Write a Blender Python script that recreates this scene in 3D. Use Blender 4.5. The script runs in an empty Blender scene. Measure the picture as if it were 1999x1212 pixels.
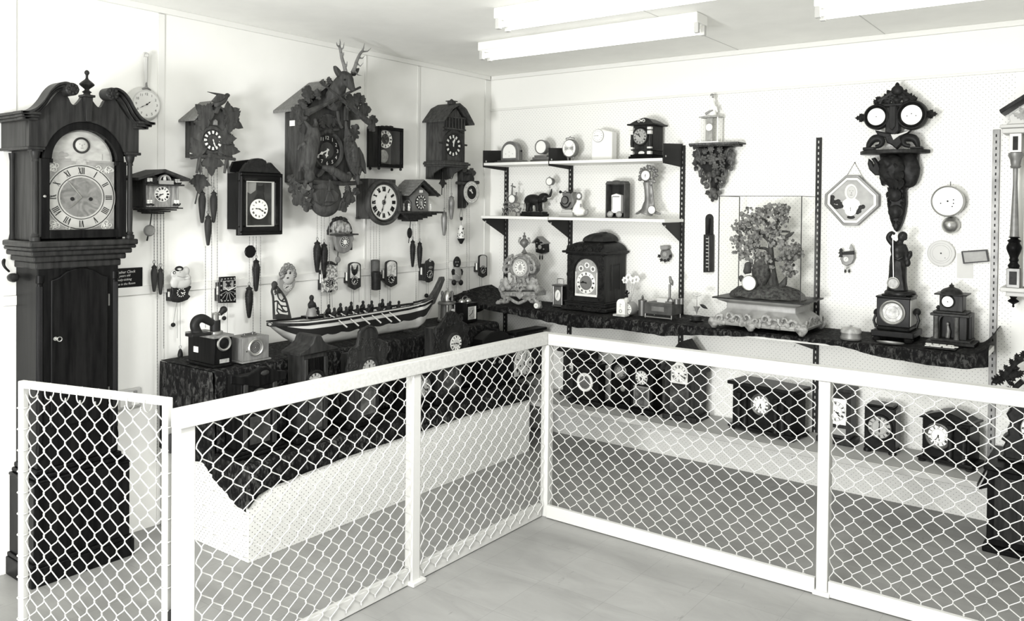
import bpy, bmesh, math, random
from mathutils import Vector, Matrix, noise
PI = math.pi; TAU = 2*PI
RN = random.Random(11)
S = bpy.context.scene
COL = S.collection
# ---------------------------------------------------------------- camera (solved from the vanishing lines of the room)
W_, H_ = 1999.0, 1212.0
FOC, PPX, PPY = 1584.03, 1095.673, 423.588
YAW, PIT, ROL = -0.610273, -0.014380, 0.010204
CAM = Vector((3.792376, -4.514362, 1.55))
_f = Vector((math.sin(YAW)*math.cos(PIT), math.cos(YAW)*math.cos(PIT), math.sin(PIT)))
_r = Vector((math.cos(YAW), -math.sin(YAW), 0)); _u = _r.cross(_f)
_r, _u = _r*math.cos(ROL)+_u*math.sin(ROL), -_r*math.sin(ROL)+_u*math.cos(ROL)
def ray(x, y): return _f + _r*((x-PPX)/FOC) - _u*((y-PPY)/FOC)
def pix(side, x, y, d=0.0):
    """point of a plane parallel to a wall, d metres in front of it -> (coordinate along the wall, height)"""
    r = ray(x, y)
    if side == 'L':
        t = (d-CAM.x)/r.x; p = CAM+r*t; return p.y, p.z
    t = (-d-CAM.y)/r.y; p = CAM+r*t; return p.x, p.z
cam = bpy.data.cameras.new('camera'); camo = bpy.data.objects.new('camera', cam); COL.objects.link(camo)
M = Matrix.Identity(4)
for i, a in enumerate((_r, _u, -_f)):
    for k in range(3): M[k][i] = a[k]
M.translation = CAM
camo.matrix_world = M
cam.sensor_fit = 'HORIZONTAL'; cam.sensor_width = 36; cam.lens = FOC/W_*36
cam.shift_x = (W_/2-PPX)/W_; cam.shift_y = (PPY-H_/2)/W_
cam.clip_start = 0.05
S.camera = camo
# ---------------------------------------------------------------- materials (a warm-toned black and white print: everything is grey)
TW = .955
def grey(v): return (v, v, v*TW+.0002, 1)
def newmat(name):
    m = bpy.data.materials.new(name); m.use_nodes = True
    nt = m.node_tree; b = nt.nodes['Principled BSDF']
    return m, nt, b
def mix(nt, fac, a, b):
    n = nt.nodes.new('ShaderNodeMix'); n.data_type = 'RGBA'
    for s, v in ((0, fac), (6, a), (7, b)):
        if isinstance(v, (tuple, float, int)): n.inputs[s].default_value = v
        else: nt.links.new(v, n.inputs[s])
    return n.outputs[2]
def nz(nt, scale, stretch=(1, 1, 1), detail=4, rough=.6, dist=0.):
    tc = nt.nodes.new('ShaderNodeTexCoord'); mp = nt.nodes.new('ShaderNodeMapping'); n = nt.nodes.new('ShaderNodeTexNoise')
    mp.inputs['Scale'].default_value = stretch
    nt.links.new(tc.outputs['Object'], mp.inputs[0]); nt.links.new(mp.outputs[0], n.inputs['Vector'])
    n.inputs['Scale'].default_value = scale; n.inputs['Detail'].default_value = detail; n.inputs['Roughness'].default_value = rough
    n.inputs['Distortion'].default_value = dist
    return n.outputs['Fac']
def ramp(nt, fac, lo, hi):
    n = nt.nodes.new('ShaderNodeMapRange'); nt.links.new(fac, n.inputs[0])
    n.inputs[1].default_value = lo; n.inputs[2].default_value = hi
    return n.outputs[0]
def bump(nt, b, h, strength=.3, dist=.002):
    n = nt.nodes.new('ShaderNodeBump'); n.inputs['Strength'].default_value = strength; n.inputs['Distance'].default_value = dist
    nt.links.new(h, n.inputs['Height']); nt.links.new(n.outputs[0], b.inputs['Normal'])
def plain(name, v, rough=.5, metal=0., spec=.5):
    m, nt, b = newmat(name)
    b.inputs['Base Color'].default_value = grey(v); b.inputs['Roughness'].default_value = rough
    b.inputs['Metallic'].default_value = metal; b.inputs['Specular IOR Level'].default_value = spec if v > .1 else spec*.3
    return m
def mottled(name, lo, hi, scale=30, rough=.5, stretch=(1, 1, 1), a=.35, c=.65, bmp=0., metal=0., detail=4, dist=0., spec=.5):
    m, nt, b = newmat(name)
    f = nz(nt, scale, stretch, detail, .6, dist)
    nt.links.new(mix(nt, ramp(nt, f, a, c), grey(lo), grey(hi)), b.inputs['Base Color'])
    b.inputs['Roughness'].default_value = rough; b.inputs['Metallic'].default_value = metal; b.inputs['Specular IOR Level'].default_value = spec if hi > .13 else spec*.3
    if bmp: bump(nt, b, f, bmp)
    return m
MT = {}
MT['white'] = plain('white paint', .80, .45)
MT['fence'] = plain('barrier white paint', .53, .5)
MT['wallw'] = mottled('painted wall board', .80, .83, 3, .6, spec=.2)
MT['ceil'] = mottled('ceiling board', .84, .88, 5, .8, spec=.1)
MT['trim'] = plain('painted batten', .74, .5, spec=.2)
MT['mahog'] = mottled('dark polished case wood', .003, .009, 9, .34, (6, 6, .5), bmp=.05, spec=.2)
MT['mahogl'] = mottled('worn hood wood', .013, .03, 9, .38, (6, 6, .5), spec=.3)
MT['cuckoo'] = mottled('stained carved limewood', .034, .068, 12, .55, (5, 5, .8), bmp=.3, spec=.25)
MT['cuckood'] = mottled('dark stained limewood', .02, .04, 12, .5, (5, 5, .8), spec=.25)
MT['cuckool'] = mottled('weathered roof wood', .12, .2, 14, .6, (1, 6, 6), spec=.25)
MT['carved'] = mottled('blackened carved wood', .010, .022, 40, .42, bmp=.3, spec=.35)
MT['ebony'] = plain('ebonised black', .008, .32, spec=.35)
MT['slate'] = mottled('black slate', .007, .014, 25, .30, spec=.35)
MT['walnut'] = mottled('walnut', .014, .034, 10, .38, (5, 5, .6), spec=.3)
MT['oak'] = mottled('light oak', .13, .21, 10, .5, (5, 5, .6), spec=.3)
MT['blond'] = mottled('blond wood', .30, .42, 10, .5, (5, 5, .6), spec=.3)
MT['paper'] = plain('white paper', .82, .7, spec=.2)
MT['dial'] = plain('white enamel dial', .84, .25)
MT['dialg'] = mottled('silvered dial', .30, .42, 6, .35)
MT['ink'] = plain('black ink', .012, .5)
MT['bone'] = plain('bone white', .66, .5)
MT['silver'] = mottled('worn silver', .20, .42, 45, .4, a=.3, c=.7, bmp=.3)
MT['gilt'] = mottled('old gilding', .14, .38, 60, .45, a=.35, c=.65, bmp=.4)
MT['brass'] = plain('brass', .42, .28, .85)
MT['brassd'] = plain('dull brass', .16, .4, .7)
MT['steel'] = plain('steel', .45, .3, .8)
MT['iron'] = plain('black iron', .014, .45)
MT['upr'] = plain('dark painted shelf metal', .022, .5)
MT['china'] = plain('white china', .84, .2)
MT['chain'] = plain('chain metal', .16, .5, .3)
MT['glow'] = plain('pale plastic', .78, .4)
MT['shoe'] = mottled('dark leather', .05, .09, 20, .5)
MT['bronze'] = mottled('dark bronze', .010, .028, 30, .38, metal=.2, spec=.4)
MT['stone'] = mottled('mottled marble', .045, .12, 22, .3, a=.4, c=.62)
MT['greyp'] = plain('grey paint', .25, .5)
MT['lgrey'] = plain('light grey paint', .5, .5)
MT['skin'] = plain('pale painted tin', .42, .45)
MT['zinc'] = mottled('pewter grey metal', .13, .24, 12, .42, metal=.3)
MT['canw'] = mottled('bare pale hull wood', .42, .54, 7, .5, (1, .7, 4))
MT['moss'] = mottled('dry moss', .018, .08, 60, .9, bmp=.6)
MT['leafg'] = mottled('faded foliage', .06, .26, 40, .75, a=.3, c=.7)
MT['bark'] = mottled('tree bark', .03, .07, 25, .8, (4, 4, .7), bmp=.6)
def mk_velvet():
    m, nt, b = newmat('crushed velvet')
    f = nz(nt, 58, (1, 1, .5), 6, .72, .6)
    g = nz(nt, 5, (1, 1, .5), 2)
    ma = nt.nodes.new('ShaderNodeMath'); ma.operation = 'MULTIPLY'
    nt.links.new(ramp(nt, f, .49, .70), ma.inputs[0]); nt.links.new(ramp(nt, g, .25, .6), ma.inputs[1])
    nt.links.new(mix(nt, ma.outputs[0], grey(.004), grey(.115)), b.inputs['Base Color'])
    b.inputs['Roughness'].default_value = .75; b.inputs['Specular IOR Level'].default_value = .12
    b.inputs['Sheen Weight'].default_value = .0
    bump(nt, b, f, .6, .006)
    return m
MT['velvet'] = mk_velvet()
def mk_floor():
    m, nt, b = newmat('linoleum tiles')
    f = nz(nt, 2.2, (1, 3, 1), 7, .62, .6); g = nz(nt, 16, (1.5, .35, 1), 5, .75, .5)
    c1 = mix(nt, ramp(nt, f, .3, .7), grey(.22), grey(.30))
    c2 = mix(nt, ramp(nt, g, .62, .78), c1, grey(.12))
    br = nt.nodes.new('ShaderNodeTexBrick'); tc = nt.nodes.new('ShaderNodeTexCoord'); nt.links.new(tc.outputs['Object'], br.inputs['Vector'])
    br.inputs['Scale'].default_value = 1.0; br.offset = 0
    for k, v in (('Brick Width', .3048), ('Row Height', .3048), ('Mortar Size', .0009), ('Mortar Smooth', 0.), ('Bias', 0.)): br.inputs[k].default_value = v
    br.inputs['Color1'].default_value = (1, 1, 1, 1); br.inputs['Color2'].default_value = (.93, .93, .93, 1); br.inputs['Mortar'].default_value = (.72, .72, .72, 1)
    mm = nt.nodes.new('ShaderNodeMix'); mm.data_type = 'RGBA'; mm.blend_type = 'MULTIPLY'; mm.inputs[0].default_value = 1
    nt.links.new(c2, mm.inputs[6]); nt.links.new(br.outputs['Color'], mm.inputs[7])
    nt.links.new(mm.outputs[2], b.inputs['Base Color'])
    b.inputs['Roughness'].default_value = .42; b.inputs['Specular IOR Level'].default_value = .35
    return m
MT['floor'] = mk_floor()
def mk_peg(name, axis, lo=None, hi=None, top=None, base=.82, hd=.12):
    """white board with a staggered grid of dark drilled holes (pattern lives in the board)"""
    m, nt, b = newmat(name)
    tc = nt.nodes.new('ShaderNodeTexCoord'); sx = nt.nodes.new('ShaderNodeSeparateXYZ'); nt.links.new(tc.outputs['Object'], sx.inputs[0])
    def mth(op, a, c=None):
        n = nt.nodes.new('ShaderNodeMath'); n.operation = op
        for k, v in enumerate((a, c)):
            if v is None: continue
            if isinstance(v, (int, float)): n.inputs[k].default_value = v
            else: nt.links.new(v, n.inputs[k])
        return n.outputs[0]
    X = sx.outputs[axis]; Z = sx.outputs[2]; P = .0254
    def fr(v): return mth('SUBTRACT', mth('FRACT', v), .5)
    a = fr(mth('DIVIDE', mth('ADD', X, Z), P)); c = fr(mth('DIVIDE', mth('SUBTRACT', X, Z), P))
    d = mth('SQRT', mth('ADD', mth('MULTIPLY', a, a), mth('MULTIPLY', c, c)))
    hole = mth('LESS_THAN', d, .125)
    if lo is not None:
        for lim in (mth('GREATER_THAN', X, lo), mth('LESS_THAN', X, hi), mth('LESS_THAN', Z, top)): hole = mth('MULTIPLY', hole, lim)
    nt.links.new(mix(nt, hole, grey(base), grey(hd)), b.inputs['Base Color'])
    b.inputs['Roughness'].default_value = .55; b.inputs['Specular IOR Level'].default_value = .2
    return m
MT['pegR'] = mk_peg('pegboard wall', 0, .093, 3.33, 2.225, hd=.42)
MT['pegX'] = mk_peg('pegboard panel long', 1, base=.74)
MT['pegY'] = mk_peg('pegboard panel end', 0, base=.78)
def mk_glass():
    m, nt, b = newmat('clear glass'); nt.nodes.remove(b)
    t = nt.nodes.new('ShaderNodeBsdfTransparent'); t.inputs[0].default_value = (.985, .985, .98, 1)
    g = nt.nodes.new('ShaderNodeBsdfGlossy'); g.inputs['Roughness'].default_value = .03
    fr = nt.nodes.new('ShaderNodeLayerWeight'); fr.inputs[0].default_value = .12
    k_ = nt.nodes.new('ShaderNodeMath'); k_.operation = 'MULTIPLY'; k_.inputs[1].default_value = .22; nt.links.new(fr.outputs['Facing'], k_.inputs[0])
    mx = nt.nodes.new('ShaderNodeMixShader'); nt.links.new(k_.outputs[0], mx.inputs[0]); nt.links.new(t.outputs[0], mx.inputs[1]); nt.links.new(g.outputs[0], mx.inputs[2])
    nt.links.new(mx.outputs[0], nt.nodes['Material Output'].inputs[0])
    return m
MT['glass'] = mk_glass()
def mk_emit(name, s):
    m, nt, b = newmat(name)
    b.inputs['Base Color'].default_value = grey(.85); b.inputs['Emission Color'].default_value = (1, 1, .965, 1); b.inputs['Emission Strength'].default_value = s
    return m
MT['tube'] = mk_emit('lit fluorescent tube', 4.0)
# ---------------------------------------------------------------- mesh building
def cat(pts, n=4):
    """Catmull-Rom smoothing of an open polyline of tuples"""
    out = []; m = len(pts)
    for i in range(m-1):
        p0, p1, p2, p3 = pts[max(i-1, 0)], pts[i], pts[i+1], pts[min(i+2, m-1)]
        for k in range(n):
            t = k/n; out.append(tuple(.5*(2*b+(c-a)*t+(2*a-5*b+4*c-d)*t*t+(3*b-a-3*c+d)*t**3) for a, b, c, d in zip(p0, p1, p2, p3)))
    return out+[tuple(pts[-1])]
class MB:
    def __init__(s): s.v = []; s.f = []
    def add(s, vs, fs):
        n = len(s.v); s.v += [tuple(p) for p in vs]; s.f += [tuple(i+n for i in f) for f in fs]; return s
    def join(s, o, m=None):
        return s.add([m @ Vector(p) for p in o.v] if m is not None else o.v, o.f)
    def box(s, x0, x1, y0, y1, z0, z1):
        return s.add([(x0,y0,z0),(x1,y0,z0),(x1,y1,z0),(x0,y1,z0),(x0,y0,z1),(x1,y0,z1),(x1,y1,z1),(x0,y1,z1)],
                     [(0,3,2,1),(4,5,6,7),(0,1,5,4),(1,2,6,5),(2,3,7,6),(3,0,4,7)])
    def prism(s, poly, y0, y1, b=0.):
        """outline in x,z; front at y0 (towards the viewer), back at y1; b = chamfer of the front edge"""
        n = len(poly)
        A = sum(poly[i][0]*poly[(i+1)%n][1]-poly[(i+1)%n][0]*poly[i][1] for i in range(n))
        if A < 0: poly = poly[::-1]
        rings = [[(x, y1, z) for x, z in poly]]
        if b:
            rings.append([(x, y0+b, z) for x, z in poly]); ins = []
            for i in range(n):
                p, q, r = Vector(poly[i-1]), Vector(poly[i]), Vector(poly[(i+1)%n])
                d1 = (q-p); d2 = (r-q)
                d1 = d1.normalized() if d1.length > 1e-9 else Vector((1,0)); d2 = d2.normalized() if d2.length > 1e-9 else d1
                n1 = Vector((-d1.y, d1.x)); n2 = Vector((-d2.y, d2.x)); k = n1+n2
                k = k.normalized() if k.length > 1e-6 else n1
                c = max(.5, k.dot(n1)); ins.append((q.x+k.x*b/c, y0, q.y+k.y*b/c))
            rings.append(ins)
        else: rings.append([(x, y0, z) for x, z in poly])
        vs = [v for r in rings for v in r]; fs = [tuple(range(n)), tuple(reversed(range(len(vs)-n, len(vs))))]
        for k in range(len(rings)-1):
            for i in range(n):
                j = (i+1) % n; fs.append((k*n+i, (k+1)*n+i, (k+1)*n+j, k*n+j))
        return s.add(vs, fs)
    def lathe(s, prof, c=(0,0,0), ax='z', n=20):
        """prof = [(radius, height)]; ax 'z' up, 'y' towards the viewer, 'x' right"""
        if ax == 'z' and 8 <= len(prof) <= 14: prof = [(max(r, .0004), h) for r, h in cat(prof, 3)]
        vs = []; fs = []
        for r, h in prof:
            for i in range(n):
                a = TAU*i/n; u, w = r*math.cos(a), r*math.sin(a)
                vs.append((c[0]+u, c[1]+w, c[2]+h) if ax == 'z' else (c[0]+u, c[1]-h, c[2]+w) if ax == 'y' else (c[0]+h, c[1]+u, c[2]+w))
        for k in range(len(prof)-1):
            for i in range(n):
                j = (i+1) % n; fs.append((k*n+i, k*n+j, (k+1)*n+j, (k+1)*n+i))
        fs.append(tuple(reversed(range(n)))); fs.append(tuple(range((len(prof)-1)*n, len(prof)*n)))
        return s.add(vs, fs)
    def cyl(s, c, r, h0, h1, ax='z', n=20): return s.lathe([(r, h0), (r, h1)], c, ax, n)
    def tube(s, pts, r, n=6, closed=False):
        if not closed and 4 <= len(pts) <= 12:
            q = r if isinstance(r, (list, tuple)) else [r]*len(pts)
            c4 = cat([(*p, w) for p, w in zip(pts, q)], 4); pts = [p[:3] for p in c4]; r = [max(p[3], .0004) for p in c4]
        pts = [Vector(p) for p in pts]; m = len(pts)
        rs = r if isinstance(r, (list, tuple)) else [r]*m
        vs = []; fs = []; up = None
        for i in range(m):
            a = pts[i-1] if (i > 0 or closed) else pts[i]; b = pts[(i+1) % m] if (i < m-1 or closed) else pts[i]
            t = (b-a); t = t.normalized() if t.length > 1e-9 else Vector((0,0,1))
            if up is None: up = Vector((0,1,0)) if abs(t.y) < .9 else Vector((1,0,0))
            x = up.cross(t); x = x.normalized() if x.length > 1e-6 else Vector((1,0,0)); up = t.cross(x).normalized()
            for k in range(n):
                q = TAU*k/n; vs.append(pts[i]+x*rs[i]*math.cos(q)+up*rs[i]*math.sin(q))
        for i in range(m if closed else m-1):
            for k in range(n):
                l = (k+1) % n; j = (i+1) % m; fs.append((i*n+k, i*n+l, j*n+l, j*n+k))
        if not closed: fs.append(tuple(reversed(range(n)))); fs.append(tuple(range((m-1)*n, m*n)))
        return s.add(vs, fs)
    def ring(s, c, R, r, ax='y', n=32, m=8, sx=1., sz=1.):
        pts = []
        for i in range(n):
            a = TAU*i/n; u, w = R*math.cos(a)*sx, R*math.sin(a)*sz
            pts.append((c[0]+u, c[1], c[2]+w) if ax == 'y' else (c[0]+u, c[1]+w, c[2]) if ax == 'z' else (c[0], c[1]+u, c[2]+w))
        return s.tube(pts, r, m, True)
    def ell(s, c, r, n=14, m=9, rot=None):
        vs = [(0,0,-1)]; fs = []
        for k in range(1, m):
            t = -PI/2+PI*k/m
            for i in range(n): a = TAU*i/n; vs.append((math.cos(t)*math.cos(a), math.cos(t)*math.sin(a), math.sin(t)))
        vs.append((0,0,1))
        for i in range(n): fs.append((0, 1+(i+1)%n, 1+i)); fs.append((len(vs)-1, 1+(m-2)*n+i, 1+(m-2)*n+(i+1)%n))
        for k in range(m-2):
            for i in range(n): j = (i+1)%n; fs.append((1+k*n+i, 1+k*n+j, 1+(k+1)*n+j, 1+(k+1)*n+i))
        if not isinstance(r, (tuple, list)): r = (r,r,r)
        out = []
        for v in vs:
            q = Vector((v[0]*r[0], v[1]*r[1], v[2]*r[2]))
            if rot is not None: q = rot @ q
            out.append(q+Vector(c))
        return s.add(out, fs)
    def leaf(s, c, size, ang, kind='maple', th=.006, bend=.25, tilt=0., wide=1.):
        """a carved leaf lying in the x,z plane: base at c, pointing along ang (0 = up, clockwise), with a raised midrib"""
        half = LEAF[kind]; out = half+[(-x, z) for x, z in half[-2:0:-1]]
        n = len(out); zs = [0., .3, .6, 1.]
        def P(x, z, y): return Vector((x*size*wide, y-bend*size*(x*x*1.2+(z-.35)**2), z*size))
        vs = [P(x, z, 0) for x, z in out]+[P(0, z, -th*1.6*(1-.6*z)) for z in zs]+[P(x, z, th) for x, z in out]
        fs = []
        def sp(z): return n+min(range(4), key=lambda k: abs(zs[k]-z))
        for i in range(n):
            j = (i+1) % n; a, b = sp(out[i][1]), sp(out[j][1])
            fs.append((i, a, b, j) if a != b else (i, a, j))
            fs.append((i, j, n+4+j, n+4+i))
        fs.append(tuple(n+4+i for i in range(n)))
        m = Matrix.Translation(c) @ Matrix.Rotation(ang, 4, 'Y') @ Matrix.Rotation(tilt, 4, 'X')
        return s.add([m @ v for v in vs], fs)
    def scroll(s, c, R, r, turns=1.4, a0=0., sgn=1, ax='y', n=22, taper=.5):
        pts = []; rs = []
        for i in range(n):
            t = i/(n-1); a = a0+sgn*t*turns*TAU; q = R*(1-.78*t)
            pts.append((c[0]+q*math.cos(a), c[1], c[2]+q*math.sin(a))); rs.append(r*(1-taper*t))
        return s.tube(pts, rs, 6)
    def jit(s, amp, scale, i0=0):
        for i in range(i0, len(s.v)):
            v = Vector(s.v[i]); d = noise.noise_vector(v*scale)*amp; s.v[i] = tuple(v+d)
        return s
def arcpts(cx, cz, r, a0, a1, n=10, rz=None):
    rz = r if rz is None else rz
    return [(cx+r*math.cos(a0+(a1-a0)*i/n), cz+rz*math.sin(a0+(a1-a0)*i/n)) for i in range(n+1)]
def mirror(half): return half+[(-x, z) for x, z in reversed(half) if abs(x) > 1e-9]
def rect(x0, x1, z0, z1): return [(x0, z0), (x1, z0), (x1, z1), (x0, z1)]
def frame_poly(m, x0, x1, z0, z1, w, y0, y1, b=0.):
    m.prism(rect(x0, x1, z1-w, z1), y0, y1, b); m.prism(rect(x0, x1, z0, z0+w), y0, y1, b)
    m.prism(rect(x0, x0+w, z0+w, z1-w), y0, y1, b); m.prism(rect(x1-w, x1, z0+w, z1-w), y0, y1, b); return m
def annulus(m, c, r0, r1, y0, y1, n=40, sx=1.):
    vs = []
    for r, y in ((r0, y0), (r1, y0), (r1, y1), (r0, y1)):
        for i in range(n): a = TAU*i/n; vs.append((c[0]+r*math.cos(a)*sx, y, c[1]+r*math.sin(a)))
    fs = [(k*n+i, ((k+1)%4)*n+i, ((k+1)%4)*n+(i+1)%n, k*n+(i+1)%n) for k in range(4) for i in range(n)]
    return m.add(vs, fs)
def arch_band(m, cx, cz, r0, r1, y0, y1, a0=0., a1=PI, n=24):
    vs = []
    for r, y in ((r0, y0), (r1, y0), (r1, y1), (r0, y1)):
        for i in range(n+1): a = a0+(a1-a0)*i/n; vs.append((cx+r*math.cos(a), y, cz+r*math.sin(a)))
    N = n+1; fs = [(k*N+i, ((k+1)%4)*N+i, ((k+1)%4)*N+i+1, k*N+i+1) for k in range(4) for i in range(n)]
    fs += [(0, N, 2*N, 3*N), (N-1, 2*N-1, 3*N-1, 4*N-1)]
    return m.add(vs, fs)
LEAF = {'maple': [(0,0),(.05,.06),(.20,-.02),(.26,.06),(.40,.10),(.34,.20),(.46,.30),(.62,.50),(.50,.50),(.46,.58),(.28,.50),(.30,.66),(.20,.70),(.15,.84),(0,1)],
        'oak': [(0,0),(.07,.12),(.22,.12),(.24,.24),(.16,.3),(.32,.36),(.36,.48),(.24,.54),(.34,.62),(.33,.75),(.2,.78),(.16,.92),(0,1)],
        'plain': [(0,0),(.14,.15),(.22,.35),(.2,.6),(.1,.82),(0,1)],
        'fern': [(0,0),(.2,.08),(.12,.2),(.3,.3),(.16,.42),(.28,.52),(.14,.62),(.2,.74),(.08,.82),(0,1)]}
LEAF['oak'] = cat(LEAF['oak'], 3)
def finish(me, smooth=38):
    bm = bmesh.new(); bm.from_mesh(me); bmesh.ops.recalc_face_normals(bm, faces=bm.faces); bm.to_mesh(me); bm.free()
    if smooth: me.shade_smooth(); me.set_sharp_from_angle(angle=math.radians(smooth))
def obj(name, mb, m, parent=None, bev=0., smooth=38, label=None, loc=None, vox=0., sub=0, kind=None):
    me = bpy.data.meshes.new(name); me.from_pydata(mb.v, [], mb.f); me.validate(); finish(me, smooth)
    me.materials.append(MT[m] if isinstance(m, str) else m)
    o = bpy.data.objects.new(name, me); COL.objects.link(o)
    if parent is not None: o.parent = parent
    if loc is not None: o.location = loc
    if label: o['label'] = label
    if kind: o['kind'] = kind
    if bev:
        b = o.modifiers.new('bevel', 'BEVEL'); b.width = bev; b.segments = 2; b.limit_method = 'ANGLE'; b.angle_limit = math.radians(40)
    if vox:
        r = o.modifiers.new('weld', 'REMESH'); r.mode = 'VOXEL'; r.voxel_size = vox; r.use_smooth_shade = True
        q = o.modifiers.new('soft', 'SMOOTH'); q.iterations = 3; q.factor = .5
    return o
def tag(o, label=None, cat=None, group=None, kind=None):
    for k, v in (('label', label), ('category', cat), ('group', group), ('kind', kind)):
        if v: o[k] = v
    return o
def empty(name, loc, rz, label, cat, group=None):
    o = bpy.data.objects.new(name, None); COL.objects.link(o); o.empty_display_size = .05
    o.location = loc; o.rotation_euler = (0, 0, rz)
    return tag(o, label, cat, group)
class Fr:
    """local frame of a thing on or before a wall: x along the wall (to the viewer's right), z up, -y out of the wall"""
    def __init__(s, side, px, py, d=0., z=None, u=None):
        s.side = side; s.d = d; s.u, s.z = pix(side, px, py, d)
        if z is not None: s.z = z
        if u is not None: s.u = u
    def p(s, x, y, d=None):
        u, z = pix(s.side, x, y, s.d if d is None else d); return (u-s.u, z-s.z)
    def pl(s, pts, d=None): return [s.p(x, y, d) for x, y in pts]
    def y(s, d): return -(d-s.d)
    def p3(s, x, y, d): a = s.p(x, y, d); return (a[0], s.y(d), a[1])
    def h(s, px, d=None):
        """height in metres of px vertical pixels at this place"""
        d = s.d if d is None else d
        c = Vector((d, s.u, s.z)) if s.side == 'L' else Vector((s.u, -d, s.z))
        return px*(c-CAM).dot(_f)/FOC
    def root(s, name, label, cat, group=None, turn=0.):
        if s.side == 'L': return empty(name, (s.d, s.u, s.z), PI/2+turn, label, cat, group)
        return empty(name, (s.u, -s.d, s.z), turn, label, cat, group)
# ---------------------------------------------------------------- lettering and dials
_gl = {}
def glyph(t):
    if t not in _gl:
        c = bpy.data.curves.new('lettering', 'FONT'); c.body = t; c.align_x = 'CENTER'; c.align_y = 'CENTER'; c.size = 1; c.resolution_u = 2
        o = bpy.data.objects.new('lettering', c); me = o.to_mesh()
        vs = [tuple(v.co) for v in me.vertices]; fs = [tuple(p.vertices) for p in me.polygons]
        if vs:
            cx = (min(v[0] for v in vs)+max(v[0] for v in vs))/2; cy = (min(v[1] for v in vs)+max(v[1] for v in vs))/2
            vs = [(v[0]-cx, 0, v[1]-cy) for v in vs]
        o.to_mesh_clear(); bpy.data.objects.remove(o); bpy.data.curves.remove(c)
        _gl[t] = (vs, fs)
    return _gl[t]
def text(m, t, c, size, ang=0., sx=1., shear=0.):
    vs, fs = glyph(t); ca, sa = math.cos(ang), math.sin(ang)
    return m.add([(c[0]+((x+shear*z)*sx*ca+z*sa)*size, c[1], c[2]+(-(x+shear*z)*sx*sa+z*ca)*size) for x, y, z in vs], fs)
ROM = ['XII','I','II','III','IIII','V','VI','VII','VIII','IX','X','XI']
def roman(m, t, cx, cz, y, ang, h, k=.12):
    w = {'I': .34, 'V': .62, 'X': .62}; tot = sum(w[c] for c in t)*h*.72; x = -tot/2; ca, sa = math.cos(ang), math.sin(ang)
    def quad(a, b, th):
        (x0, z0), (x1, z1) = a, b; pts = [(x0-th, z0), (x0+th, z0), (x1+th, z1), (x1-th, z1)]
        m.add([(cx+u*ca+v*sa, y, cz-u*sa+v*ca) for u, v in pts], [(0,1,2,3)])
    for c in t:
        W = w[c]*h*.72; a = x+W*.12; b = x+W*.88; T = h*k
        if c == 'I': quad((x+W/2, -h/2), (x+W/2, h/2), T*.9)
        if c == 'V': quad((x+W/2, -h/2), (a, h/2), T); quad((x+W/2, -h/2), (b, h/2), T*.4)
        if c == 'X': quad((b, -h/2), (a, h/2), T); quad((a, -h/2), (b, h/2), T*.4)
        x += W
def dial(root, c, r, mat='dial', num='roman', ncol='ink', t=(10, 10), hcol='ink', rn=.80, nh=.24, track=True, hands=True, centre=None, name='dial', kn=.12, thick=.004, hl=(.5, .78), hw=.055, holes=0):
    cx, y, cz = c; rm = r
    D = obj(name, MB().cyl((cx, y, cz), r, 0, thick, 'y', 40), mat, root)
    yy = y-thick-.0006
    if centre: obj('dial_centre', MB().cyl((cx, y-thick, cz), r*centre[1], 0, .0005, 'y', 32), centre[0], D); yy -= .0006
    m = MB()
    for i in range(12):
        a = TAU*i/12; px, pz = cx+math.sin(a)*rn*r, cz+math.cos(a)*rn*r
        if num == 'roman': roman(m, ROM[i], px, pz, yy, a, nh*r, kn)
        elif num == 'arab': text(m, str(i or 12), (px, yy, pz), nh*r*1.35)
        elif num == 'tick':
            ca, sa = math.cos(a), math.sin(a)
            m.add([(px+u*ca+v*sa, yy, pz-u*sa+v*ca) for u, v in ((-.035*r,-nh*r/2),(.035*r,-nh*r/2),(.05*r,nh*r/2),(-.05*r,nh*r/2))], [(0,1,2,3)])
        elif num == 'dot': m.lathe([(nh*r*.3, 0), (nh*r*.3, .0004)], (px, yy, pz), 'y', 8)
        elif num == 'plaque':
            ca, sa = math.cos(a), math.sin(a); q = MB(); w = nh*r*.36
            q.add([(px+u*ca+v*sa, yy, pz-u*sa+v*ca) for u, v in ((-w*.75,-nh*r/2),(w*.75,-nh*r/2),(w*1.1,nh*r/2),(-w*1.1,nh*r/2))], [(0,1,2,3)]); m.join(q)
    if track:
        for rr, w in ((.955, .012), (rn-nh*.72, .010)): annulus(m, (cx, cz), r*(rr-w), r*(rr+w), yy, yy+.0004, 36)
    for k in range(holes):
        m.lathe([(r*.05, 0), (r*.05, .0004)], (cx+(k*2-1)*r*.42*(1 if holes > 1 else 0), yy, cz-r*.28), 'y', 10)
    if m.v: obj('numerals', m, ncol, D, smooth=0)
    if hands:
        H, Mn = t
        for nm, a, L, w in (('hour_hand', TAU*(H%12+Mn/60)/12, hl[0]*r, hw*r*1.3), ('minute_hand', TAU*Mn/60, hl[1]*r, hw*r)):
            q = MB(); ca, sa = math.cos(a), math.sin(a)
            out = [(-w*.5,-.12*r),(w*.5,-.12*r),(w*.45,L*.45),(w*1.3,L*.62),(w*.4,L*.78),(0,L),(-w*.4,L*.78),(-w*1.3,L*.62),(-w*.45,L*.45)]
            yh = yy-(.0016 if nm[0] == 'h' else .0028)
            q.prism([(cx+u*ca+v*sa, cz-u*sa+v*ca) for u, v in out], yh-.0008, yh)
            q.cyl((cx, yh, cz), r*.06, -.0012, .0014, 'y', 10)
            obj(nm, q, hcol, D, smooth=0)
    return D
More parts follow.
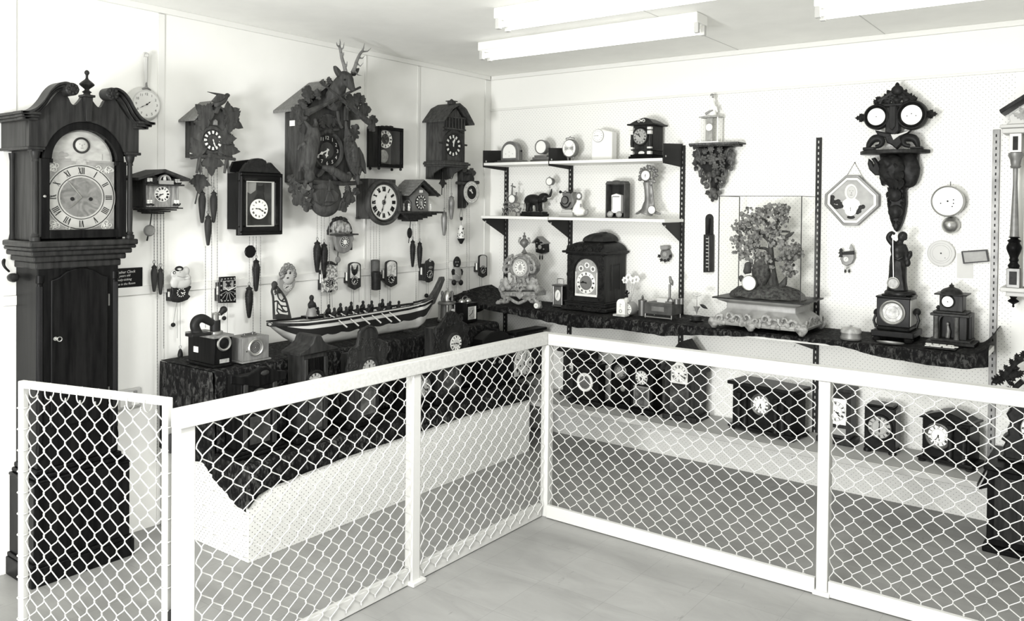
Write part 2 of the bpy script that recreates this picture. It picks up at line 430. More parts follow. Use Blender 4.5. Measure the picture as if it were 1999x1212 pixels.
def bezel(root, c, r, w, mat, depth=.012, name='bezel', sx=1.):
    m = MB(); prof = [(r-w*.15, 0), (r-w*.1, depth*.55), (r+w*.15, depth*.7), (r+w*.5, depth), (r+w*.85, depth*.8), (r+w, depth*.3), (r+w, 0)]
    n = 44; vs = []; fs = []
    for q, h in prof:
        for i in range(n): a = TAU*i/n; vs.append((c[0]+q*math.cos(a)*sx, c[1]-h, c[2]+q*math.sin(a)))
    for k in range(len(prof)-1):
        for i in range(n): j = (i+1) % n; fs.append((k*n+i, k*n+j, (k+1)*n+j, (k+1)*n+i))
    m.add(vs, fs); return obj(name, m, mat, root)
def chain(m, a, b, r=.0016):
    a, b = Vector(a), Vector(b); n = max(3, int((b-a).length/.007)); pts = [a.lerp(b, i/n) for i in range(n+1)]
    return m.tube(pts, [r*(1.25 if i % 2 else .7) for i in range(n+1)], 5)
def cone_weight(root, c, L, r, style='ribbed', mat='cuckood', name='weight', label=None):
    """a hanging weight: c = top point, with a wire hook above"""
    m = MB(); n = 18; N = 44; vs = []; fs = []
    for k in range(N+1):
        t = k/N; rr = r*(.55+.45*math.sin(min(1, t/.22)*PI/2)) if t < .22 else r*(1-.62*((t-.22)/.78)**1.7)
        if k == N: rr *= .25
        for i in range(n):
            a = TAU*i/n; q = rr
            if style == 'ribbed': q *= 1+.05*(k % 2)
            elif style == 'scales': q *= 1+.09*math.sin(a*6+(k//2 % 2)*PI)*(.5+.5*math.sin(k*PI))+.05*math.cos(k*PI)*math.sin(a*6)
            elif style == 'smooth': q *= 1+.012*math.sin(k*PI)
            vs.append((c[0]+q*math.cos(a), c[1]+q*math.sin(a), c[2]-L*t))
    for k in range(N):
        for i in range(n): j = (i+1) % n; fs.append((k*n+i, k*n+j, (k+1)*n+j, (k+1)*n+i))
    fs.append(tuple(range(n))); fs.append(tuple(reversed(range(N*n, N*n+n)))); m.add(vs, fs)
    m.lathe([(r*.75, -.004), (r*.85, .002), (r*.5, .008), (r*.2, .012), (r*.2, .018)], c, 'z', 12)
    o = obj(name, m, mat, root, label=label)
    obj('hook', MB().ring((c[0], c[1], c[2]+.026), .0075, .0014, 'y', 14, 5), 'chain', o)
    return o
# ================================================================ the room
CEIL = 2.472
def structure(name, mb, m, bev=0.): return tag(obj(name, mb, m, None, bev, 0), kind='structure')
structure('floor', MB().box(-.12, 6.5, -7.5, .12, -.1, 0), 'floor')
structure('wall_left', MB().box(-.12, 0, -7.5, .12, 0, CEIL), 'wallw')
structure('wall_right', MB().box(0, 6.5, 0, .12, 0, CEIL), 'pegR')
structure('ceiling', MB().box(-.12, 6.5, -7.5, .12, CEIL, CEIL+.1), 'ceil')
k = 0
def trim(mb, m='trim', bev=.002):
    global k; k += 1; return structure('trim_%d' % k, mb, m, bev)
trim(MB().box(0, .010, -7.5, -.062, 1.112, 1.152))                       # dado rail of the left wall
for px, w in ((18, .05), (313, .034), (711, .012), (814, .022)):            # upright battens
    yc = pix('L', px, 500)[0]
    trim(MB().box(0, .006, yc-w/2, yc+w/2, 0, 1.110)); trim(MB().box(0, .006, yc-w/2, yc+w/2, 1.154, CEIL-.03))
trim(MB().box(0, .008, -.062, -.001, 0, CEIL-.03))                          # corner strip
trim(MB().box(0, .018, -7.5, -.02, CEIL-.028, CEIL)); trim(MB().box(.02, 6.5, -.018, 0, CEIL-.028, CEIL))
trim(MB().box(.0, 6.5, -.009, 0, 2.222, 2.236))                             # picture rail
for xx in (1.9, 2.72, 3.5): trim(MB().box(xx, xx+.004, -7.4, -.02, CEIL-.0015, CEIL), 'lgrey', 0)
# ---------------------------------------------------------------- fluorescent lights
def fluor(x, yc, L, label):
    r = empty('fluorescent_light', (x+L/2, yc, CEIL), 0, label, 'ceiling light', 'fluorescent lights on the ceiling')
    obj('housing', MB().prism([(-L/2, 0), (L/2, 0), (L/2, -.052), (-L/2, -.052)], -.06, .06), 'white', r, .006)
    for s in (-1, 1):
        obj('lamp_tube', MB().cyl((-L/2+.03, s*.035, -.078), .013, 0, L-.06, 'x', 14), 'tube', r)
        for e in (-1, 1): obj('lamp_holder', MB().box(e*(L/2-.012)-.012, e*(L/2-.012)+.012, s*.035-.012, s*.035+.012, -.098, -.05), 'lgrey', r, .003)
    return r
fluor(.75, -.95, 1.36, 'white fluorescent batten nearest the room corner, over the left shelves')
fluor(2.66, -.95, 1.36, 'white fluorescent batten over the right-hand wall, near the two-faced clock')
fluor(1.34, -1.52, 1.36, 'white fluorescent batten in the row nearer the viewer, cut by the top edge')
# ---------------------------------------------------------------- outlet, plaque, knob
f = Fr('L', 248, 777, 0)
r = f.root('power_outlet', 'white wall power outlet low beside the grandfather clock', 'power outlet')
hw, hh = .058, .045
obj('cover_plate', MB().box(-hw, hw, -.022, 0, -hh, hh), 'lgrey', r, .006)
for s in (-1, 1):
    obj('socket', MB().box(s*.026-.018, s*.026+.018, -.026, -.021, -.034, .012), 'white', r, .002)
    obj('switch', MB().box(s*.026-.008, s*.026+.008, -.029, -.021, .018, .034), 'greyp', r, .002)
# ---------------------------------------------------------------- chain-link fence
WR = .002
def netting(P0, ux, L, z0, z1, pw=.072, ph=.072):
    """chain link between z0 and z1, along unit vector ux from P0: bent wires hooked into each other"""
    m = MB(); ux = Vector(ux); nrm = Vector((-ux.y, ux.x, 0)); nW = int(L/(pw/2))
    for i in range(nW+1):
        xc = i*pw/2; pts = []; k = 0; z = z1
        while z > z0-.001:
            side = 1 if (k+i) % 2 else -1
            x = xc+side*pw*.262; x = min(max(x, 0), L)
            jx, jz = noise.noise((i*.37, k*.31, P0[0]))*.004, noise.noise((i*.37, k*.31, 9+P0[0]))*.004
            for dz, kx, dn in ((.007, .86, .4), (0, 1.02, 0), (-.007, .86, -.4)):
                pts.append(Vector(P0)+ux*min(max(xc+(x-xc)*kx+jx, 0), L)+nrm*(dn*.006*side)+Vector((0, 0, z+dz+jz)))
            z -= ph/2; k += 1
        m.tube(pts, WR, 5)
    return m
def post(root, x, y, w, h): 
    o = obj('post', MB().box(x-w/2, x+w/2, y-w/2, y+w/2, 0, h), 'fence', root, .003)
    return o
FX, FY = 1.42, -1.24
fl = empty('chain_link_fence', (FX, -2.15, 0), 0, 'white chain-link barrier rail running from the gate to the corner post, before the draped table', 'fence')
def lb(x0, x1, y0, y1, z0, z1): return MB().box(x0-FX, x1-FX, y0+2.15, y1+2.15, z0, z1)
obj('top_rail', lb(FX-.025, FX+.025, -3.165, FY+.0265, .858, .915), mottled('planed white rail', .43, .52, 6, .5, (.6, 12, 12), spec=.2), fl, .003)
post(fl, 1.405-FX, -3.13+2.15, .05, .857); post(fl, 1.412-FX, 0, .044, .857); post(fl, FX+.008-FX, FY+2.15, .044, .857)
for y0, y1 in ((-3.10, -2.178), (-2.126, FY-.03)): obj('kick_board', lb(FX-.022, FX+.004, y0, y1, .004, .066), 'fence', fl, .002)
obj('foot', lb(FX-.02, FX+.035, -2.185, -2.11, 0, .018), 'fence', fl, .004)
obj('wire_mesh', netting((.011, -.952, 0), (0, 1, 0), .93, .03, .862), 'fence', fl)
obj('wire_mesh', netting((.011, .026, 0), (0, 1, 0), .86, .03, .862), 'fence', fl)
fr_ = empty('chain_link_fence', (2.81, FY, 0), 0, 'white chain-link barrier rail running right from the corner post, before the white shelf of clocks', 'fence')
def rb(x0, x1, y0, y1, z0, z1): return MB().box(x0-2.81, x1-2.81, y0-FY, y1-FY, z0, z1)
obj('top_rail', rb(FX+.027, 4.6, FY-.025, FY+.025, .858, .915), mottled('knotty white rail', .43, .54, 5, .5, (.5, 12, 12), spec=.2), fr_, .003)
post(fr_, 0, -.006, .046, .857); post(fr_, 1.35, 0, .046, .857)
for x0, x1 in ((FX+.032, 2.783), (2.837, 4.13)): obj('kick_board', rb(x0, x1, FY-.034, FY-.014, .004, .066), 'fence', fr_, .002)
obj('foot', rb(2.775, 2.845, FY-.04, FY+.02, 0, .02), 'fence', fr_, .004)
obj('wire_mesh', netting((FX+.035-2.81, -.011, 0), (1, 0, 0), 1.33, .03, .862), 'fence', fr_)
obj('wire_mesh', netting((.026, -.011, 0), (1, 0, 0), 1.3, .03, .862), 'fence', fr_)
# gate
ga, gb = Vector((.744, -3.314, 0)), Vector((1.352, -3.152, 0)); gL = (gb-ga).length
g = empty('chain_link_gate', (ga+gb)/2, math.atan2(gb.y-ga.y, gb.x-ga.x), 'narrow white chain-link gate with a thin metal frame before the tall longcase clock', 'gate')
h = gL/2
for x in (-h, h): obj('frame_post', MB().box(x-.012, x+.012, -.011, .011, 0, .94), 'fence', g, .003)
obj('top_bar', MB().box(-h+.0125, h-.0125, -.011, .011, .916, .94), 'fence', g, .003)
obj('bottom_bar', MB().box(-h+.0125, h-.0125, -.011, .011, .05, .072), 'fence', g, .003)
m = netting((-h+.016, 0, 0), (1, 0, 0), gL-.032, .075, .89, .065, .0715)
obj('wire_mesh', m, 'fence', g)
for i in range(8): obj('tie_wire', MB().ring((-h+.05+i*.0715, 0, .914), .027, .002, 'x', 14, 5, .6, 1), 'fence', g)
for i in range(11):
    for e in (-h, h): obj('tie_wire', MB().ring((e, 0, .85-i*.0715), .017, .002, 'z', 12, 5), 'fence', g)
for z in (.80, .25): obj('hinge', MB().box(h+.014, h+.024, -.01, .012, z-.03, z+.03), 'iron', g, .002)
# ---------------------------------------------------------------- the draped display bench along the left wall
b0, b1 = -2.437, -.445
r = empty('display_bench', (.37, (b0+b1)/2, 0), 0, 'low white pegboard display box standing on the floor along the left wall, draped with velvet', 'display bench')
yc = (b0+b1)/2
def bb(x0, x1, y0, y1, z0, z1): return MB().box(x0-.37, x1-.37, y0-yc, y1-yc, z0, z1)
obj('front_panel', bb(.706, .718, b0, b1, 0, .40), 'pegX', r, .001)
obj('end_panel', bb(.02, .705, b0, b0+.012, 0, .40), 'pegY', r, .001)
obj('end_panel', bb(.02, .705, b1-.012, b1, 0, .40), 'iron', r, .001)
obj('top_board', bb(.02, .718, b0, b1, .401, .412), 'white', r)
obj('step_box', bb(.03, .44, b0+.02, -.46, .413, .785), 'iron', r)
# velvet over the bench: one folded cloth
def bench_cloth(upper):
    m = MB(); NY = 230; y0, y1 = b0-.012, -.47
    def edge(y):   # lowest height of the front hem
        pts = [(-2.46, .235), (-2.40, .285), (-2.33, .302), (-2.15, .318), (-1.85, .334), (-1.45, .343), (-.98, .352), (-.46, .330)]
        for (a, p), (c, q) in zip(pts, pts[1:]):
            if a <= y <= c: return p+(q-p)*(y-a)/(c-a)
        return pts[0][1] if y < pts[0][0] else pts[-1][1]
    prof_n = 46; vs = []; fs = []
    for j in range(NY+1):
        y = y0+(y1-y0)*j/NY; e = edge(y)
        fold = lambda s, a: a*(noise.noise((y*9, s*1.5, 3))+.6*noise.noise((y*22, s*2, 7)))
        for i in range(prof_n+1):
            t = i/prof_n
            if t < .22: x, z = .035+.425*t/.22, .794+fold(t*9, .002)
            elif t < .28: a = (t-.22)/.06*PI/2; x, z = .46+.022*math.sin(a), .794-.022*(1-math.cos(a))
            elif t < .62: q = (t-.28)/.34; x, z = .482+.010*q+fold(q*1.2, .016)*q**.5, .772-q*.345
            elif t < .82: q = (t-.62)/.20; x, z = .492+.225*q, .422+fold(q*6, .002)*(1-abs(2*q-1))+.002*(1-q)
            elif t < .86: a = (t-.82)/.04*PI/2; x, z = .717+.014*math.sin(a), .424-.014*(1-math.cos(a))
            else: q = (t-.86)/.14; x, z = .731+fold(q, .004)*q, .41+(e-.41)*q+(.004*noise.noise((y*14, 1, 1)) if q == 1 else 0)
            vs.append((x, y, z))
    N = prof_n+1
    CUT = 28
    for j in range(NY):
        for i in range(prof_n):
            if (i < CUT if upper else i > CUT): fs.append((j*N+i, j*N+i+1, (j+1)*N+i+1, (j+1)*N+i))
    m.add(vs, fs)
    # left end drop
    nx, nz_ = 60, 30; vs = []; fs = []
    for i in range(nx+1):
        x = .035+.70*i/nx
        if x < .47: top = .792
        elif x < .495: top = .792-(x-.47)/.025*.36
        else: top = .426
        low = .375 if x < .4 else .375+(x-.4)/.3*(.228-.375) if x < .7 else .235
        low += .012*noise.noise((x*14, 0, 0))
        for j in range(nz_+1):
            q = j/nz_; z = top+(low-top)*q
            vs.append((x, y0-.002-(0 if upper else .007)-(.012*abs(noise.noise((x*20, z*2, 5)))+.006*noise.noise((x*45, z*3, 2)))*min(1, q*4), z))
    for i in range(nx):
        for j in range(nz_):
            a = i*(nz_+1)+j
            if (i < 39) == upper: fs.append((a, a+1, a+nz_+2, a+nz_+1))
    m.add(vs, fs); return m
for up, lab in ((1, 'dark crushed velvet cloth over the upper bench step, under the canoe and press box'), (0, 'black velvet cloth over the lower bench step, hanging in a point at its front corner')):
    o = obj('velvet_cloth', bench_cloth(bool(up)), 'velvet', None, smooth=60); tag(o, lab, 'cloth')
    bm = bmesh.new(); bm.from_mesh(o.data); bmesh.ops.delete(bm, geom=[v for v in bm.verts if not v.link_faces], context='VERTS'); bm.to_mesh(o.data); bm.free()
    sm = o.modifiers.new('thickness', 'SOLIDIFY'); sm.thickness = .003; sm.offset = 1
# ================================================================ shelving on the pegboard wall
UPX = [.162, .716, 1.546, 2.379, 3.252]
UPS = [('second nearest the room corner', 1.85, .25)]
who = ['shelf upright nearest the room corner, behind the gilt urn clock', 'shelf upright second from the corner, behind the carved domed clock', 'shelf upright carrying the right ends of the two short white shelves', 'shelf upright just right of the glass case with the clock tree', 'shelf upright at far right, beside the tall turned-column wall clock']
tops = [1.842, 1.835, 1.925, 1.94, 1.945]
for i, x in enumerate(UPX):
    w = .03 if i < 4 else .032
    r = empty('shelf_upright', (x, 0, .24), 0, ('pale worn slotted ' if i == 4 else 'black slotted ')+who[i], 'shelf upright', 'slotted shelf uprights')
    obj('rail', MB().box(-w/2, w/2, -.014, 0, 0, tops[i]-.24), 'zinc' if i == 4 else 'upr', r, .001)
    m = MB(); z = .03
    while z < tops[i]-.27:
        m.box(-.003, .003, -.0148, -.0135, z, z+.014); z += .0315
    obj('slot', m, 'lgrey' if i < 4 else 'ink', r, smooth=0)
def bracket(root, x, zt, D, kind, x0, z0):
    """pressed metal bracket on an upright; kind 'up' = square end stop above the board, 'down' = tapering web below it"""
    m = MB()
    if kind == 'up': pts = [(0, -.045), (D, -.030), (D, .085), (0, .10)]
    elif kind == 'slim': pts = [(0, -.002), (D-.03, -.002), (D-.03, -.005), (.012, -.092), (0, -.092)]
    else: pts = [(0, -.002), (D, -.002), (D, -.012), (.012, -.125), (0, -.125)]
    n = len(pts); vs = [(x+s*.0015, -.015-a, zt+b) for s in (-1, 1) for a, b in pts]
    fs = [tuple(range(n)), tuple(range(n, 2*n))]+[(i, (i+1) % n, n+(i+1) % n, n+i) for i in range(n)]
    m.add([(a-x0, b, c-z0) for a, b, c in vs], fs)
    o = obj('bracket', m, 'upr', root)
    obj('rivet', MB().cyl((x+.0015-x0, -.015-D+.03, zt-z0+(.012 if kind == 'up' else -.022)), .006, 0, .002, 'x', 10), 'lgrey', o)
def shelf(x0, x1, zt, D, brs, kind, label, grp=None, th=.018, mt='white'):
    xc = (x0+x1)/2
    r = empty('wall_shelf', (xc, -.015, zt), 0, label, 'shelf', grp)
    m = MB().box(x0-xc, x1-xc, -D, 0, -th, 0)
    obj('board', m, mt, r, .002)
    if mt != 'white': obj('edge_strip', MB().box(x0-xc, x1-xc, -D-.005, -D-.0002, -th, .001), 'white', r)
    if kind:
        for b in brs: bracket(r, b, zt if kind == 'up' else zt-th, D, kind, xc, zt); r.children[-1].location.y = .015
    return r
SH1, SH2, SH3, SH0 = 1.835, 1.474, .885, .302
shelf(.168, .712, SH1, .25, [.162], 'up', 'top white shelf, short left board under the two round-topped clocks')
shelf(.720, 1.54, SH1, .25, [.716, 1.546], 'up', 'top white shelf, long right board under the square wooden castle clock')
shelf(.148, .712, SH2, .25, [.162], 'down', 'lower of the two short white shelves, left board under the elephant clock')
shelf(.720, 1.56, SH2, .25, [.716, 1.546], 'down', 'lower of the two short white shelves, right board under the tree trunk clock')
shelf(.12, 3.26, SH3-.004, .385, [UPX[1], UPX[2], UPX[3]], 'slim', 'long white board shelf mostly hidden by the black velvet cloth', None, .026)
shelf(.10, 3.245, SH0, .385, [.716, 1.546, 2.379, 3.252], 'slim', 'long bottom shelf with a white front edge, carrying the row of dark mantel clocks', None, .026, mottled('board greyed for shade', .33, .40, 5, .6))  # board's grey has the shade of the velvet shelf above put into it
def shelf_cloth():
    m = MB(); NX = 300; x0, x1 = .03, 3.285
    E = [(.0, .862), (.231, .862), (.536, .847), (.86, .82), (1.05, .806), (1.31, .826), (1.65, .816), (1.84, .841), (2.08, .856), (2.19, .872), (2.40, .872), (2.62, .866), (2.81, .833), (3.02, .82), (3.2, .82), (3.3, .845)]
    def edge(x):
        for (a, p), (c, q) in zip(E, E[1:]):
            if a <= x <= c: return p+(q-p)*(x-a)/(c-a)
        return .84
    n = 34; vs = []; fs = []
    for j in range(NX+1):
        x = x0+(x1-x0)*j/NX; e = edge(x)
        lift = max(0, (.34-x)/.31)**1.5*.085+ (max(0, (x-3.20)/.08)**1.6*.085)
        for i in range(n+1):
            t = i/n; a = .0015*noise.noise((x*14, t*7, 2))
            if t < .62: y, z = -.004-.398*t/.62, .885+lift*(1-.55*(t/.62)**2)+abs(a)*1.0
            elif t < .70: q = (t-.62)/.08*PI/2; y, z = -.402-.014*math.sin(q), .885+lift*.45-.014*(1-math.cos(q))
            else:
                q = (t-.70)/.30; y, z = -.416-(.012*noise.noise((x*24, q, 4))+.006*noise.noise((x*60, q, 4)))*q, .871+lift*.45+(e-.871-lift*.45)*q+.004*noise.noise((x*20, 2, q))*q
            vs.append((x, y, z))
    for j in range(NX):
        for i in range(n): a = j*(n+1)+i; fs.append((a, a+1, a+n+2, a+n+1))
    m.add(vs, fs)
    # hanging left end
    vs = []; fs = []
    for i in range(31):
        for j in range(11):
            y = -.10-.31*i/30; q = j/10; vs.append((.028-.012*abs(noise.noise((y*30, q, 0)))+.02*q, y, .95-(.15+.03*noise.noise((y*8, 0, 0)))*q-(.02 if i > 20 else 0)))
    for i in range(30):
        for j in range(10): a = i*11+j; fs.append((a, a+1, a+12, a+11))
    m.add(vs, fs); return m
o = obj('velvet_cloth', shelf_cloth(), 'velvet', None, smooth=60); tag(o, 'black velvet cloth over the long right-hand wall shelf, its ends gathered up', 'cloth')
sm = o.modifiers.new('thickness', 'SOLIDIFY'); sm.thickness = .003; sm.offset = -1
# ================================================================ light
wd = bpy.data.worlds.new('world'); S.world = wd; wd.use_nodes = True
wd.node_tree.nodes['Background'].inputs[0].default_value = (1, 1, .97, 1); wd.node_tree.nodes['Background'].inputs[1].default_value = 1.0
def area(name, loc, tgt, size, power):
    l = bpy.data.lights.new(name, 'AREA'); l.energy = power; l.size = size; l.shape = 'DISK'
    o = bpy.data.objects.new(name, l); COL.objects.link(o); o.location = loc
    o.rotation_euler = (Vector(tgt)-Vector(loc)).to_track_quat('-Z', 'Y').to_euler(); return o
area('photographers_lamp', (2.9, -5.1, 1.75), (.1, -.7, 1.35), .6, 40)
area('added_ceiling_fill', (2.3, -6.5, .7), (1.3, -1.9, 2.6), .9, 230)  # unseen fill added to brighten the ceiling and even out the room
area('overhead_lamp', (2.6, -3.0, 2.40), (2.6, -3.0, 0), .8, 72)
S.view_settings.view_transform = 'Standard'; S.view_settings.look = 'None'; S.view_settings.gamma = 1; S.view_settings.exposure = -.03
try: S.view_settings.use_curve_mapping = False
except Exception: pass
# ================================================================ LEFT WALL
def cr(pts, ox, oy, s): return [(ox+x/s, oy+y/s) for x, y in pts]
def dep(side, xb, xf, y):
    """depth of a front edge seen at pixel xf when the same side meets the wall at pixel xb"""
    u = pix(side, xb, y, 0)[0]; lo, hi = 0., .8
    for _ in range(30):
        mid = (lo+hi)/2
        if (pix(side, xf, y, mid)[0] > u) == (side == 'R'): hi = mid
        else: lo = mid
    return lo if side == 'L' else lo
# ---------------------------------------------------------------- longcase clock
U0 = -2.890
r = empty('grandfather_clock', (0, U0, 0), PI/2, 'tall dark mahogany longcase clock with swan-neck pediment and silvered arched dial, standing at far left', 'clock')
obj('plinth', MB().box(-.198, .21, -.245, -.002, 0, .075).box(-.193, .205, -.24, -.002, .075, .092), 'mahog', r, .004)
obj('base', MB().box(-.184, .196, -.23, -.002, .092, .41), 'mahog', r, .003)
obj('base_moulding', MB().box(-.188, .2, -.235, -.002, .41, .423).box(-.177, .188, -.222, -.002, .423, .44).box(-.168, .172, -.21, -.002, .44, .46), 'mahog', r, .005)
obj('trunk', MB().box(-.16, .16, -.20, -.002, .46, 1.30), 'mahog', r, .004)
for s in (-1, 1):
    m = MB(); m.lathe([(.016, .50), (.016, .54), (.012, .565), (.012, 1.21), (.016, 1.215), (.016, 1.245)], (s*.148, -.192, 0), 'z', 16)
    for i in range(9): a = PI+PI*i/8; m.tube([(s*.148+.0125*math.cos(a), -.192+.0125*math.sin(a), z) for z in (.57, 1.2)], .0014, 4)
    obj('quarter_column', m, 'mahog', r)
half = [(.113, .62), (.113, 1.225), (.085, 1.235), (.055, 1.258), (.02, 1.268), (0, 1.269)]
d = obj('trunk_door', MB().prism([(-x, z) for x, z in half]+half[-2::-1], -.212, -.2005, .004), 'mahog', r, .002)
obj('escutcheon', MB().lathe([(.008, 0), (.008, .003), (.004, .004)], (-.098, -.2125, .985), 'y', 12), 'steel', d)
obj('key', MB().tube([(-.098, -.215, .985), (-.098, -.235, .985)], .002, 6).ring((-.092, -.237, .985), .009, .002, 'y', 12, 5), 'steel', d)
obj('hinge', MB().box(.114, .12, -.208, -.2005, 1.10, 1.15).box(.114, .12, -.208, -.2005, .70, .75), 'brassd', d)
m = MB()
for w, dd, z0, z1 in ((.168, .208, 1.27, 1.30), (.182, .225, 1.30, 1.325), (.198, .245, 1.325, 1.347), (.207, .262, 1.347, 1.362), (.212, .268, 1.362, 1.386)): m.box(-w, w, -dd, -.002, z0, z1)
obj('waist_moulding', m, 'mahogl', r, .006)
# hood
obj('hood_case', MB().box(-.178, -.150, -.20, -.003, 1.386, 1.755).box(.150, .178, -.20, -.003, 1.386, 1.755).box(-.15, .15, -.02, -.003, 1.386, 1.755), 'mahogl', r, .002)
for s in (-1, 1):
    m = MB(); m.lathe([(.018, 1.387), (.018, 1.402), (.0125, 1.405), (.015, 1.412), (.0105, 1.418), (.0105, 1.44), (.0115, 1.5), (.0095, 1.70), (.013, 1.703), (.0095, 1.709), (.016, 1.725), (.019, 1.742)], (s*.186, -.243, 0), 'z', 18)
    m.box(s*.186-.02, s*.186+.02, -.263, -.223, 1.742, 1.755)
    obj('hood_column', m, 'mahogl', r)
    obj('rear_column', MB().lathe([(.014, 1.387), (.010, 1.41), (.010, 1.71), (.014, 1.742)], (s*.184, -.03, 0), 'z', 12), 'mahogl', r)
# frieze with arched opening below, built as a board with a concave lower edge
arch = arcpts(0, 1.717, .158, 0, PI, 20)
pts = [(-.215, 1.757), (-.158, 1.757)]+[(x, z) for x, z in reversed(arch) if z > 1.757]+[(.158, 1.757), (.215, 1.757), (.215, 1.872)]
hp = cat([(.205, 1.885), (.175, 1.90), (.145, 1.935), (.118, 1.975), (.098, 1.99), (.074, 1.972), (.060, 1.945), (.045, 1.940), (.028, 1.958), (.018, 1.975)], 3)
pts += hp+[(-x, z) for x, z in reversed(hp)]+[(-.215, 1.872)]
obj('frieze', MB().prism(pts, -.262, -.235), 'mahogl', r, .001)
obj('hood_side', MB().box(-.215, -.195, -.234, -.003, 1.757, 1.872).box(.195, .215, -.234, -.003, 1.757, 1.872).box(-.194, .194, -.234, -.003, 1.858, 1.868), 'mahogl', r, .002)
for s in (-1, 1): obj('frieze_moulding', MB().box(min(s*.158, s*.222), max(s*.158, s*.222), -.27, -.003, 1.748, 1.760), 'mahogl', r, .003)
for s in (-1, 1):       # swan-neck cornice: straight return along the side plus the rising S scroll
    m = MB(); path = [(.262, 1.893), (.235, 1.896), (.205, 1.912), (.178, 1.945), (.155, 1.985), (.130, 2.012), (.100, 2.024), (.075, 2.018)]; path = cat(path, 5)
    sec = [(0, -.026, 0), (0, 0, 0)]
    for k in range(3):      # three stacked bands following the neck
        off = k*.010; dd = .312-.014*k
        up = [(s*x*(1-.03*k), z-off) for x, z in path]; lo = [(s*x*(1-.03*k), z-off-.0105) for x, z in path]
        m.prism(up+lo[::-1], -dd, -.235)
    for k in range(3):
        w = .258-.010*k; z = 1.893-.010*k; m.box(min(s*w, s*.19), max(s*w, s*.19), -.312+.014*k, -.003, z-.0105, z)
    obj('swan_neck', m, 'mahogl', r, .002)
    m = MB(); c = (s*.078, -.312, 1.996)
    m.lathe([(.026, -.06), (.026, 0), (.02, .006), (.006, .010), (.006, .014)], c, 'y', 18)
    for i in range(8): a = TAU*i/8; m.ell((c[0]+.017*math.cos(a), c[1]-.006, c[2]+.017*math.sin(a)), (.007, .006, .007), 8, 6)
    obj('rosette', m, 'mahogl', r)
obj('finial_block', MB().prism([(-.011, 1.875), (.011, 1.875), (.016, 1.975), (-.016, 1.975)], -.282, -.24).box(-.022, .022, -.289, -.235, 1.975, 1.985), 'mahogl', r, .002)
obj('finial', MB().lathe(cat([(.016, 1.985), (.012, 1.992), (.018, 1.997), (.010, 2.004), (.010, 2.01), (.026, 2.024), (.027, 2.031), (.016, 2.042), (.006, 2.052), (.005, 2.066), (.008, 2.071), (.0095, 2.078), (.006, 2.085), (.001, 2.088)], 3), (0, -.262, 0), 'z', 20), 'mahogl', r)
# glazed door, dial
m = MB(); a0 = [(-.147, 1.43), (-.147, 1.715)]
m.box(-.168, -.135, -.252, -.232, 1.395, 1.717); m.box(.135, .168, -.252, -.232, 1.395, 1.717); m.box(-.135, .135, -.252, -.232, 1.395, 1.43)
arch_band(m, 0, 1.717, .127, .158, -.252, -.232); m.box(-.135, -.122, -.250, -.234, 1.700, 1.717); m.box(.122, .135, -.250, -.234, 1.700, 1.717)
dr = obj('hood_door', m, 'mahog', r, .002)
obj('door_knob', MB().lathe([(.003, 0), (.003, .006), (.006, .011), (.003, .015)], (-.158, -.252, 1.565), 'y', 12), 'brass', dr)
pl_ = [(-.134, 1.428), (.134, 1.428), (.134, 1.717)]+arcpts(0, 1.717, .126, 0, PI, 20)+[(-.134, 1.717)]
dl = obj('dial_plate', MB().prism(pl_, -.214, -.205), mottled('brass dial plate', .18, .28, 20, .45), r)
obj('arch_painting', MB().prism([(-.12, 1.712), (.12, 1.712)]+arcpts(0, 1.717, .119, 0, PI, 20), -.2155, -.2142), mottled('painted landscape sky', .26, .48, 9, .6, (1, 1, 2)), dl)
m = MB()
for i in range(14): m.ell((-.105+RN.random()*.045, -.2158, 1.72+RN.random()*.035*(1 if i % 2 else .5)), (.012, .001, .008), 8, 5)
m.box(-.118, -.04, -.2162, -.2157, 1.713, 1.722); m.box(.082, .086, -.2165, -.2157, 1.722, 1.748); m.box(.03, .118, -.2162, -.2157, 1.713, 1.718)
obj('painted_tree', m, 'greyp', dl)
mo = obj('moon_opening', MB().ring((0, -.2165, 1.779), .0295, .0045, 'y', 32, 8), 'walnut', dl)
mf = MB().ell((0, -.2155, 1.779), (.027, .006, .027), 18, 10)
obj('moon_face', mf, 'skin', dl)
m = MB().ell((-.009, -.2214, 1.784), (.003, .001, .0022), 8, 5).ell((.009, -.2214, 1.784), (.003, .001, .0022), 8, 5).ell((0, -.222, 1.778), (.002, .002, .005), 8, 5).ell((0, -.2213, 1.768), (.007, .001, .0018), 8, 5)
obj('moon_features', m, 'greyp', mo)
m = MB()
for sx in (-1, 1):
    for sz in (-1, 1):
        c = Vector((sx*.112, -.216, 1.563+sz*.118))
        for q in range(7):
            m.scroll((c.x-sx*.003*q*RN.random()*3+RN.uniform(-.012, .012), -.216, c.z+RN.uniform(-.012, .012)), RN.uniform(.008, .015), .0022, 1.2, RN.random()*6, RN.choice((-1, 1)))
obj('spandrel', m, mottled('gilded spandrels', .35, .65, 60, .35), dl)
D = dial(r, (0, -.2142, 1.563), .138, 'dialg', 'roman', t=(7.7, 12), rn=.80, nh=.20, thick=.002, centre=(mottled('matted dial centre', .10, .21, 22, .5, dist=1.5), .60), hands=False, kn=.075)
for s in (-1, 1): obj('winding_hole', MB().lathe([(.008, 0), (.008, .002), (.004, .0025)], (s*.036, -.2178, 1.556), 'y', 14), 'ink', D)
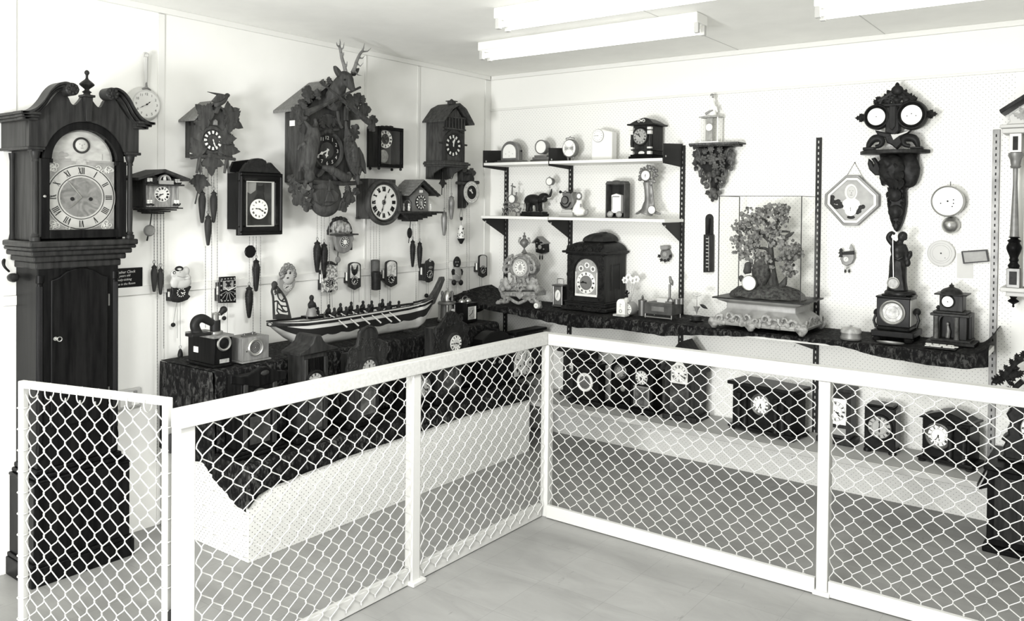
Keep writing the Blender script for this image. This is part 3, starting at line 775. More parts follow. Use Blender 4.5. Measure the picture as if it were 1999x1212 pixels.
for nm, a, L in (('hour_hand', 3.95, .07), ('minute_hand', 5.6, .09)):
    obj(nm, MB().tube([(0, -.2195, 1.563), (math.sin(a)*L*.6, -.2195, 1.563+math.cos(a)*L*.6), (math.sin(a)*L, -.2195, 1.563+math.cos(a)*L)], [.0018, .0035, .0008], 5), 'steel', D)
obj('maker_boss', MB().box(-.02, .02, -.2165, -.214, 1.701, 1.722), 'silver', dl)
obj('glass', MB().prism(pl_, -.240, -.238), 'glass', dr, smooth=0)
# ---------------------------------------------------------------- knob on a strap, black sign
f = Fr('L', 19, 541, .02); r = f.root('bell_knob', 'dark round knob hanging from a curved strap at the far left of the longcase clock', 'bell pull')
obj('strap', MB().tube([f.p3(8, 507, .03), f.p3(7, 510, .04), f.p3(7, 516, .05), f.p3(10, 522, .05), f.p3(18, 530, .04)], [.006, .007, .006, .005, .004], 8), 'iron', r)
obj('knob', MB().lathe([(.012, -.018), (.018, 0), (.019, .018), (.016, .028), (.008, .032)], (0, -.02, .0), 'y', 18), 'carved', r)
f = Fr('L', 250, 541, .008); r = f.root('sign_board', 'small black sign with white handwriting, partly hidden behind the longcase clock', 'sign')
a = f.p(216, 522, .008); b = f.p(277.5, 559, .008); z0 = f.p(250, 560.5, .008)[1]; z1 = f.p(250, 523, .008)[1]; x1 = f.p(277.5, 540, .008)[0]; x0 = -2.722-f.u
obj('board', MB().box(x0, x1, -.004, .006, z0, z1), 'ebony', r, .001)
m = MB(); hh_ = z1-z0; cx = (x0+x1)/2
for i, (t, off, sz) in enumerate((('Grandfather Clock', .004, .19), ('400 years old', .004, .16), ('and lovely-ticking', 0, .16), ('The Time in the Room', .004, .155))):
    text(m, t, (cx+off, -.0046, z1-hh_*(.2+.205*i)), hh_*sz*1.05, -.035, .9, .25)
obj('handwriting', m, 'bone', r, smooth=0)
# ---------------------------------------------------------------- frying pan clock
f = Fr('L', 286, 203, .035); r = f.root('frying_pan_clock', 'pale enamel frying pan clock hanging by its handle at the shoulder of the longcase clock', 'clock')
R0 = f.h(34.5)
obj('pan', MB().lathe([(R0*.98, -.034), (R0, -.030), (R0*.97, -.022), (R0*.86, -.004), (R0*.80, 0), (.004, .001)], (0, 0, 0), 'y', 44), mottled('greyish enamel', .50, .56, 6, .35), r)
hz = f.p(284, 106, .035)[1]
obj('handle', MB().tube([(0, .012, R0*.93), (-.001, .006, R0+.03), (-.002, .004, hz*.75), (-.002, .004, hz-.014)], [.007, .010, .011, .012], 8), 'lgrey', r)
obj('hanging_loop', MB().ring((-.002, .004, hz-.004), .011, .005, 'y', 18, 8), 'lgrey', r)
obj('handle_socket', MB().tube([(-.02, .001, R0*.82), (0, -.002, R0*.93), (0, .004, R0+.028)], [.004, .006, .004], 6).tube([(.02, .001, R0*.82), (0, -.002, R0*.93)], [.004, .005], 6), 'zinc', r)
D = dial(r, (0, -.0005, -.002), R0*.74, mottled('cream enamel', .66, .7, 5, .4), 'arab', t=(1, 40), track=False, rn=.80, nh=.2, thick=.001, hl=(.42, .66), hw=.025)
# ---------------------------------------------------------------- generic wall chalet pieces
def chains(r, f, pairs, d=.05, mat='chain'):
    for (xa, ya, xb, yb) in pairs:
        obj('chain', chain(MB(), f.p3(xa, ya, d), f.p3(xb, yb, d)), mat, r)
def weights(r, f, lst, style, mat='cuckood', d=.05):
    for (x, yt, yb, rp) in lst:
        a = f.p3(x, yt, d); b = f.p3(x, yb, d); cone_weight(r, a, a[2]-b[2], f.h(rp), style, mat)
# ---------------------------------------------------------------- small chalet clock by the longcase clock
f = Fr('L', 316, 405, 0); r = f.root('chalet_cuckoo_clock', 'small low-roofed chalet cuckoo clock with window boxes, just right of the longcase clock', 'clock')
q = lambda *p: cr(p, 250, 150, 3.673)
F = .13
(xl, _), (xr, _) = f.p(283.5, 385, F), f.p(349, 385, F); zb = f.p(316, 405, F)[1]; zt = f.p(316, 360, F)[1]
xm = (xl+xr)/2; hwid = (xr-xl)/2
obj('case', MB().box(xl, xr, -F, -.002, zb, zt+.03), 'cuckood', r, .002)
obj('front_board', MB().box(xl+.004, xr-.004, -F-.004, -F+.001, zb+.002, zt), mottled('combed pale wood front', .10, .30, 9, .55, (9, 1, 1.2), dist=1.2), r)
ax, az = f.p(322, 330, .17); lx, lz = f.p(269, 346.5, .17); rx, rz = f.p(371, 349, .17)
for (ex, ez) in ((lx, lz), (rx, rz)):
    obj('roof', MB().prism([(ax, az), (ex, ez), (ex, ez-.012), (ax, az-.014)], -.175, -.002), 'cuckood', r, .001)
m = MB().box(xl-.006, xr+.012, -.160, -F, zt-.006, zt+.002)
obj('balcony', m, 'cuckood', r, .002)
zz = zt+.022
arch_band(m := MB(), xm+.004, zz-.005, .022, .028, -.150, -.131, 0, PI, 14); m.box(xm-.03, xm+.038, -.160, -.152, zt+.001, zt+.018)
obj('balcony_arch', m, 'greyp', r)
obj('dancing_figure', MB().ell((xm+.002, -.14, zz+.002), (.004, .004, .010)).ell((xm+.002, -.14, zz+.014), .004).ell((xm+.009, -.14, zz+.002), (.004, .004, .010)).ell((xm+.009, -.14, zz+.014), .004), 'bone', r)
for cx_, cz_ in ((xl+.018, zt+.013), (xr-.010, zt+.012), (xl+.018, zb+.02), (xr-.014, zb+.02)):
    w = MB(); 
    for i in range(2):
        for j in range(2): w.box(cx_-.012+i*.0125, cx_-.0015+i*.0125, -F-.0075, -F-.004, cz_-.002+j*.009, cz_+.006+j*.009)
    w = obj('window', w, 'bone', r)
    fl_ = MB()
    for i in range(9): fl_.ell((cx_-.016+i*.004, -F-.008, cz_-.006+RN.uniform(-.003, .003)), .0042, 6, 5)
    obj('flower_box', fl_, 'walnut', w)
m = MB()
for i in range(4): m.box(xm-hwid*(1.12-.24*i), xm+hwid*(1.12-.24*i), -F-.022+.02*i, -.004, zb-.006-.008*i, zb-.008*i)
obj('stepped_base', m, 'cuckood', r, .001)
dx, dz = f.p(317.3, 379, F+.01)
D = dial(r, (dx, -F-.004, dz), f.h(14.6, F), 'bone', 'roman', t=(8, 40), rn=.76, nh=.30, track=False, kn=.16)
m = MB().tube([f.p3(297, 410, .07), f.p3(293, 440, .07), f.p3(287, 470, .07)], [.003, .003, .004], 6)
p = obj('pendulum_rod', m, 'cuckood', r)
a = f.p3(291.7, 450, .075); obj('pendulum_bob', MB().lathe([(.026, -.004), (.027, 0), (.021, .005), (.017, .004), (.002, .006)], a, 'y', 24), 'zinc', r)
weights(r, f, ((301, 522, 570, 5.8), (313.5, 528, 575.5, 5.6)), 'ribbed')
chains(r, f, ((301, 412, 301, 514), (313.5, 412, 313.5, 519), (307, 412, 307, 893), (319.5, 412, 319.5, 680)))
a = f.p3(307, 897, .05); obj('chain_ring', MB().ring(a, .008, .0016, 'y', 14, 5), 'chain', r)
# ---------------------------------------------------------------- leaf-carved cuckoo clock with a bird on top
f = Fr('L', 413, 312, 0); r = f.root('carved_cuckoo_clock', 'leaf-carved cuckoo clock with a bird on top and three ribbed cone weights', 'clock')
F = dep('L', 361, 392, 270); F = min(max(F, .10), .15)
xl = f.p(392, 270, F)[0]; xr = f.p(449, 270, F)[0]; zb = f.p(418, 308, F)[1]; zt = f.p(418, 233, F)[1]; xm = (xl+xr)/2
ca = obj('case', MB().prism([(xl, zb), (xr, zb), (xr, zt), (xm, zt+.075), (xl, zt)], -F, -.002), 'cuckoo', r, .001)
m = MB()
for i in range(2): m.box(xl-.001, xl+.004, -.05-i*.04, -.035-i*.04, zt-.032, zt-.012)
obj('side_vent', m, 'ink', ca)
obj('paper_tag', MB().box(xl-.0012, xl-.0004, -.075, -.045, zb+.018, zb+.040), 'paper', ca)
for s, e in ((-1, xl-.035), (1, xr+.035)): obj('roof', MB().prism([(xm, zt+.094), (e, zt-.006), (e, zt-.016), (xm, zt+.082)], -F-.002, -.001), 'cuckool', r, .001)
DX, DZ = f.p(415.5, 274, F+.012)
Rd = f.h(19.8, F)
obj('dial_surround', MB().lathe([(Rd*1.5, 0), (Rd*1.4, .008), (Rd*1.06, .012), (Rd*1.05, .004)], (DX, -F+.001, DZ), 'y', 36), 'cuckoo', r)
dial(r, (DX, -F-.009, DZ), Rd, 'cuckood', 'plaque', 'bone', (5, 27), 'bone', rn=.78, nh=.30, track=False, centre=('cuckoo', .5))
dx, dz = f.p(421, 239, F+.01)
dr = obj('cuckoo_door', MB().prism([(dx-.011, dz-.013), (dx+.011, dz-.013), (dx+.011, dz+.008), (dx, dz+.015), (dx-.011, dz+.008)], -F-.012, -F+.002, .002), 'cuckool', r)
def lv(nm, f, r, base, tip, kind, d, mat, tilt=-.15, wide=1., th=.006):
    a = f.p3(base[0], base[1], d); b = f.p3(tip[0], tip[1], d); v = Vector(b)-Vector(a)
    return obj(nm, MB().leaf(a, v.length, math.atan2(v.x, v.z), kind, th, .22, tilt, wide), mat, r)
for b_, t_ in (((414, 230), (384, 203)), ((441, 226), (477, 250)), ((438, 226), (470, 212)), ((437, 303), (457, 262)), ((415, 300), (416, 344)), ((396, 300), (375, 268)), ((408, 238), (380, 238)), ((440, 282), (447, 246)), ((428, 306), (446, 292))):
    lv('leaf', f, r, b_, t_, 'maple', F+.014, 'cuckoo', -.2, .95)
obj('branch', MB().tube([f.p3(372, 308, F+.01), f.p3(395, 305, F+.012), f.p3(437, 308, F+.012), f.p3(459, 311, F+.01)], [.008, .009, .009, .008], 8).tube([f.p3(390, 306, F+.012), f.p3(384, 338, F+.01)], [.009, .006], 8).tube([f.p3(390, 306, F+.012), f.p3(391, 337, F+.01)], [.008, .006], 8).tube([f.p3(443, 308, F+.01), f.p3(438, 338, F+.01)], [.009, .006], 8).tube([f.p3(443, 308, F+.01), f.p3(447, 338, F+.01)], [.008, .006], 8), 'cuckoo', r)
# bird
b = MB(); d = F+.02; P = lambda x, y, dd=0: f.p3(*cr([(x, y)], 250, 150, 3.673)[0], d+dd)
b.tube([P(625, 215), P(650, 185), P(680, 165), P(706, 138)], [.008, .019, .019, .011], 10); b.ell(P(712, 132), (.013, .011, .011)); b.tube([P(718, 128), P(737, 127)], [.005, .0008], 6)
bd = obj('carved_bird', b, 'cuckoo', r, vox=.0035)
w = MB().prism([f.p(*p_, d+.02) for p_ in q((600, 175), (640, 130), (570, 106), (650, 117), (690, 125), (700, 150), (665, 178), (630, 185))], f.y(d+.024), f.y(d+.012), .003)
obj('wing', w, 'cuckoo', bd)
obj('tail', MB().prism([f.p(*p_, d) for p_ in q((615, 260), (640, 205), (665, 215), (640, 265))], f.y(d+.006), f.y(d-.006), .002), 'cuckoo', bd)
obj('pendulum_rod', MB().tube([f.p3(391, 335, .06), f.p3(388, 365, .06), f.p3(381, 398, .06)], [.0025, .003, .004], 6), 'cuckoo', r)
lv('pendulum_leaf', f, r, (391, 341), (387, 378), 'maple', .066, 'cuckoo', 0, 1.0)
weights(r, f, ((394.7, 378, 435.5, 6.6), (417.2, 378, 435, 6.6), (406.3, 424.5, 479.5, 6.5)), 'ribbed')
chains(r, f, ((394.7, 315, 394.7, 371), (417.2, 315, 417.2, 369), (406, 315, 406, 417), (424, 315, 424, 640), (401, 480, 401, 640), (413, 315, 413, 640)))
# ---------------------------------------------------------------- framed clock with a cat picture
f = Fr('L', 511, 459, 0); r = f.root('picture_frame_clock', 'black box-framed clock with a small round dial set in a dark cat picture', 'clock')
q = lambda *p: cr(p, 430, 280, 6.06); F = .125
fx0, fx1 = f.p(469.6, 398, F)[0], f.p(553.4, 398, F)[0]; zt = f.p(511, 337, F)[1]; zb = f.p(511, 459, F)[1]
obj('case', MB().box(fx0+.004, fx1-.004, -.085, -.002, zb+.03, zt-.004), 'ebony', r, .002)
m = MB(); frame_poly(m, fx0, fx1, zb, zt, .045, -F+.012, -.086, .006); frame_poly(m, fx0+.002, fx1-.002, zb+.002, zt-.002, .016, -F, -F+.012, .005)
fr = obj('frame', m, 'ebony', r, .001)
gx0, gx1 = f.p(477.5, 398, .10)[0], f.p(536, 398, .10)[0]; gz0 = f.p(507, 442, .1)[1]; gz1 = f.p(507, 353, .1)[1]
obj('inner_slip', frame_poly(MB(), fx0+.044, fx1-.044, zb+.044, zt-.044, .006, -.108, -.09, .001), 'lgrey', r)
pc = obj('picture', MB().box(fx0+.045, fx1-.045, -.093, -.087, zb+.045, zt-.045), mottled('dark painted picture', .028, .065, 10, .4), r)
m = MB(); pw = (fx1-fx0-.09); ph_ = zt-zb-.09; X = lambda t: fx0+.045+pw*t; Z = lambda t: zb+.045+ph_*t
m.prism([(X(.03), Z(.78)), (X(.03), Z(.98)), (X(.40), Z(.98)), (X(.38), Z(.80)), (X(.2), Z(.72))], -.0945, -.0925); obj('painted_sky', m, 'greyp', pc)
m = MB(); hd = [(X(.40), Z(.80)), (X(.41), Z(.95)), (X(.47), Z(.90)), (X(.60), Z(.90)), (X(.68), Z(.95)), (X(.68), Z(.78)), (X(.62), Z(.70)), (X(.46), Z(.70))]
m.prism(hd, -.0965, -.0925, .001).prism([(X(.18), Z(.05)), (X(.2), Z(.45)), (X(.42), Z(.72)), (X(.66), Z(.72)), (X(.82), Z(.4)), (X(.85), Z(.05))], -.0955, -.0925, .001)
obj('painted_cat', m, 'upr', pc)
dx, dz = f.p(506, 408, .10); D = dial(r, (dx, -.096, dz), f.h(19.2, .1), 'dial', 'roman', t=(3.2, 46), rn=.74, nh=.2, track=False, thick=.004, hl=(.6, .55))
obj('glass', MB().box(fx0+.03, fx1-.03, -.1165, -.115, zb+.03, zt-.03), 'glass', fr, smooth=0)
hc = [(fx0+.004, zt)]+[(f.p(*p_, F)) for p_ in q((300, 255), (330, 225), (345, 235), (365, 195), (400, 180), (450, 174), (500, 180), (545, 205), (560, 245), (580, 245), (595, 225), (612, 232), (650, 275))]+[(fx1-.012, zt)]
obj('crest', MB().prism(hc, -F, -F+.025, .003), 'carved', r)
obj('crest_back', MB().prism([(fx0+.004, zt), (fx0+.03, zt+.055), (fx0+.12, zt+.07), (fx1-.01, zt)], -.02, -.003), 'ebony', r)
obj('pendulum_bob', MB().lathe([(.032, -.004), (.034, 0), (.03, .005), (.004, .006)], f.p3(488.5, 491, .06), 'y', 10), 'ebony', r)
weights(r, f, ((500, 511, 569, 7.2), (486.4, 563.5, 621, 7.2)), 'scales', 'carved', .055)
chains(r, f, ((487, 461, 486.4, 555), (500, 461, 500, 503), (494, 461, 494, 652), (508.5, 461, 508.5, 652)), .055)
# ---------------------------------------------------------------- great hunting cuckoo clock with stag
f = Fr('L', 638, 420, 0); r = f.root('stag_cuckoo_clock', 'largest carved hunting cuckoo clock, with antlered stag head, crossed rifles and hanging game', 'clock')
q1 = lambda x, y, d: f.p3(520+x/3.189, 60+y/3.189, d); q2 = lambda pts, d: f.pl(cr(pts, 520, 60, 3.189), d)
F = .17
xl, xr = f.p(594, 290, F)[0], f.p(684, 290, F)[0]; zb = f.p(638, 357, F)[1]; zt = f.p(638, 222, F)[1]; xm = (xl+xr)/2
ca = obj('case', MB().prism([(xl, zb), (xr, zb), (xr, zt), (xm, zt+.16), (xl, zt)], -F, -.002), 'cuckoo', r, .002)
obj('paper_tag', MB().box(xl-.0014, xl-.0006, -.09, -.045, zt-.075, zt-.045), 'paper', ca)
for e in (xl-.075, xr+.075): obj('roof', MB().prism([(xm, zt+.185), (e, zt+.005), (e, zt-.010), (xm, zt+.165)], -F-.03, -.001), 'cuckool', r, .002)
DX, DZ = f.p(640, 293.6, F+.02); Rd = f.h(29, F)
obj('dial_surround', MB().lathe([(Rd*1.34, 0), (Rd*1.34, .016), (Rd*1.22, .03), (Rd*1.08, .026), (Rd*1.02, .012)], (DX, -F+.002, DZ), 'y', 44), 'cuckoo', r)
dial(r, (DX, -F-.010, DZ), Rd*1.04, 'carved', 'arab', 'bone', (5.7, 41), 'bone', rn=.80, nh=.24, track=False, centre=('cuckoo', .52), hw=.08)
# stag: neck, head, ears, antlers
hd = MB(); d = .26
hd.tube([q1(400, 470, .18), q1(430, 400, .22), q1(455, 340, .25), q1(480, 300, .275)], [.055, .050, .042, .034], 12)
hd.tube([q1(478, 285, .265), q1(500, 300, .30), q1(518, 330, .325), q1(535, 362, .34)], [.034, .036, .026, .017], 12); hd.ell(q1(537, 363, .345), (.018, .016, .014))
sh = obj('stag_head', hd, 'cuckoo', r, vox=.004)
for pts_ in ([(476, 296), (450, 285), (430, 250), (427, 218), (452, 238), (470, 262)], [(530, 275), (545, 245), (575, 232), (570, 258), (550, 282)]): obj('ear', MB().prism(q2(cat(pts_, 3), .275), -.285, -.262, .006), 'cuckoo', sh)
for (x, y) in ((487, 305), (521, 300)): obj('eye', MB().ell(q1(x, y, .325), .0055, 10, 7), 'ink', sh)
for pts_ in ([[(495, 262), (485, 220), (470, 170), (462, 125), (455, 100)], [(455, 102), (440, 90), (436, 68)], [(456, 102), (460, 75), (457, 50)], [(461, 118), (478, 108), (486, 72)], [(490, 235), (500, 215), (503, 185)], [(470, 165), (480, 145), (482, 128)]],
             [[(535, 262), (552, 225), (562, 190), (580, 150), (596, 128)], [(596, 128), (606, 105), (611, 76)], [(596, 130), (630, 128), (657, 103)], [(578, 168), (598, 172), (615, 152)], [(562, 200), (585, 222), (606, 196)], [(545, 245), (570, 275), (599, 281)]]):
    m = MB()
    for k_, br in enumerate(pts_):
        n_ = len(br); m.tube([q1(x, y, .285+.012*(i if k_ else 0)) for i, (x, y) in enumerate(br)], [(.0115 if k_ == 0 else .0065)*(1-.75*i/(n_-1) if k_ else 1-.35*i/(n_-1)) for i in range(n_)], 8)
    obj('antler', m, 'cuckool', sh, vox=.0028)
# rifles
for i_, (a_, b_, st) in enumerate((((255, 512), (586, 356), 0), ((632, 565), (335, 322), 1))):
    A, B = Vector(q1(*a_, .25+.03*i_)), Vector(q1(*b_, .30+.02*i_)); v = B-A
    m = MB().tube([A, A+v*.1, A+v*.3, A+v*.42, A+v*.6], [.019, .017, .011, .009, .007], 8).tube([A+v*.35+Vector((0, -.004, .006)), B+Vector((0, 0, .004))], [.0075, .0065], 8).tube([A+v*.38, A+v*.40+Vector((0, -.002, -.02)), A+v*.46+Vector((0, -.002, -.018)), A+v*.48], .003, 6)
    obj('rifle', m, 'cuckoo', r)
for b_, t_ in (((262, 455), (272, 338)), ((250, 470), (205, 430)), ((255, 480), (160, 540)), ((235, 500), (175, 480)), ((245, 530), (235, 640)), ((330, 430), (320, 360)), ((560, 470), (590, 385)), ((575, 490), (660, 490)), ((560, 500), (520, 390)), ((640, 550), (700, 560)), ((640, 560), (680, 625)), ((560, 580), (545, 690)), ((250, 540), (210, 590)), ((400, 330), (392, 285)), ((360, 345), (355, 300)), ((600, 455), (610, 400)),
                 ((215, 960), (145, 1000)), ((250, 990), (180, 1085)), ((270, 1040), (255, 1130)), ((285, 980), (300, 1080)), ((190, 950), (140, 900)), ((480, 1010), (560, 1060)), ((470, 1040), (500, 1130)), ((460, 1060), (455, 1120)), ((540, 990), (585, 1010)), ((500, 960), (525, 1010))):
    a = q1(*b_, .215); c = q1(*t_, .215); v = Vector(c)-Vector(a)
    obj('leaf', MB().leaf(a, v.length, math.atan2(v.x, v.z), 'oak', .008, .2, -.2, 1.1), 'cuckoo', r)
# hare, hanging head down on the left
h_ = MB(); d = .225
h_.tube([q1(285, 600, d), q1(290, 660, d), q1(270, 740, d+.01), q1(262, 820, d+.01), q1(268, 880, d)], [.028, .042, .046, .040, .026], 12)
h_.ell(q1(268, 905, d+.01), (.030, .028, .034)); h_.tube([q1(255, 915, d), q1(238, 960, d), q1(245, 985, d)], [.010, .012, .004], 8); h_.tube([q1(278, 915, d), q1(275, 960, d), q1(290, 985, d)], [.010, .012, .004], 8)
h_.tube([q1(285, 620, d), q1(255, 585, d), q1(235, 560, d)], [.02, .012, .008], 8); h_.tube([q1(295, 615, d), q1(310, 575, d), q1(300, 545, d)], [.02, .012, .008], 8)
h_.tube([q1(250, 800, d+.02), q1(215, 830, d), q1(205, 880, d)], [.018, .011, .007], 8); h_.tube([q1(245, 700, d+.02), q1(205, 720, d), q1(195, 745, d)], [.016, .010, .006], 8)
obj('carved_hare', h_, 'cuckoo', r, vox=.005)
g_ = MB(); d = .22
g_.tube([q1(500, 610, d), q1(512, 670, d), q1(528, 740, d+.01), q1(545, 830, d+.01), q1(558, 890, d), q1(575, 960, d)], [.012, .026, .040, .036, .022, .008], 12)
g_.tube([q1(495, 560, d), q1(500, 615, d)], [.008, .012], 8); g_.tube([q1(530, 870, d), q1(545, 930, d)], [.012, .004], 6)
gd = obj('carved_pheasant', g_, 'cuckoo', r, vox=.005)
obj('wing', MB().prism(q2([(545, 730), (575, 725), (600, 770), (615, 830), (618, 890), (590, 860), (565, 830), (550, 790)], d+.01), f.y(d+.022), f.y(d+.002), .006), 'cuckoo', gd)
m = MB()
for i in range(7):
    for j in range(3): m.leaf(q1(498+i*8+j*17, 655+i*32, .262-.006*abs(j-1)), .05, PI-.25, 'plain', .005, .2, -.25, 1.6)
obj('feathers', m, 'cuckoo', gd)
obj('hanging_cord', MB().tube([q1(440, 480, .21), q1(450, 560, .21), q1(470, 605, .21)], .009, 7).tube([q1(505, 470, .2), q1(500, 560, .21)], .010, 7).tube([q1(490, 470, .2), q1(488, 560, .21)], .008, 7), 'cuckoo', r)
obj('bird_bracket', MB().tube([q1(410, 618, .20), q1(450, 615, .20)], .007, 7), 'cuckoo', r)
# powder horn and game bag
obj('powder_horn', MB().tube([q1(345, 850, .21), q1(390, 860, .225), q1(440, 885, .235), q1(490, 915, .235), q1(512, 905, .23), q1(508, 880, .225)], [.012, .019, .023, .026, .020, .014], 12).ring(q1(405, 868, .228), .021, .005, 'x', 16, 6).ring(q1(420, 876, .228), .022, .004, 'x', 16, 6), 'cuckoo', r)
obj('horn_strap', MB().prism(q2([(380, 860), (345, 905), (325, 915), (318, 900), (350, 860)], .215), -.215, -.195, .003), 'cuckoo', r)
bx_, bz_ = f.p(637.6, 385, .2)
m = MB().ell((bx_, -.19, bz_-.005), (.105, .045, f.h(35)), 22, 14); m.prism(q2([(300, 900), (330, 915), (320, 1000), (440, 1000), (430, 900), (455, 940), (458, 1040), (295, 1040)], .2), -.20, -.175, .004)
bag = obj('game_bag', m, 'cuckoo', r)
obj('bag_flap', MB().prism(q2([(300, 1010), (330, 985), (420, 985), (455, 1015), (445, 1060), (400, 1090), (350, 1090), (310, 1060)], .24), -.243, -.222, .006), 'cuckoo', bag)
obj('bag_tassel', MB().tube([q1(395, 930, .235), q1(390, 1000, .25)], .006, 6).prism(q2([(385, 1000), (400, 1000), (432, 1065), (365, 1065)], .252), -.256, -.246, .003), 'cuckoo', bag)
obj('bottom_branch', MB().tube([q1(190, 945, .19), q1(270, 940, .2), q1(480, 950, .2), q1(590, 945, .19)], [.010, .014, .014, .010], 8), 'cuckoo', r)
obj('carved_leafage', MB().leaf(q1(385, 520, .175), .075, PI, 'maple', .006, .2, 0, 1.3).leaf(q1(330, 545, .175), .06, 2.6, 'oak').leaf(q1(440, 545, .175), .06, -2.6, 'oak'), 'cuckoo', r)
obj('dial_knot', MB().ell((DX, -F-.03, DZ+Rd*1.24), (.028, .012, .016)).ell((DX-.025, -F-.028, DZ+Rd*1.18), (.012, .01, .012)).ell((DX+.025, -F-.028, DZ+Rd*1.18), (.012, .01, .012)), 'cuckoo', r, vox=.004)
weights(r, f, ((619.4, 475, 532, 7.2), (632.7, 479, 536.5, 7.2)), 'scales', 'carved', .07)
chains(r, f, ((619.4, 418, 619.4, 466), (632.7, 418, 632.7, 471), (627, 418, 627, 640), (643, 418, 643, 640)), .07)
# ---------------------------------------------------------------- skeleton movement in a glazed box
f = Fr('L', 760, 328, 0); r = f.root('skeleton_wall_clock', 'small dark glazed wall box showing an open skeleton dial, right of the stag clock', 'clock')
F = dep('L', 715.5, 737, 290); F = min(max(F, .08), .13)
xl, xr = f.p(737, 290, F)[0], f.p(785, 290, F)[0]; zt, zb = f.p(761, 248.5, F)[1], f.p(761, 327, F)[1]
m = MB().box(xl, xr, -.008, -.002, zb, zt).box(xl, xl+.010, -F, -.008, zb, zt).box(xr-.010, xr, -F, -.008, zb, zt).box(xl+.010, xr-.010, -F, -.008, zb, zb+.010).box(xl+.010, xr-.010, -F, -.008, zt-.010, zt)
obj('case', m, 'walnut', r, .001)
dr = obj('door_frame', frame_poly(MB(), xl, xr, zb, zt, .020, -F-.014, -F-.001, .003), 'mahog', r)
obj('back_lining', MB().box(xl+.0105, xr-.0105, -.0095, -.0082, zb+.0105, zt-.0105), 'oak', r)
cx_, cz_ = f.p(752.5, 271.6, F*.7); Rr_ = f.h(17, F*.7)
m = annulus(MB(), (cx_, cz_), Rr_*.62, Rr_, -F*.7, -F*.7+.003); D = obj('chapter_ring', m, 'dial', r)
m = MB(); [roman(m, ROM[i], cx_+math.sin(TAU*i/12)*Rr_*.81, cz_+math.cos(TAU*i/12)*Rr_*.81, -F*.7-.0006, TAU*i/12, Rr_*.26, .14) for i in range(12)]; obj('numerals', m, 'ink', D, smooth=0)
m = MB()
for a in (.8, 2.35, 3.93, 5.5): m.tube([(cx_, -F*.65, cz_), (cx_+Rr_*.7*math.sin(a), -F*.65, cz_+Rr_*.7*math.cos(a))], .003, 6)
m.ring((cx_, -F*.6, cz_-.008), Rr_*.35, .003, 'y', 24, 6).ring((cx_+.006, -F*.55, cz_+.012), Rr_*.22, .0025, 'y', 20, 6); obj('skeleton_wheels', m, 'brassd', D)
for nm, a, L in (('hour_hand', 4.1, .5), ('minute_hand', 0, .8)): obj(nm, MB().tube([(cx_, -F*.75, cz_), (cx_+Rr_*L*math.sin(a), -F*.75, cz_+Rr_*L*math.cos(a))], [.0018, .001], 5), 'ink', D)
cx2, cz2 = f.p(748.5, 305, F*.6); obj('pendulum_bob', MB().lathe([(f.h(12), -.003), (f.h(12.4), 0), (f.h(9), .004), (.003, .006)], (cx2, -F*.6, cz2), 'y', 28), 'silver', r)
obj('pendulum_rod', MB().tube([(cx2, -F*.58, cz2), (cx_, -F*.58, cz_)], .002, 6), 'brassd', r)
obj('glass', MB().box(xl+.019, xr-.019, -F-.008, -F-.0065, zb+.019, zt-.019), 'glass', dr, smooth=0)
for x, y in ((xl+.012, -F), (xr-.012, -F), (xl+.012, -.02), (xr-.012, -.02)): obj('foot', MB().ell((x, y, zb-.008), .009, 10, 8), 'walnut', r)
obj('crest', MB().ell(((xl+xr)/2-.02, -F+.006, zt+.003), (.02, .006, .007)).ell(((xl+xr)/2+.012, -F+.006, zt+.004), (.022, .006, .008)).ell(((xl+xr)/2-.055, -F+.006, zt+.002), (.018, .006, .005)), 'walnut', r, vox=.002)
# ---------------------------------------------------------------- round wall clock
f = Fr('L', 747.4, 416, 0); r = f.root('round_wall_clock', 'round wooden wall clock with broad ringed rim and cream roman dial', 'clock')
F = .115; cx_, cz_ = f.p(747.4, 394.8, F); Rv = f.h(44.5, F)
x0 = f.p(707, 390, 0)[0]
obj('case', MB().box(cx_-.11, cx_+.11, -F+.006, -.002, cz_-.10, cz_+.14), 'cuckoo', r, .003)
obj('side_peg', MB().cyl((cx_-.13, -.03, cz_-.095), .008, 0, .03, 'x', 10), 'cuckoo', r)
m = MB().lathe([(Rv*.74, .006), (Rv*.76, .018), (Rv*.80, .020), (Rv*.83, .012), (Rv*.86, .028), (Rv*.93, .034), (Rv*.985, .024), (Rv, .008), (Rv*.98, 0), (Rv*.74, 0)], (cx_, -F+.004, cz_), 'y', 56)
obj('rim', m, 'cuckoo', r)
dial(r, (cx_, -F-.004, cz_), Rv*.75, mottled('cream aged dial', .55, .68, 5, .5), 'roman', t=(12.05, 33), rn=.76, nh=.27, track=False, centre=('greyp', .0), hw=.035, hl=(.5, .72), kn=.15)
obj('boss', MB().lathe([(.016, 0), (.014, .004), (.003, .005)], (cx_, -F-.008, cz_), 'y', 18), 'brassd', r)
for x, y0_, y1_, nm in ((734.5, 507, 541, 0), (729.8, 529, 566, 1)):
    a = f.p3(x, y0_, .06); b_ = f.p3(x, y1_, .06); h_ = a[2]-b_[2]
    obj('weight', MB().lathe([(.010, 0), (.028, .004), (.029, h_*.75), (.029, h_-.006), (.02, h_)][::1], (a[0], -.05-.03*nm, b_[2]), 'z', 18), 'shoe' if nm == 0 else 'carved', r, label='cylindrical iron weight')
chains(r, f, ((723.5, 432, 723.5, 600), (734.5, 436, 734.5, 505), (729.5, 436, 729.5, 528), (741, 436, 741, 620)), .055)
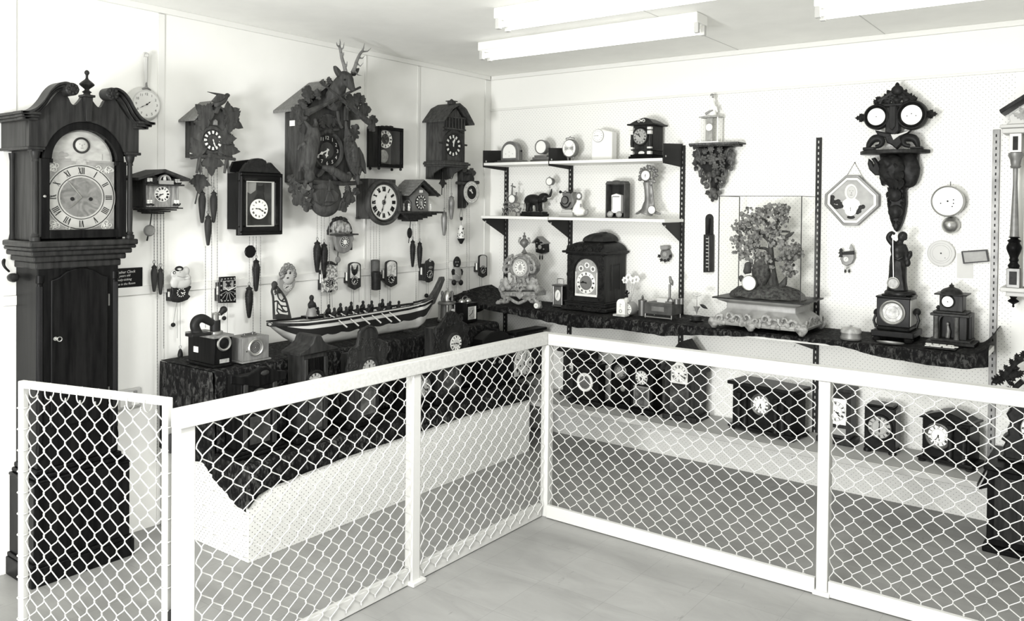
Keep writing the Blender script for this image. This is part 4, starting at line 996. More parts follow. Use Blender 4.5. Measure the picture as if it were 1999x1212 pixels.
# ---------------------------------------------------------------- chalet with plank roof
f = Fr('L', 818, 437, 0); r = f.root('chalet_cuckoo_clock', 'chalet cuckoo clock with pale plank roof and stepped base, right of the round wooden clock', 'clock')
q1 = lambda x, y, d: f.p3(690+x/4.041, 180+y/4.041, d); q2 = lambda pts, d: f.pl(cr(pts, 690, 180, 4.041), d)
F = .13; xl, xr = q2([(465, 860)], F)[0][0], q2([(592, 860)], F)[0][0]; zb = q2([(528, 940)], F)[0][1]; zt = q2([(528, 800)], F)[0][1]; xm = (xl+xr)/2
ap = q2([(552, 688)], .17)[0]; le = q2([(436, 808)], .17)[0]; re_ = q2([(686, 812)], .17)[0]
obj('case', MB().prism([(xl, zb), (xr, zb), (xr, zt), (ap[0], ap[1]-.03), (xl, zt)], -F, -.002), mottled('ribbed fawn boards', .11, .17, 8, .6, (20, 1, .3)), r)
for e, mt in ((le, 'cuckool'), (re_, 'cuckood')):
    m = MB(); n_ = 5
    for i in range(n_):
        a0, a1 = i/n_, (i+1)/n_
        P0 = (ap[0]+(e[0]-ap[0])*a0, ap[1]+(e[1]-ap[1])*a0); P1 = (ap[0]+(e[0]-ap[0])*a1, ap[1]+(e[1]-ap[1])*a1)
        m.prism([P0, (P1[0], P1[1]+.003), (P1[0], P1[1]-.006), (P0[0], P0[1]-.009)], -.172, -.004)
    obj('roof', m, mt, r, smooth=0)
obj('gable_board', MB().prism([(ap[0]-.004, ap[1]-.012), (le[0]+.006, le[1]-.012), (le[0]+.016, le[1]-.012), (ap[0], ap[1]-.028)], -.166, -.155).prism([(ap[0]+.004, ap[1]-.012), (re_[0]-.006, re_[1]-.012), (re_[0]-.016, re_[1]-.012), (ap[0], ap[1]-.028)], -.166, -.155), 'cuckood', r)
obj('cuckoo_door', MB().box(xm-.012, xm+.016, -F-.006, -F+.002, zt+.006, zt+.024), 'bone', r, .002)
x0, x1 = q2([(350, 948)], .15)[0][0], q2([(684, 948)], .15)[0][0]
m = MB().box(x0, x1, -.178, -.002, zb-.012, zb)
for i in range(1, 6): k_ = 1-.15*i; m.box(xm+(x0-xm)*k_+.012, xm+(x1-xm)*k_-.008, -.17+.018*i, -.003, zb-.012-.0105*i, zb-.0125-.0105*(i-1))
obj('stepped_base', m, 'cuckood', r, .001)
dial(r, (*[(lambda p: (p[0], -F-.001, p[2]))(q1(528, 868, F))][0],), f.h(14, F), 'ink', 'plaque', 'bone', (4.8, 27), 'bone', rn=.78, nh=.3, track=False, centre=('oak', .5))
for i_, (x, lab) in enumerate(((395, 0), (437, 1), (608, 2))):
    b_ = q1(x, 935, .13); m = MB().lathe([(.008, 0), (.007, .012), (.0065, .03), (.004, .034)], b_, 'z', 10).ell((b_[0], b_[1], b_[2]+.04), .0065, 10, 8); m.tube([(b_[0]-.008, b_[1]-.004, b_[2]+.018), (b_[0], b_[1], b_[2]+.03), (b_[0]+.008, b_[1]-.004, b_[2]+.018)], .0025, 6)
    obj('figurine', m, 'bone' if i_ else 'greyp', r)
obj('water_wheel', MB().ring(q1(425, 890, .10), .03, .004, 'x', 20, 6), 'oak', r)
obj('porch_post', MB().box(*(lambda p: (p[0]-.004, p[0]+.004, p[1]-.004, p[1]+.004, zb, zt+.01))(q1(372, 900, .14))), 'cuckood', r)
obj('pendulum_rod', MB().tube([q1(452, 1000, .07), q1(435, 1190, .07)], .0028, 6), 'cuckood', r)
obj('pendulum_bob', MB().ell(q1(443, 1110, .075), (.022, .006, .034), 16, 10), 'carved', r)
weights(r, f, ((805.8, 472.5, 521.5, 5.2), (819.5, 476, 524, 5.2)), 'scales', 'carved', .06)
chains(r, f, ((805.8, 437, 805.8, 466), (819.5, 437, 819.5, 469), (812, 437, 812, 620)), .06)
# ---------------------------------------------------------------- tall gabled cuckoo clock
f = Fr('L', 868, 352, 0); r = f.root('tall_cuckoo_clock', 'tall plain cuckoo clock with broken gable roof, arched dial and two pale cone weights', 'clock')
q1 = lambda x, y, d: f.p3(690+x/4.041, 180+y/4.041, d); q2 = lambda pts, d: f.pl(cr(pts, 690, 180, 4.041), d)
F = dep('L', 831, 867, 280); F = min(max(F, .12), .17)
xl, xr = q2([(716, 400)], F)[0][0], q2([(877, 400)], F)[0][0]; zb = q2([(795, 548)], F)[0][1]; zt = q2([(795, 225)], F)[0][1]; xm = (xl+xr)/2
ap = q2([(806, 80)], F+.03)[0]; le = q2([(714, 218)], F+.03)[0]; re_ = q2([(952, 250)], F+.03)[0]; kn_ = q2([(862, 112)], F+.03)[0]
apx = (le[0]+re_[0])/2; az = ap[1]; hw_ = (re_[0]-le[0])/2
obj('case', MB().prism([(xl, zb), (xr, zb), (xr, zt), (apx, az-.03), (xl, zt)], -F, -.002), 'cuckoo', r, .001)
for s in (-1, 1):
    ez = (le[1]+re_[1])/2
    obj('roof', MB().prism([(apx, az), (apx+s*hw_*.45, az-(az-ez)*.26), (apx+s*hw_, ez), (apx+s*hw_, ez-.010), (apx+s*hw_*.43, az-(az-ez)*.26-.014), (apx, az-.014)], -F-.035, -.001), 'cuckoo', r, .001)
obj('roof_finial', MB().box(apx-.02, apx+.02, -F+.02, -F+.06, az-.004, az+.012).box(apx-.028, apx+.028, -F+.012, -F+.068, az+.012, az+.018).lathe([(.02, .018), (.006, .03)], (apx, -F+.04, az), 'z', 4), 'cuckoo', r)
m = MB(); z0, z1 = q2([(795, 285)], F)[0][1], q2([(795, 203)], F)[0][1]
m.box(xl+.004, xr-.004, -F-.004, -F+.001, z0, z1)
lv_ = obj('louvre_panel', m, 'carved', r)
m = MB()
for i in range(7): x = xl+.008+(xr-xl-.02)*i/6; m.box(x, x+.006, -F-.009, -F-.003, z0, z1)
m.box(xl, xr, -F-.012, -F-.001, z0-.010, z0).box(xl, xr, -F-.012, -F-.001, z1, z1+.008); obj('louvre_bar', m, 'cuckoo', lv_, smooth=0)
dc = q1(783, 420, F); Rd = f.h(19.5, F)
m = arch_band(MB(), dc[0], dc[2], Rd*1.22, Rd*1.5, -F-.016, -F+.001, 0, PI, 22); m.box(dc[0]-Rd*1.5, dc[0]-Rd*1.22, -F-.016, -F+.001, zb, dc[2]).box(dc[0]+Rd*1.22, dc[0]+Rd*1.5, -F-.016, -F+.001, zb, dc[2])
obj('dial_arch', m, 'cuckood', r)
m = MB()
for s in (-1, 1): m.tube([(dc[0]+s*Rd*1.5, -F-.006, z0), (dc[0]+s*Rd*.9, -F-.006, dc[2]+Rd*1.4)], .004, 6).tube([(dc[0]+s*Rd*.9, -F-.006, z0), (dc[0]+s*Rd*1.5, -F-.006, dc[2]+Rd*1.3)], .004, 6).cyl((dc[0]+s*(Rd*1.7), -F-.004, dc[2]+.01), .006, -.02, .02, 'x', 8)
obj('cross_brace', m, 'cuckood', r)
dial(r, (dc[0], -F-.001, dc[2]), Rd*1.08, 'carved', 'plaque', 'bone', (11.8, 2), 'bone', rn=.80, nh=.28, track=False, hw=.08)
obj('base_moulding', MB().box(xl-.028, xr+.028, -F-.03, -.002, zb-.022, zb-.008).box(xl-.018, xr+.018, -F-.02, -.002, zb-.034, zb-.022).box(xl-.02, xr+.02, -F-.02, -.002, zb-.008, zb), 'cuckoo', r, .002)
zc = q2([(735, 690)], .04)[0][1]
for x in (xl+.004, xr-.004):     # side corbels, curved
    prof = [(-.004, zb-.034), (-F-.005, zb-.034), (-F*.8, zb-.05), (-F*.45, zb-.075), (-F*.32, zb-.11), (-F*.25, zc+.01), (-.004, zc)]
    n_ = len(prof); vs = [(x+s*.006, a, b) for s in (-1, 1) for a, b in prof]
    obj('corbel', MB().add(vs, [tuple(range(n_)), tuple(range(n_, 2*n_))]+[(i, (i+1) % n_, n_+(i+1) % n_, n_+i) for i in range(n_)]), 'cuckoo', r, smooth=0)
obj('back_board', MB().box(xl+.011, xr-.011, -.014, -.003, zc, zb-.0345), 'cuckoo', r)
m = MB(); [m.box(xm-.03+i*.02, xm-.022+i*.02, -.024, -.0145, zc+.002, zb-.04) for i in range(4)]; obj('slat', m, 'cuckood', r, smooth=0)
obj('pendulum_rod', MB().tube([q1(704, 630, .07), q1(696, 810, .07)], .0028, 6), 'cuckood', r)
obj('pendulum_leaf', MB().leaf(q1(705, 690, .076), .055, PI, 'maple', .005, .1, 0, 1.1), 'cuckood', r)
weights(r, f, ((867.3, 416, 460, 6.1), (881.3, 386, 428.5, 6.1)), 'smooth', 'zinc', .07)
chains(r, f, ((867.3, 350, 867.3, 408), (881.3, 345, 881.3, 379), (872, 350, 872, 588), (875.5, 350, 875.5, 588)), .07)
# ---------------------------------------------------------------- small branch-carved clock with tin dial
f = Fr('L', 905, 406, 0); r = f.root('rustic_wall_clock', 'small rustic branch-framed clock with a pale offset round dial and spotted weight', 'clock')
q1 = lambda x, y, d: f.p3(690+x/4.041, 180+y/4.041, d); q2 = lambda pts, d: f.pl(cr(pts, 690, 180, 4.041), d)
obj('backboard', MB().prism(q2([(848, 600), (905, 610), (935, 660), (935, 720), (897, 740), (897, 885), (872, 915), (848, 915)], .035), -.05, -.004, .004), 'cuckood', r)
obj('branch', MB().tube([q1(812, 715, .06), q1(860, 718, .06), q1(985, 712, .06)], [.010, .012, .012], 10), 'cuckoo', r)
obj('leaf', MB().leaf(q1(900, 640, .055), .10, 1.5, 'oak', .006, .2, -.2, 1.), 'cuckoo', r); obj('leaf', MB().leaf(q1(880, 630, .055), .06, -.2, 'maple', .006, .2, -.2, 1.), 'cuckoo', r)
obj('little_roof', MB().prism(q2([(885, 680), (895, 655), (920, 650), (938, 675), (938, 700), (885, 700)], .07), -.09, -.05, .003).tube([q1(892, 636, .075), q1(932, 640, .075)], .005, 6), 'cuckood', r)
dc = q1(933, 790, .085); Rd = f.h(21.8, .085)
obj('movement_case', MB().cyl((dc[0], -.05, dc[2]), Rd*.8, 0, .03, 'y', 24), 'cuckood', r)
dial(r, (dc[0], -.081, dc[2]), Rd, 'bone', 'arab', t=(10.2, 50), rn=.83, nh=.13, centre=('carved', .62), hcol='bone', hl=(.4, .52), hw=.06)
obj('wire_loop', MB().tube([q1(850, 915, .03), q1(838, 985, .035), q1(863, 985, .035), q1(850, 915, .03)], .0018, 6), 'chain', r)
obj('loop_disc', MB().lathe([(.014, 0), (.012, .004)], q1(850, 998, .038), 'y', 14), 'cuckood', r)
a = q1(850, 1045, .045); b_ = q1(850, 1207, .045); L_ = a[2]-b_[2]
wt = obj('weight', MB().lathe([(.003, -L_), (.022, -L_*.72), (.024, -L_*.65), (.019, -L_*.3), (.013, -.006), (.006, 0)], a, 'z', 16), 'bone', r, label='white weight with dark spots and dark tip')
m = MB()
for i in range(30):
    t = RN.uniform(.06, .64); rr = .013+(.024-.013)*min(1, t/.65); an = RN.uniform(0, TAU); m.ell((a[0]+rr*math.cos(an), a[1]+rr*math.sin(an), a[2]-L_*t), .0036, 6, 5)
m.lathe([(.002, -L_-.001), (.0235, -L_*.72), (.0255, -L_*.66)], a, 'z', 16); obj('spot', m, 'ink', wt)
obj('cord', MB().tube([q1(850, 1010, .045), q1(850, 1045, .045)], .0012, 5), 'chain', r)
chains(r, f, ((911, 395, 911.5, 590), (916, 395, 916, 590)), .05)
# ================================================================ little novelty clocks on the left wall
def mini(name, label, o, out, dpx, rp, mats, cords=(), F=.055, t=(4, 25), num='plaque', back=True, bx=(.6, .8), smp=.003, cat='clock'):
    """small plaque clock: o = origin px (bottom), out = traced outline, dpx/rp = dial centre / radius in px"""
    f = Fr('L', o[0], o[1], 0); r = f.root(name, label, cat)
    P = f.pl(out, F); xs = [p[0] for p in P]; zs = [p[1] for p in P]; cx, cz = (min(xs)+max(xs))/2, (min(zs)+max(zs))/2; w, h = max(xs)-min(xs), max(zs)-min(zs)
    obj('plaque', MB().prism(P, -F, -F+.010, .002), mats[0], r)
    if back:
        m = MB().box(cx-w*bx[0]/2-w*.12, cx+w*bx[0]/2-w*.12, -F+.0105, -.002, cz-h*bx[1]/2, cz+h*bx[1]/2-h*.12); c = obj('movement_case', m, mats[3] if len(mats) > 3 else 'cuckood', r, .001)
        x0 = cx-w*bx[0]/2-w*.12; obj('paper_tag', MB().box(x0-.001, x0-.0003, -F+.02, -F+.034, cz-h*.16, cz+h*.14), 'paper', c)
    d = f.p(dpx[0], dpx[1], F); dial(r, (d[0], -F-.0005, d[1]), f.h(rp, F), mats[1], num, mats[2], t, mats[2], rn=.78, nh=.26, track=False, thick=.002, hw=.09)
    for (xa, ya, xb, yb, end) in cords:
        m = MB().tube([f.p3(xa, ya, .03), f.p3(xb, yb, .03)], .0011, 5); obj('cord', m, 'chain', r)
        if end == 'ball': obj('pull_ball', MB().ell(f.p3(xb, yb+2, .03), f.h(4.2), 14, 10), 'carved', r)
        if end == 'ring': obj('pull_ring', MB().ring(f.p3(xb, yb+3, .03), .006, .0012, 'y', 12, 5), 'chain', r)
    return f, r, F
gc = lambda pts: cr(pts, 310, 500, 12.12)
f, r, F = mini('gnome_clock', 'tiny wall clock of a pale reading dwarf above a dark base, beside the black sign', (350, 591),
    gc([(318, 735), (420, 690), (520, 715), (640, 690), (770, 710), (770, 740), (720, 830), (700, 900), (755, 950), (690, 1030), (560, 1080), (470, 1100), (340, 1085), (270, 1000), (330, 860)]), (353, 571), 9.6, ('carved', 'carved', 'bone'),
    ((345, 590, 338, 632, 'ball'), (352, 590, 352, 674, 'ring'), (346, 590, 346, 660, '')), t=(4.4, 17))
G = lambda x, y, d=.06: f.p3(310+x/12.12, 500+y/12.12, d)
m = MB().ell(G(490, 400), (.040, .014, .032)).ell(G(560, 640), (.046, .014, .026)).ell(G(380, 620), (.024, .014, .028)).ell(G(640, 350), (.02, .012, .022)).ell(G(480, 520), (.036, .014, .022)).ell(G(680, 500), (.018, .014, .012)).ell(G(350, 420), (.016, .012, .02)).ell(G(650, 600), (.026, .014, .022))
b = obj('dwarf_figure', m, 'skin', r, vox=.004)
obj('cap_band', MB().ring(G(480, 300, .068), .0165, .005, 'y', 20, 7, 1, .55), 'carved', b); obj('spectacle', MB().ring(G(368, 390, .07), .006, .0018, 'y', 14, 5), 'ink', b)
m = MB().ell(G(500, 375, .075), (.002, .002, .003)).ell(G(598, 390, .07), (.002, .002, .003)).tube([G(440, 470, .072), G(560, 500, .074), G(700, 480, .07)], .0016, 5).tube([G(600, 560, .072), G(730, 540, .07)], .0016, 5); obj('painted_line', m, 'greyp', b)
a = f.p3(352, 680, .03); obj('bell_weight', MB().lathe([(.012, -.04), (.0125, -.028), (.009, -.012), (.004, -.002)], a, 'z', 14), 'carved', r)
tc_ = lambda pts: cr(pts, 200, 420, 4.04)
f, r, F = mini('square_wall_clock', 'tiny black rectangular wall clock with white border dashes, left of the box press', (444, 592), tc_([(925, 488), (1052, 481), (1056, 690), (920, 693)]), (446, 566), .9, ('ebony', 'ink', 'bone'), ((437, 592, 437.5, 619, 'ball'), (444, 592, 444, 655, '')), num='none')
x0, x1, z0, z1 = f.p(429.5, 566, F)[0], f.p(461, 566, F)[0], f.p(445, 590, F)[1], f.p(445, 540.5, F)[1]
m = MB()
for i in range(5):
    for z in (z0+.006, z1-.012): x = x0+(x1-x0)*(i+.35)/5.2; m.box(x, x+.008, -F-.0012, -F, z, z+.006)
    for x in (x0+.003, x1-.011): z = z0+(z1-z0)*(i+.5)/5.4; m.box(x, x+.008, -F-.0012, -F, z, z+.007)
obj('border_dash', m, 'greyp', r, smooth=0)
obj('sky_panel', MB().box(x0+.016, x1-.016, -F-.0014, -F-.0002, (z0+z1)/2, z1-.018), 'greyp', r)
c = ((x0+x1)/2, -F-.002, (z0+z1)/2-.004); m = MB()
for i in range(6): a = PI*.62+i*.15*PI; m.tube([(c[0]+.01*math.sin(a), c[1], c[2]+.01*math.cos(a)), (c[0]+.05*math.sin(a), c[1], c[2]+.05*math.cos(a))], .0014, 4)
obj('painted_ray', m, 'greyp', r)
m = MB(); [m.tube([(c[0]-.012*s, c[1], c[2]+.02), (c[0]+.014*s, c[1], c[2]+.045)], [.004, .006], 5) for s in (-1, 1)]; m.ell((c[0], c[1], c[2]+.03), (.008, .002, .014)); obj('windmill', m, 'ink', r)
for a, L in ((-.9, .028), (1.2, .045)): obj('clock_hand', MB().tube([c, (c[0]+L*math.sin(a), c[1]-.002, c[2]+L*math.cos(a))], [.0028, .002], 5), 'bone', r)
hc_ = lambda pts: cr(pts, 520, 500, 8.655)
f, r, F = mini('girl_face_clock', 'small heart-shaped wall clock topped by a wide-eyed curly-haired girl face', (560, 580),
    hc_([(205, 440), (215, 390), (260, 365), (310, 375), (355, 405), (400, 375), (450, 355), (485, 385), (497, 440), (470, 520), (400, 600), (318, 702), (270, 610), (225, 530)]), (561.2, 559), 9.6, ('greyp', 'lgrey', 'ink'), t=(7.5, 41), num='tick', bx=(.55, .55))
E = lambda x, y, d=.066: f.p3(520+x/8.655, 500+y/8.655, d)
fc = MB().ell(E(372, 320, .06), (.040, .018, .052), 18, 12).ell(E(365, 400, .062), (.022, .014, .018)); fb = obj('face', fc, 'skin', r, vox=.004)
m = MB()
for (x, y) in ((370, 150), (330, 160), (410, 165), (300, 200), (440, 200), (275, 240), (460, 240), (265, 290), (470, 290), (262, 340), (468, 335), (345, 195), (395, 200), (370, 185), (320, 225), (425, 230), (275, 320), (455, 265), (285, 215), (250, 300), (478, 310)): m.ell(E(x, y, .068), (.0135, .012, .0135), 10, 7)
obj('curly_hair', m.jit(.003, 200), mottled('painted curls', .05, .26, 120, .5), r)
m = MB().ell(E(332, 285, .081), (.0055, .002, .006)).ell(E(402, 285, .081), (.0055, .002, .006)).ell(E(362, 368, .079), (.007, .003, .004)).tube([E(315, 262, .08), E(335, 255, .081), E(350, 262, .081)], .0012, 5).tube([E(388, 262, .081), E(404, 255, .081), E(420, 262, .08)], .0012, 5); obj('eyes_and_mouth', m, 'ink', fb)
# cuckoo with relief gable
f = Fr('L', 670, 495, 0); r = f.root('carved_shelf_clock', 'small wooden wall clock with carved figures in its round gable, below the stag clock', 'clock')
V = lambda x, y, d: f.p3(620+x/7.13, 410+y/7.13, d); V2 = lambda pts, d: f.pl(cr(pts, 620, 410, 7.13), d); F = .075
obj('body', MB().prism(V2([(245, 360), (500, 352), (515, 400), (490, 450), (480, 520), (440, 575), (375, 602), (310, 590), (275, 545), (250, 450)], F), -F, -F+.018, .004), 'oak', r)
obj('movement_case', MB().box(V(225, 450, 0)[0], V(225, 450, 0)[0]+.09, -F+.0185, -.002, V(300, 560, .03)[2], V(300, 370, .03)[2]), 'cuckoo', r)
obj('shelf', MB().box(V(220, 345, F)[0], V(540, 345, F)[0], -F-.022, -.03, V(380, 352, F)[2], V(380, 330, F)[2]), 'cuckoo', r, .003)
p_ = V(305, 230, F); gw = .075
obj('gable_ring', arch_band(MB(), V(310, 320, .05)[0], V(310, 320, .05)[2], .080, .088, -.055, -.043, -.1, PI+.1, 26), 'cuckood', r)
m = MB()
for (x, y, a, b) in ((300, 220, .034, .036), (310, 190, .026, .024), (280, 260, .012, .03), (345, 250, .012, .03), (240, 200, .012, .03), (415, 240, .022, .026), (435, 285, .022, .014), (220, 300, .016, .012), (210, 230, .008, .03), (380, 280, .014, .02)): m.ell(V(x, y, .05), (a, .014, b), 10, 8)
obj('carved_group', m, mottled('relief carving', .10, .45, 45, .5), r, vox=.004)
m = MB(); [m.ell(V(x, y, .055), (.018, .008, .012), 8, 6) for x, y in ((230, 135), (270, 118), (320, 112), (365, 125), (160, 290), (385, 140))]; obj('carved_leaf', m, 'cuckood', r)
dc = V(371, 445, F); dial(r, (dc[0], -F-.001, dc[2]), f.h(11.5, F), 'dialg', 'none', hands=False); dial(r, (dc[0], -F-.0055, dc[2]), f.h(9.6, F), 'ink', 'plaque', 'bone', (3.4, 20), 'bone', rn=.78, nh=.28, track=False, centre=('bone', .5), thick=.002)
obj('pendulum_rod', MB().tube([V(285, 575, .05), V(278, 660, .05)], .003, 6), 'cuckood', r); obj('pendulum_bob', MB().lathe([(.018, -.003), (.0195, 0), (.015, .006), (.003, .008)], V(283, 690, .05), 'y', 20), 'oak', r); obj('pendulum_tip', MB().tube([V(275, 725, .05), V(268, 770, .05)], .004, 6), 'cuckood', r)
def shield(x0, x1, yt, yb, slope=0, arch=True):
    xm = (x0+x1)/2; w = (x1-x0)/2; y = lambda x: slope*(x-xm)
    top = [(xm+w*math.cos(a), yt+w*.55-w*.55*math.sin(a)*1.0+y(xm+w*math.cos(a))) for a in [PI-PI*i/10 for i in range(11)]]
    return top+[(x1, yb-w*.55+y(x1)), (xm+w*.5, yb-w*.25), (xm, yb), (xm-w*.5, yb-w*.25), (x0, yb-w*.55+y(x0))]
def shield_clock(label, o, x0, x1, yt, yb, dpx, rp, panel, cords=(), t=(5.4, 32)):
    f, r, F = mini('shield_wall_clock', label, o, shield(x0, x1, yt, yb), dpx, rp, ('cuckood', 'carved', 'bone'), cords, t=t, bx=(.62, .5))
    xm = (x0+x1)/2; w = (x1-x0)/2*.78; yy = yt+w*.9
    P = [(xm-w, dpx[1]-rp*.6), (xm-w, yy)]+[(xm+w*math.cos(a), yy-w*.72*math.sin(a)) for a in [PI-PI*i/8 for i in range(1, 8)]]+[(xm+w, yy), (xm+w, dpx[1]-rp*.6)]
    obj('picture_panel', MB().prism(f.pl(P, F), -F-.0012, -F), panel, r)
    return f, r, F
lp_ = mottled('faded printed picture', .30, .66, 60, .5)
f, r, F = shield_clock('tiny dark shield wall clock with two long dark ears on its picture, over the canoe', (692, 566), 681, 705, 511.5, 566, (692, 548), 8.6, lp_, ((686, 560, 686, 598, ''), (690.5, 563, 690.5, 598, ''), (701, 556, 701, 590, '')), (6.9, 36))
m = MB()
for x, e in ((689, 686.5), (695, 698.5)): m.tube([f.p3(x, 534, F+.003), f.p3((x+e)/2, 525, F+.004), f.p3(e, 516, F+.003)], [.006, .008, .002], 8)
m.ell(f.p3(692, 532, F+.002), (.014, .006, .02)); obj('donkey_head', m, 'carved', r, vox=.003)
f, r, F = shield_clock('tiny dark shield wall clock with a pale heart picture, right of the cylindrical weights', (763.5, 561), 753, 776, 508, 560.5, (763.5, 544.5), 8.8, lp_, ((757, 556, 757, 598, ''), (761.5, 560, 761.5, 598, '')), (4.2, 21))
m = MB().ell(f.p3(763, 523, F+.002), (.010, .003, .012)).ell(f.p3(770, 518, F+.002), (.007, .003, .009)); obj('heart', m, 'silver', r)
f, r, F = shield_clock('tiny dark shield wall clock nearest the room corner, above the gathered velvet', (942.5, 542), 935, 951.5, 497, 542, (942.7, 526.5), 8.0, 'lgrey', ((936.5, 536, 936.8, 565, 'ball'), (940, 540, 940.5, 566, '')), (7.2, 37))
f, r, F = mini('pattern_wall_clock', 'small upright wall clock printed all over with busy pale motifs, behind the canoe oarsmen', (645, 571), [(629.5, 570.5), (630, 527), (634, 519), (640, 515), (648, 514.5), (655, 518), (659, 525), (659.5, 566), (646, 571)], (644.8, 552.5), 9.2, (mottled('busy print', .10, .62, 75, .5, a=.42, c=.58), 'ink', 'bone'), ((638.5, 571, 639, 600, ''), (644, 571, 644.5, 600, ''), (647.5, 571, 649, 600, '')), t=(12, 30))
obj('arched_crest', MB().tube([f.p3(631, 521, F), f.p3(637, 514.5, F+.004), f.p3(646, 512.5, F+.004), f.p3(655, 517, F)], [.006, .009, .009, .006], 8), 'cuckood', r); [obj('dark_patch', MB().prism(f.pl(q_, F), -F-.001, -F), 'ink', r) for q_ in ([(630, 533), (637, 530), (637, 541), (630, 544)], [(640, 568), (648, 566), (648, 570), (641, 571)])]
f, r, F = mini('scroll_wall_clock', 'tiny dark wall clock with a pierced handle top, above the canoe prow', (837.5, 551), [(826.5, 548), (830.5, 541), (830.5, 515), (833, 509), (836, 508), (839.5, 504.8), (843, 508), (846.5, 509.5), (848.8, 514), (846.5, 541), (845, 548), (838, 551.5), (834, 551), (832, 548.5)], (838.4, 535), 8.6, ('cuckood', 'carved', 'bone'), ((832.5, 550, 832.5, 575, 'ball'), (836, 551, 836, 577, '')), t=(1.2, 32))
obj('handle_hole', MB().ring(f.p3(839.8, 508.5, F+.002), .007, .002, 'y', 14, 5), 'bone', r); obj('relief_band', MB().ell(f.p3(841, 522, F), (.02, .003, .008)), 'oak', r)
# doll shaped clock
f = Fr('L', 892, 557, 0); r = f.root('doll_wall_clock', 'tiny doll-shaped wall clock with dark head, grey suit and dark feet', 'clock')
D_ = lambda x, y, d: f.p3(860+x/6.06, 440+y/6.06, d); F = .05
m = MB().ell(D_(195, 525, F), (.036, .016, .03)).ell(D_(195, 580, F), (.044, .02, .045)).ell(D_(195, 640, F), (.036, .016, .02)); bd = obj('body', m, 'greyp', r, vox=.004)
m = MB().ell(D_(195, 440, F), (.034, .02, .040), 16, 12).ell(D_(195, 400, F), (.022, .016, .02)); hd_ = obj('head', m, 'carved', r, vox=.003)
obj('mouth', MB().ell(D_(197, 470, .071), (.009, .003, .006)), 'greyp', hd_)
for x in (182, 208): obj('eye', MB().ell(D_(x, 432, .069), .0042, 8, 6), 'greyp', hd_)
for x in (148, 248): obj('arm', MB().tube([D_(x+(8 if x < 200 else -8), 520, F), D_(x, 545, F), D_(x+(4 if x < 200 else -4), 580, F+.01)], [.010, .012, .010], 8), 'carved', r)
for x in (158, 240): obj('foot', MB().ell(D_(x, 675, F+.008), (.017, .016, .020)), 'carved', r)
for nm, a, L in (('hour_hand', -1.1, .018), ('minute_hand', 2.1, .026)): c = D_(195, 575, .072); obj(nm, MB().tube([c, (c[0]+L*math.sin(a), c[1], c[2]+L*math.cos(a))], .0015, 5), 'bone', bd)
obj('movement_case', MB().box(D_(95, 500, 0)[0], D_(160, 500, 0)[0], -.04, -.002, D_(130, 630, 0)[2], D_(130, 420, 0)[2]), 'lgrey', r, .002)
for x in (165, 183): obj('cord', MB().tube([D_(x, 690, .03), D_(x, 900, .03)], .0011, 5), 'chain', r)
# ================================================================ on the bench: upper step (top at .80)
TZ = .802
f = Fr('L', 418, 721, .43, z=TZ); r = f.root('press_box', 'dark wooden box with pale lid and black crank press on top, on the bench', 'press')
w = f.p(453.5, 690, .43)[0]; H = f.h(57)
obj('box', MB().box(.002, w, .002, .215, .012, H), 'mahog', r, .002); obj('foot_board', MB().box(-.006, w+.006, -.006, .22, 0, .012), 'mahog', r, .002)
lid = obj('lid', MB().box(-.008, w+.004, -.008, .225, H, H+.012), 'oak', r, .002)
ln = obj('lens_ring', MB().ring((w*.52, -.004, H*.80), .030, .006, 'y', 26, 8), 'brass', r); obj('lens', MB().lathe([(.027, -.002), (.02, .002), (.002, .005)], (w*.52, -.001, H*.80), 'y', 20), 'ebony', ln)
obj('name_plate', MB().box(w*.30, w*.82, -.002, .001, H*.12, H*.26), 'silver', r, .001)
obj('paper_tag', MB().box(-.0008, .0016, .13, .165, H*.42, H*.62), 'paper', r)
T = lambda x, y: f.p3(x, y, .36)
m = MB().tube([T(386, 652), T(380, 636), T(384, 625), T(395, 621), T(408, 627), T(417, 631)], [.022, .021, .021, .020, .018, .018], 12); b_ = T(386, 654); m.box(b_[0]-.045, b_[0]+.05, b_[1]-.03, b_[1]+.03, H+.012, H+.026)
obj('press_arm', m, 'iron', r, vox=.004)
a = T(420, 640); obj('screw_column', MB().lathe([(.034, H+.0125-TZ*0), (.034, H+.022), (.016, H+.026), (.016, a[2]+.06), (.018, a[2]+.065), (.012, a[2]+.07)], (a[0], a[1], 0), 'z', 18), 'steel', r); obj('collar', MB().cyl((a[0], a[1], 0), .023, a[2]-.012, a[2]+.035, 'z', 18), 'iron', r)
c_ = MB().tube([(a[0], a[1], a[2]+.066), T(428, 613), T(434, 607)], [.008, .008, .007], 8); cr_ = obj('crank', c_, 'steel', r); obj('crank_handle', MB().tube([T(429, 613), T(433, 609)], .012, 10).ell(T(436.5, 604.5), .017, 14, 10), 'carved', cr_, vox=.003)
f = Fr('L', 473, 704, .44, z=TZ); r = f.root('wooden_box_clock', 'square blond wooden box with concentric rings in a bright round bezel, beside the press box', 'clock')
w = f.p(525, 680, .44)[0]; H = f.h(49)
obj('box', MB().box(0, w, 0, .12, .008, H), 'oak', r, .002); obj('base_board', MB().box(-.006, w+.008, -.008, .125, 0, .008), 'oak', r, .001)
c = f.p(497.5, 677.6, .44); rr = f.h(17)
rg = obj('bezel', MB().lathe([(rr*.72, .001), (rr*.78, .010), (rr*.9, .013), (rr, .008), (rr, 0)], (c[0], 0, c[1]), 'y', 40), 'steel', r)
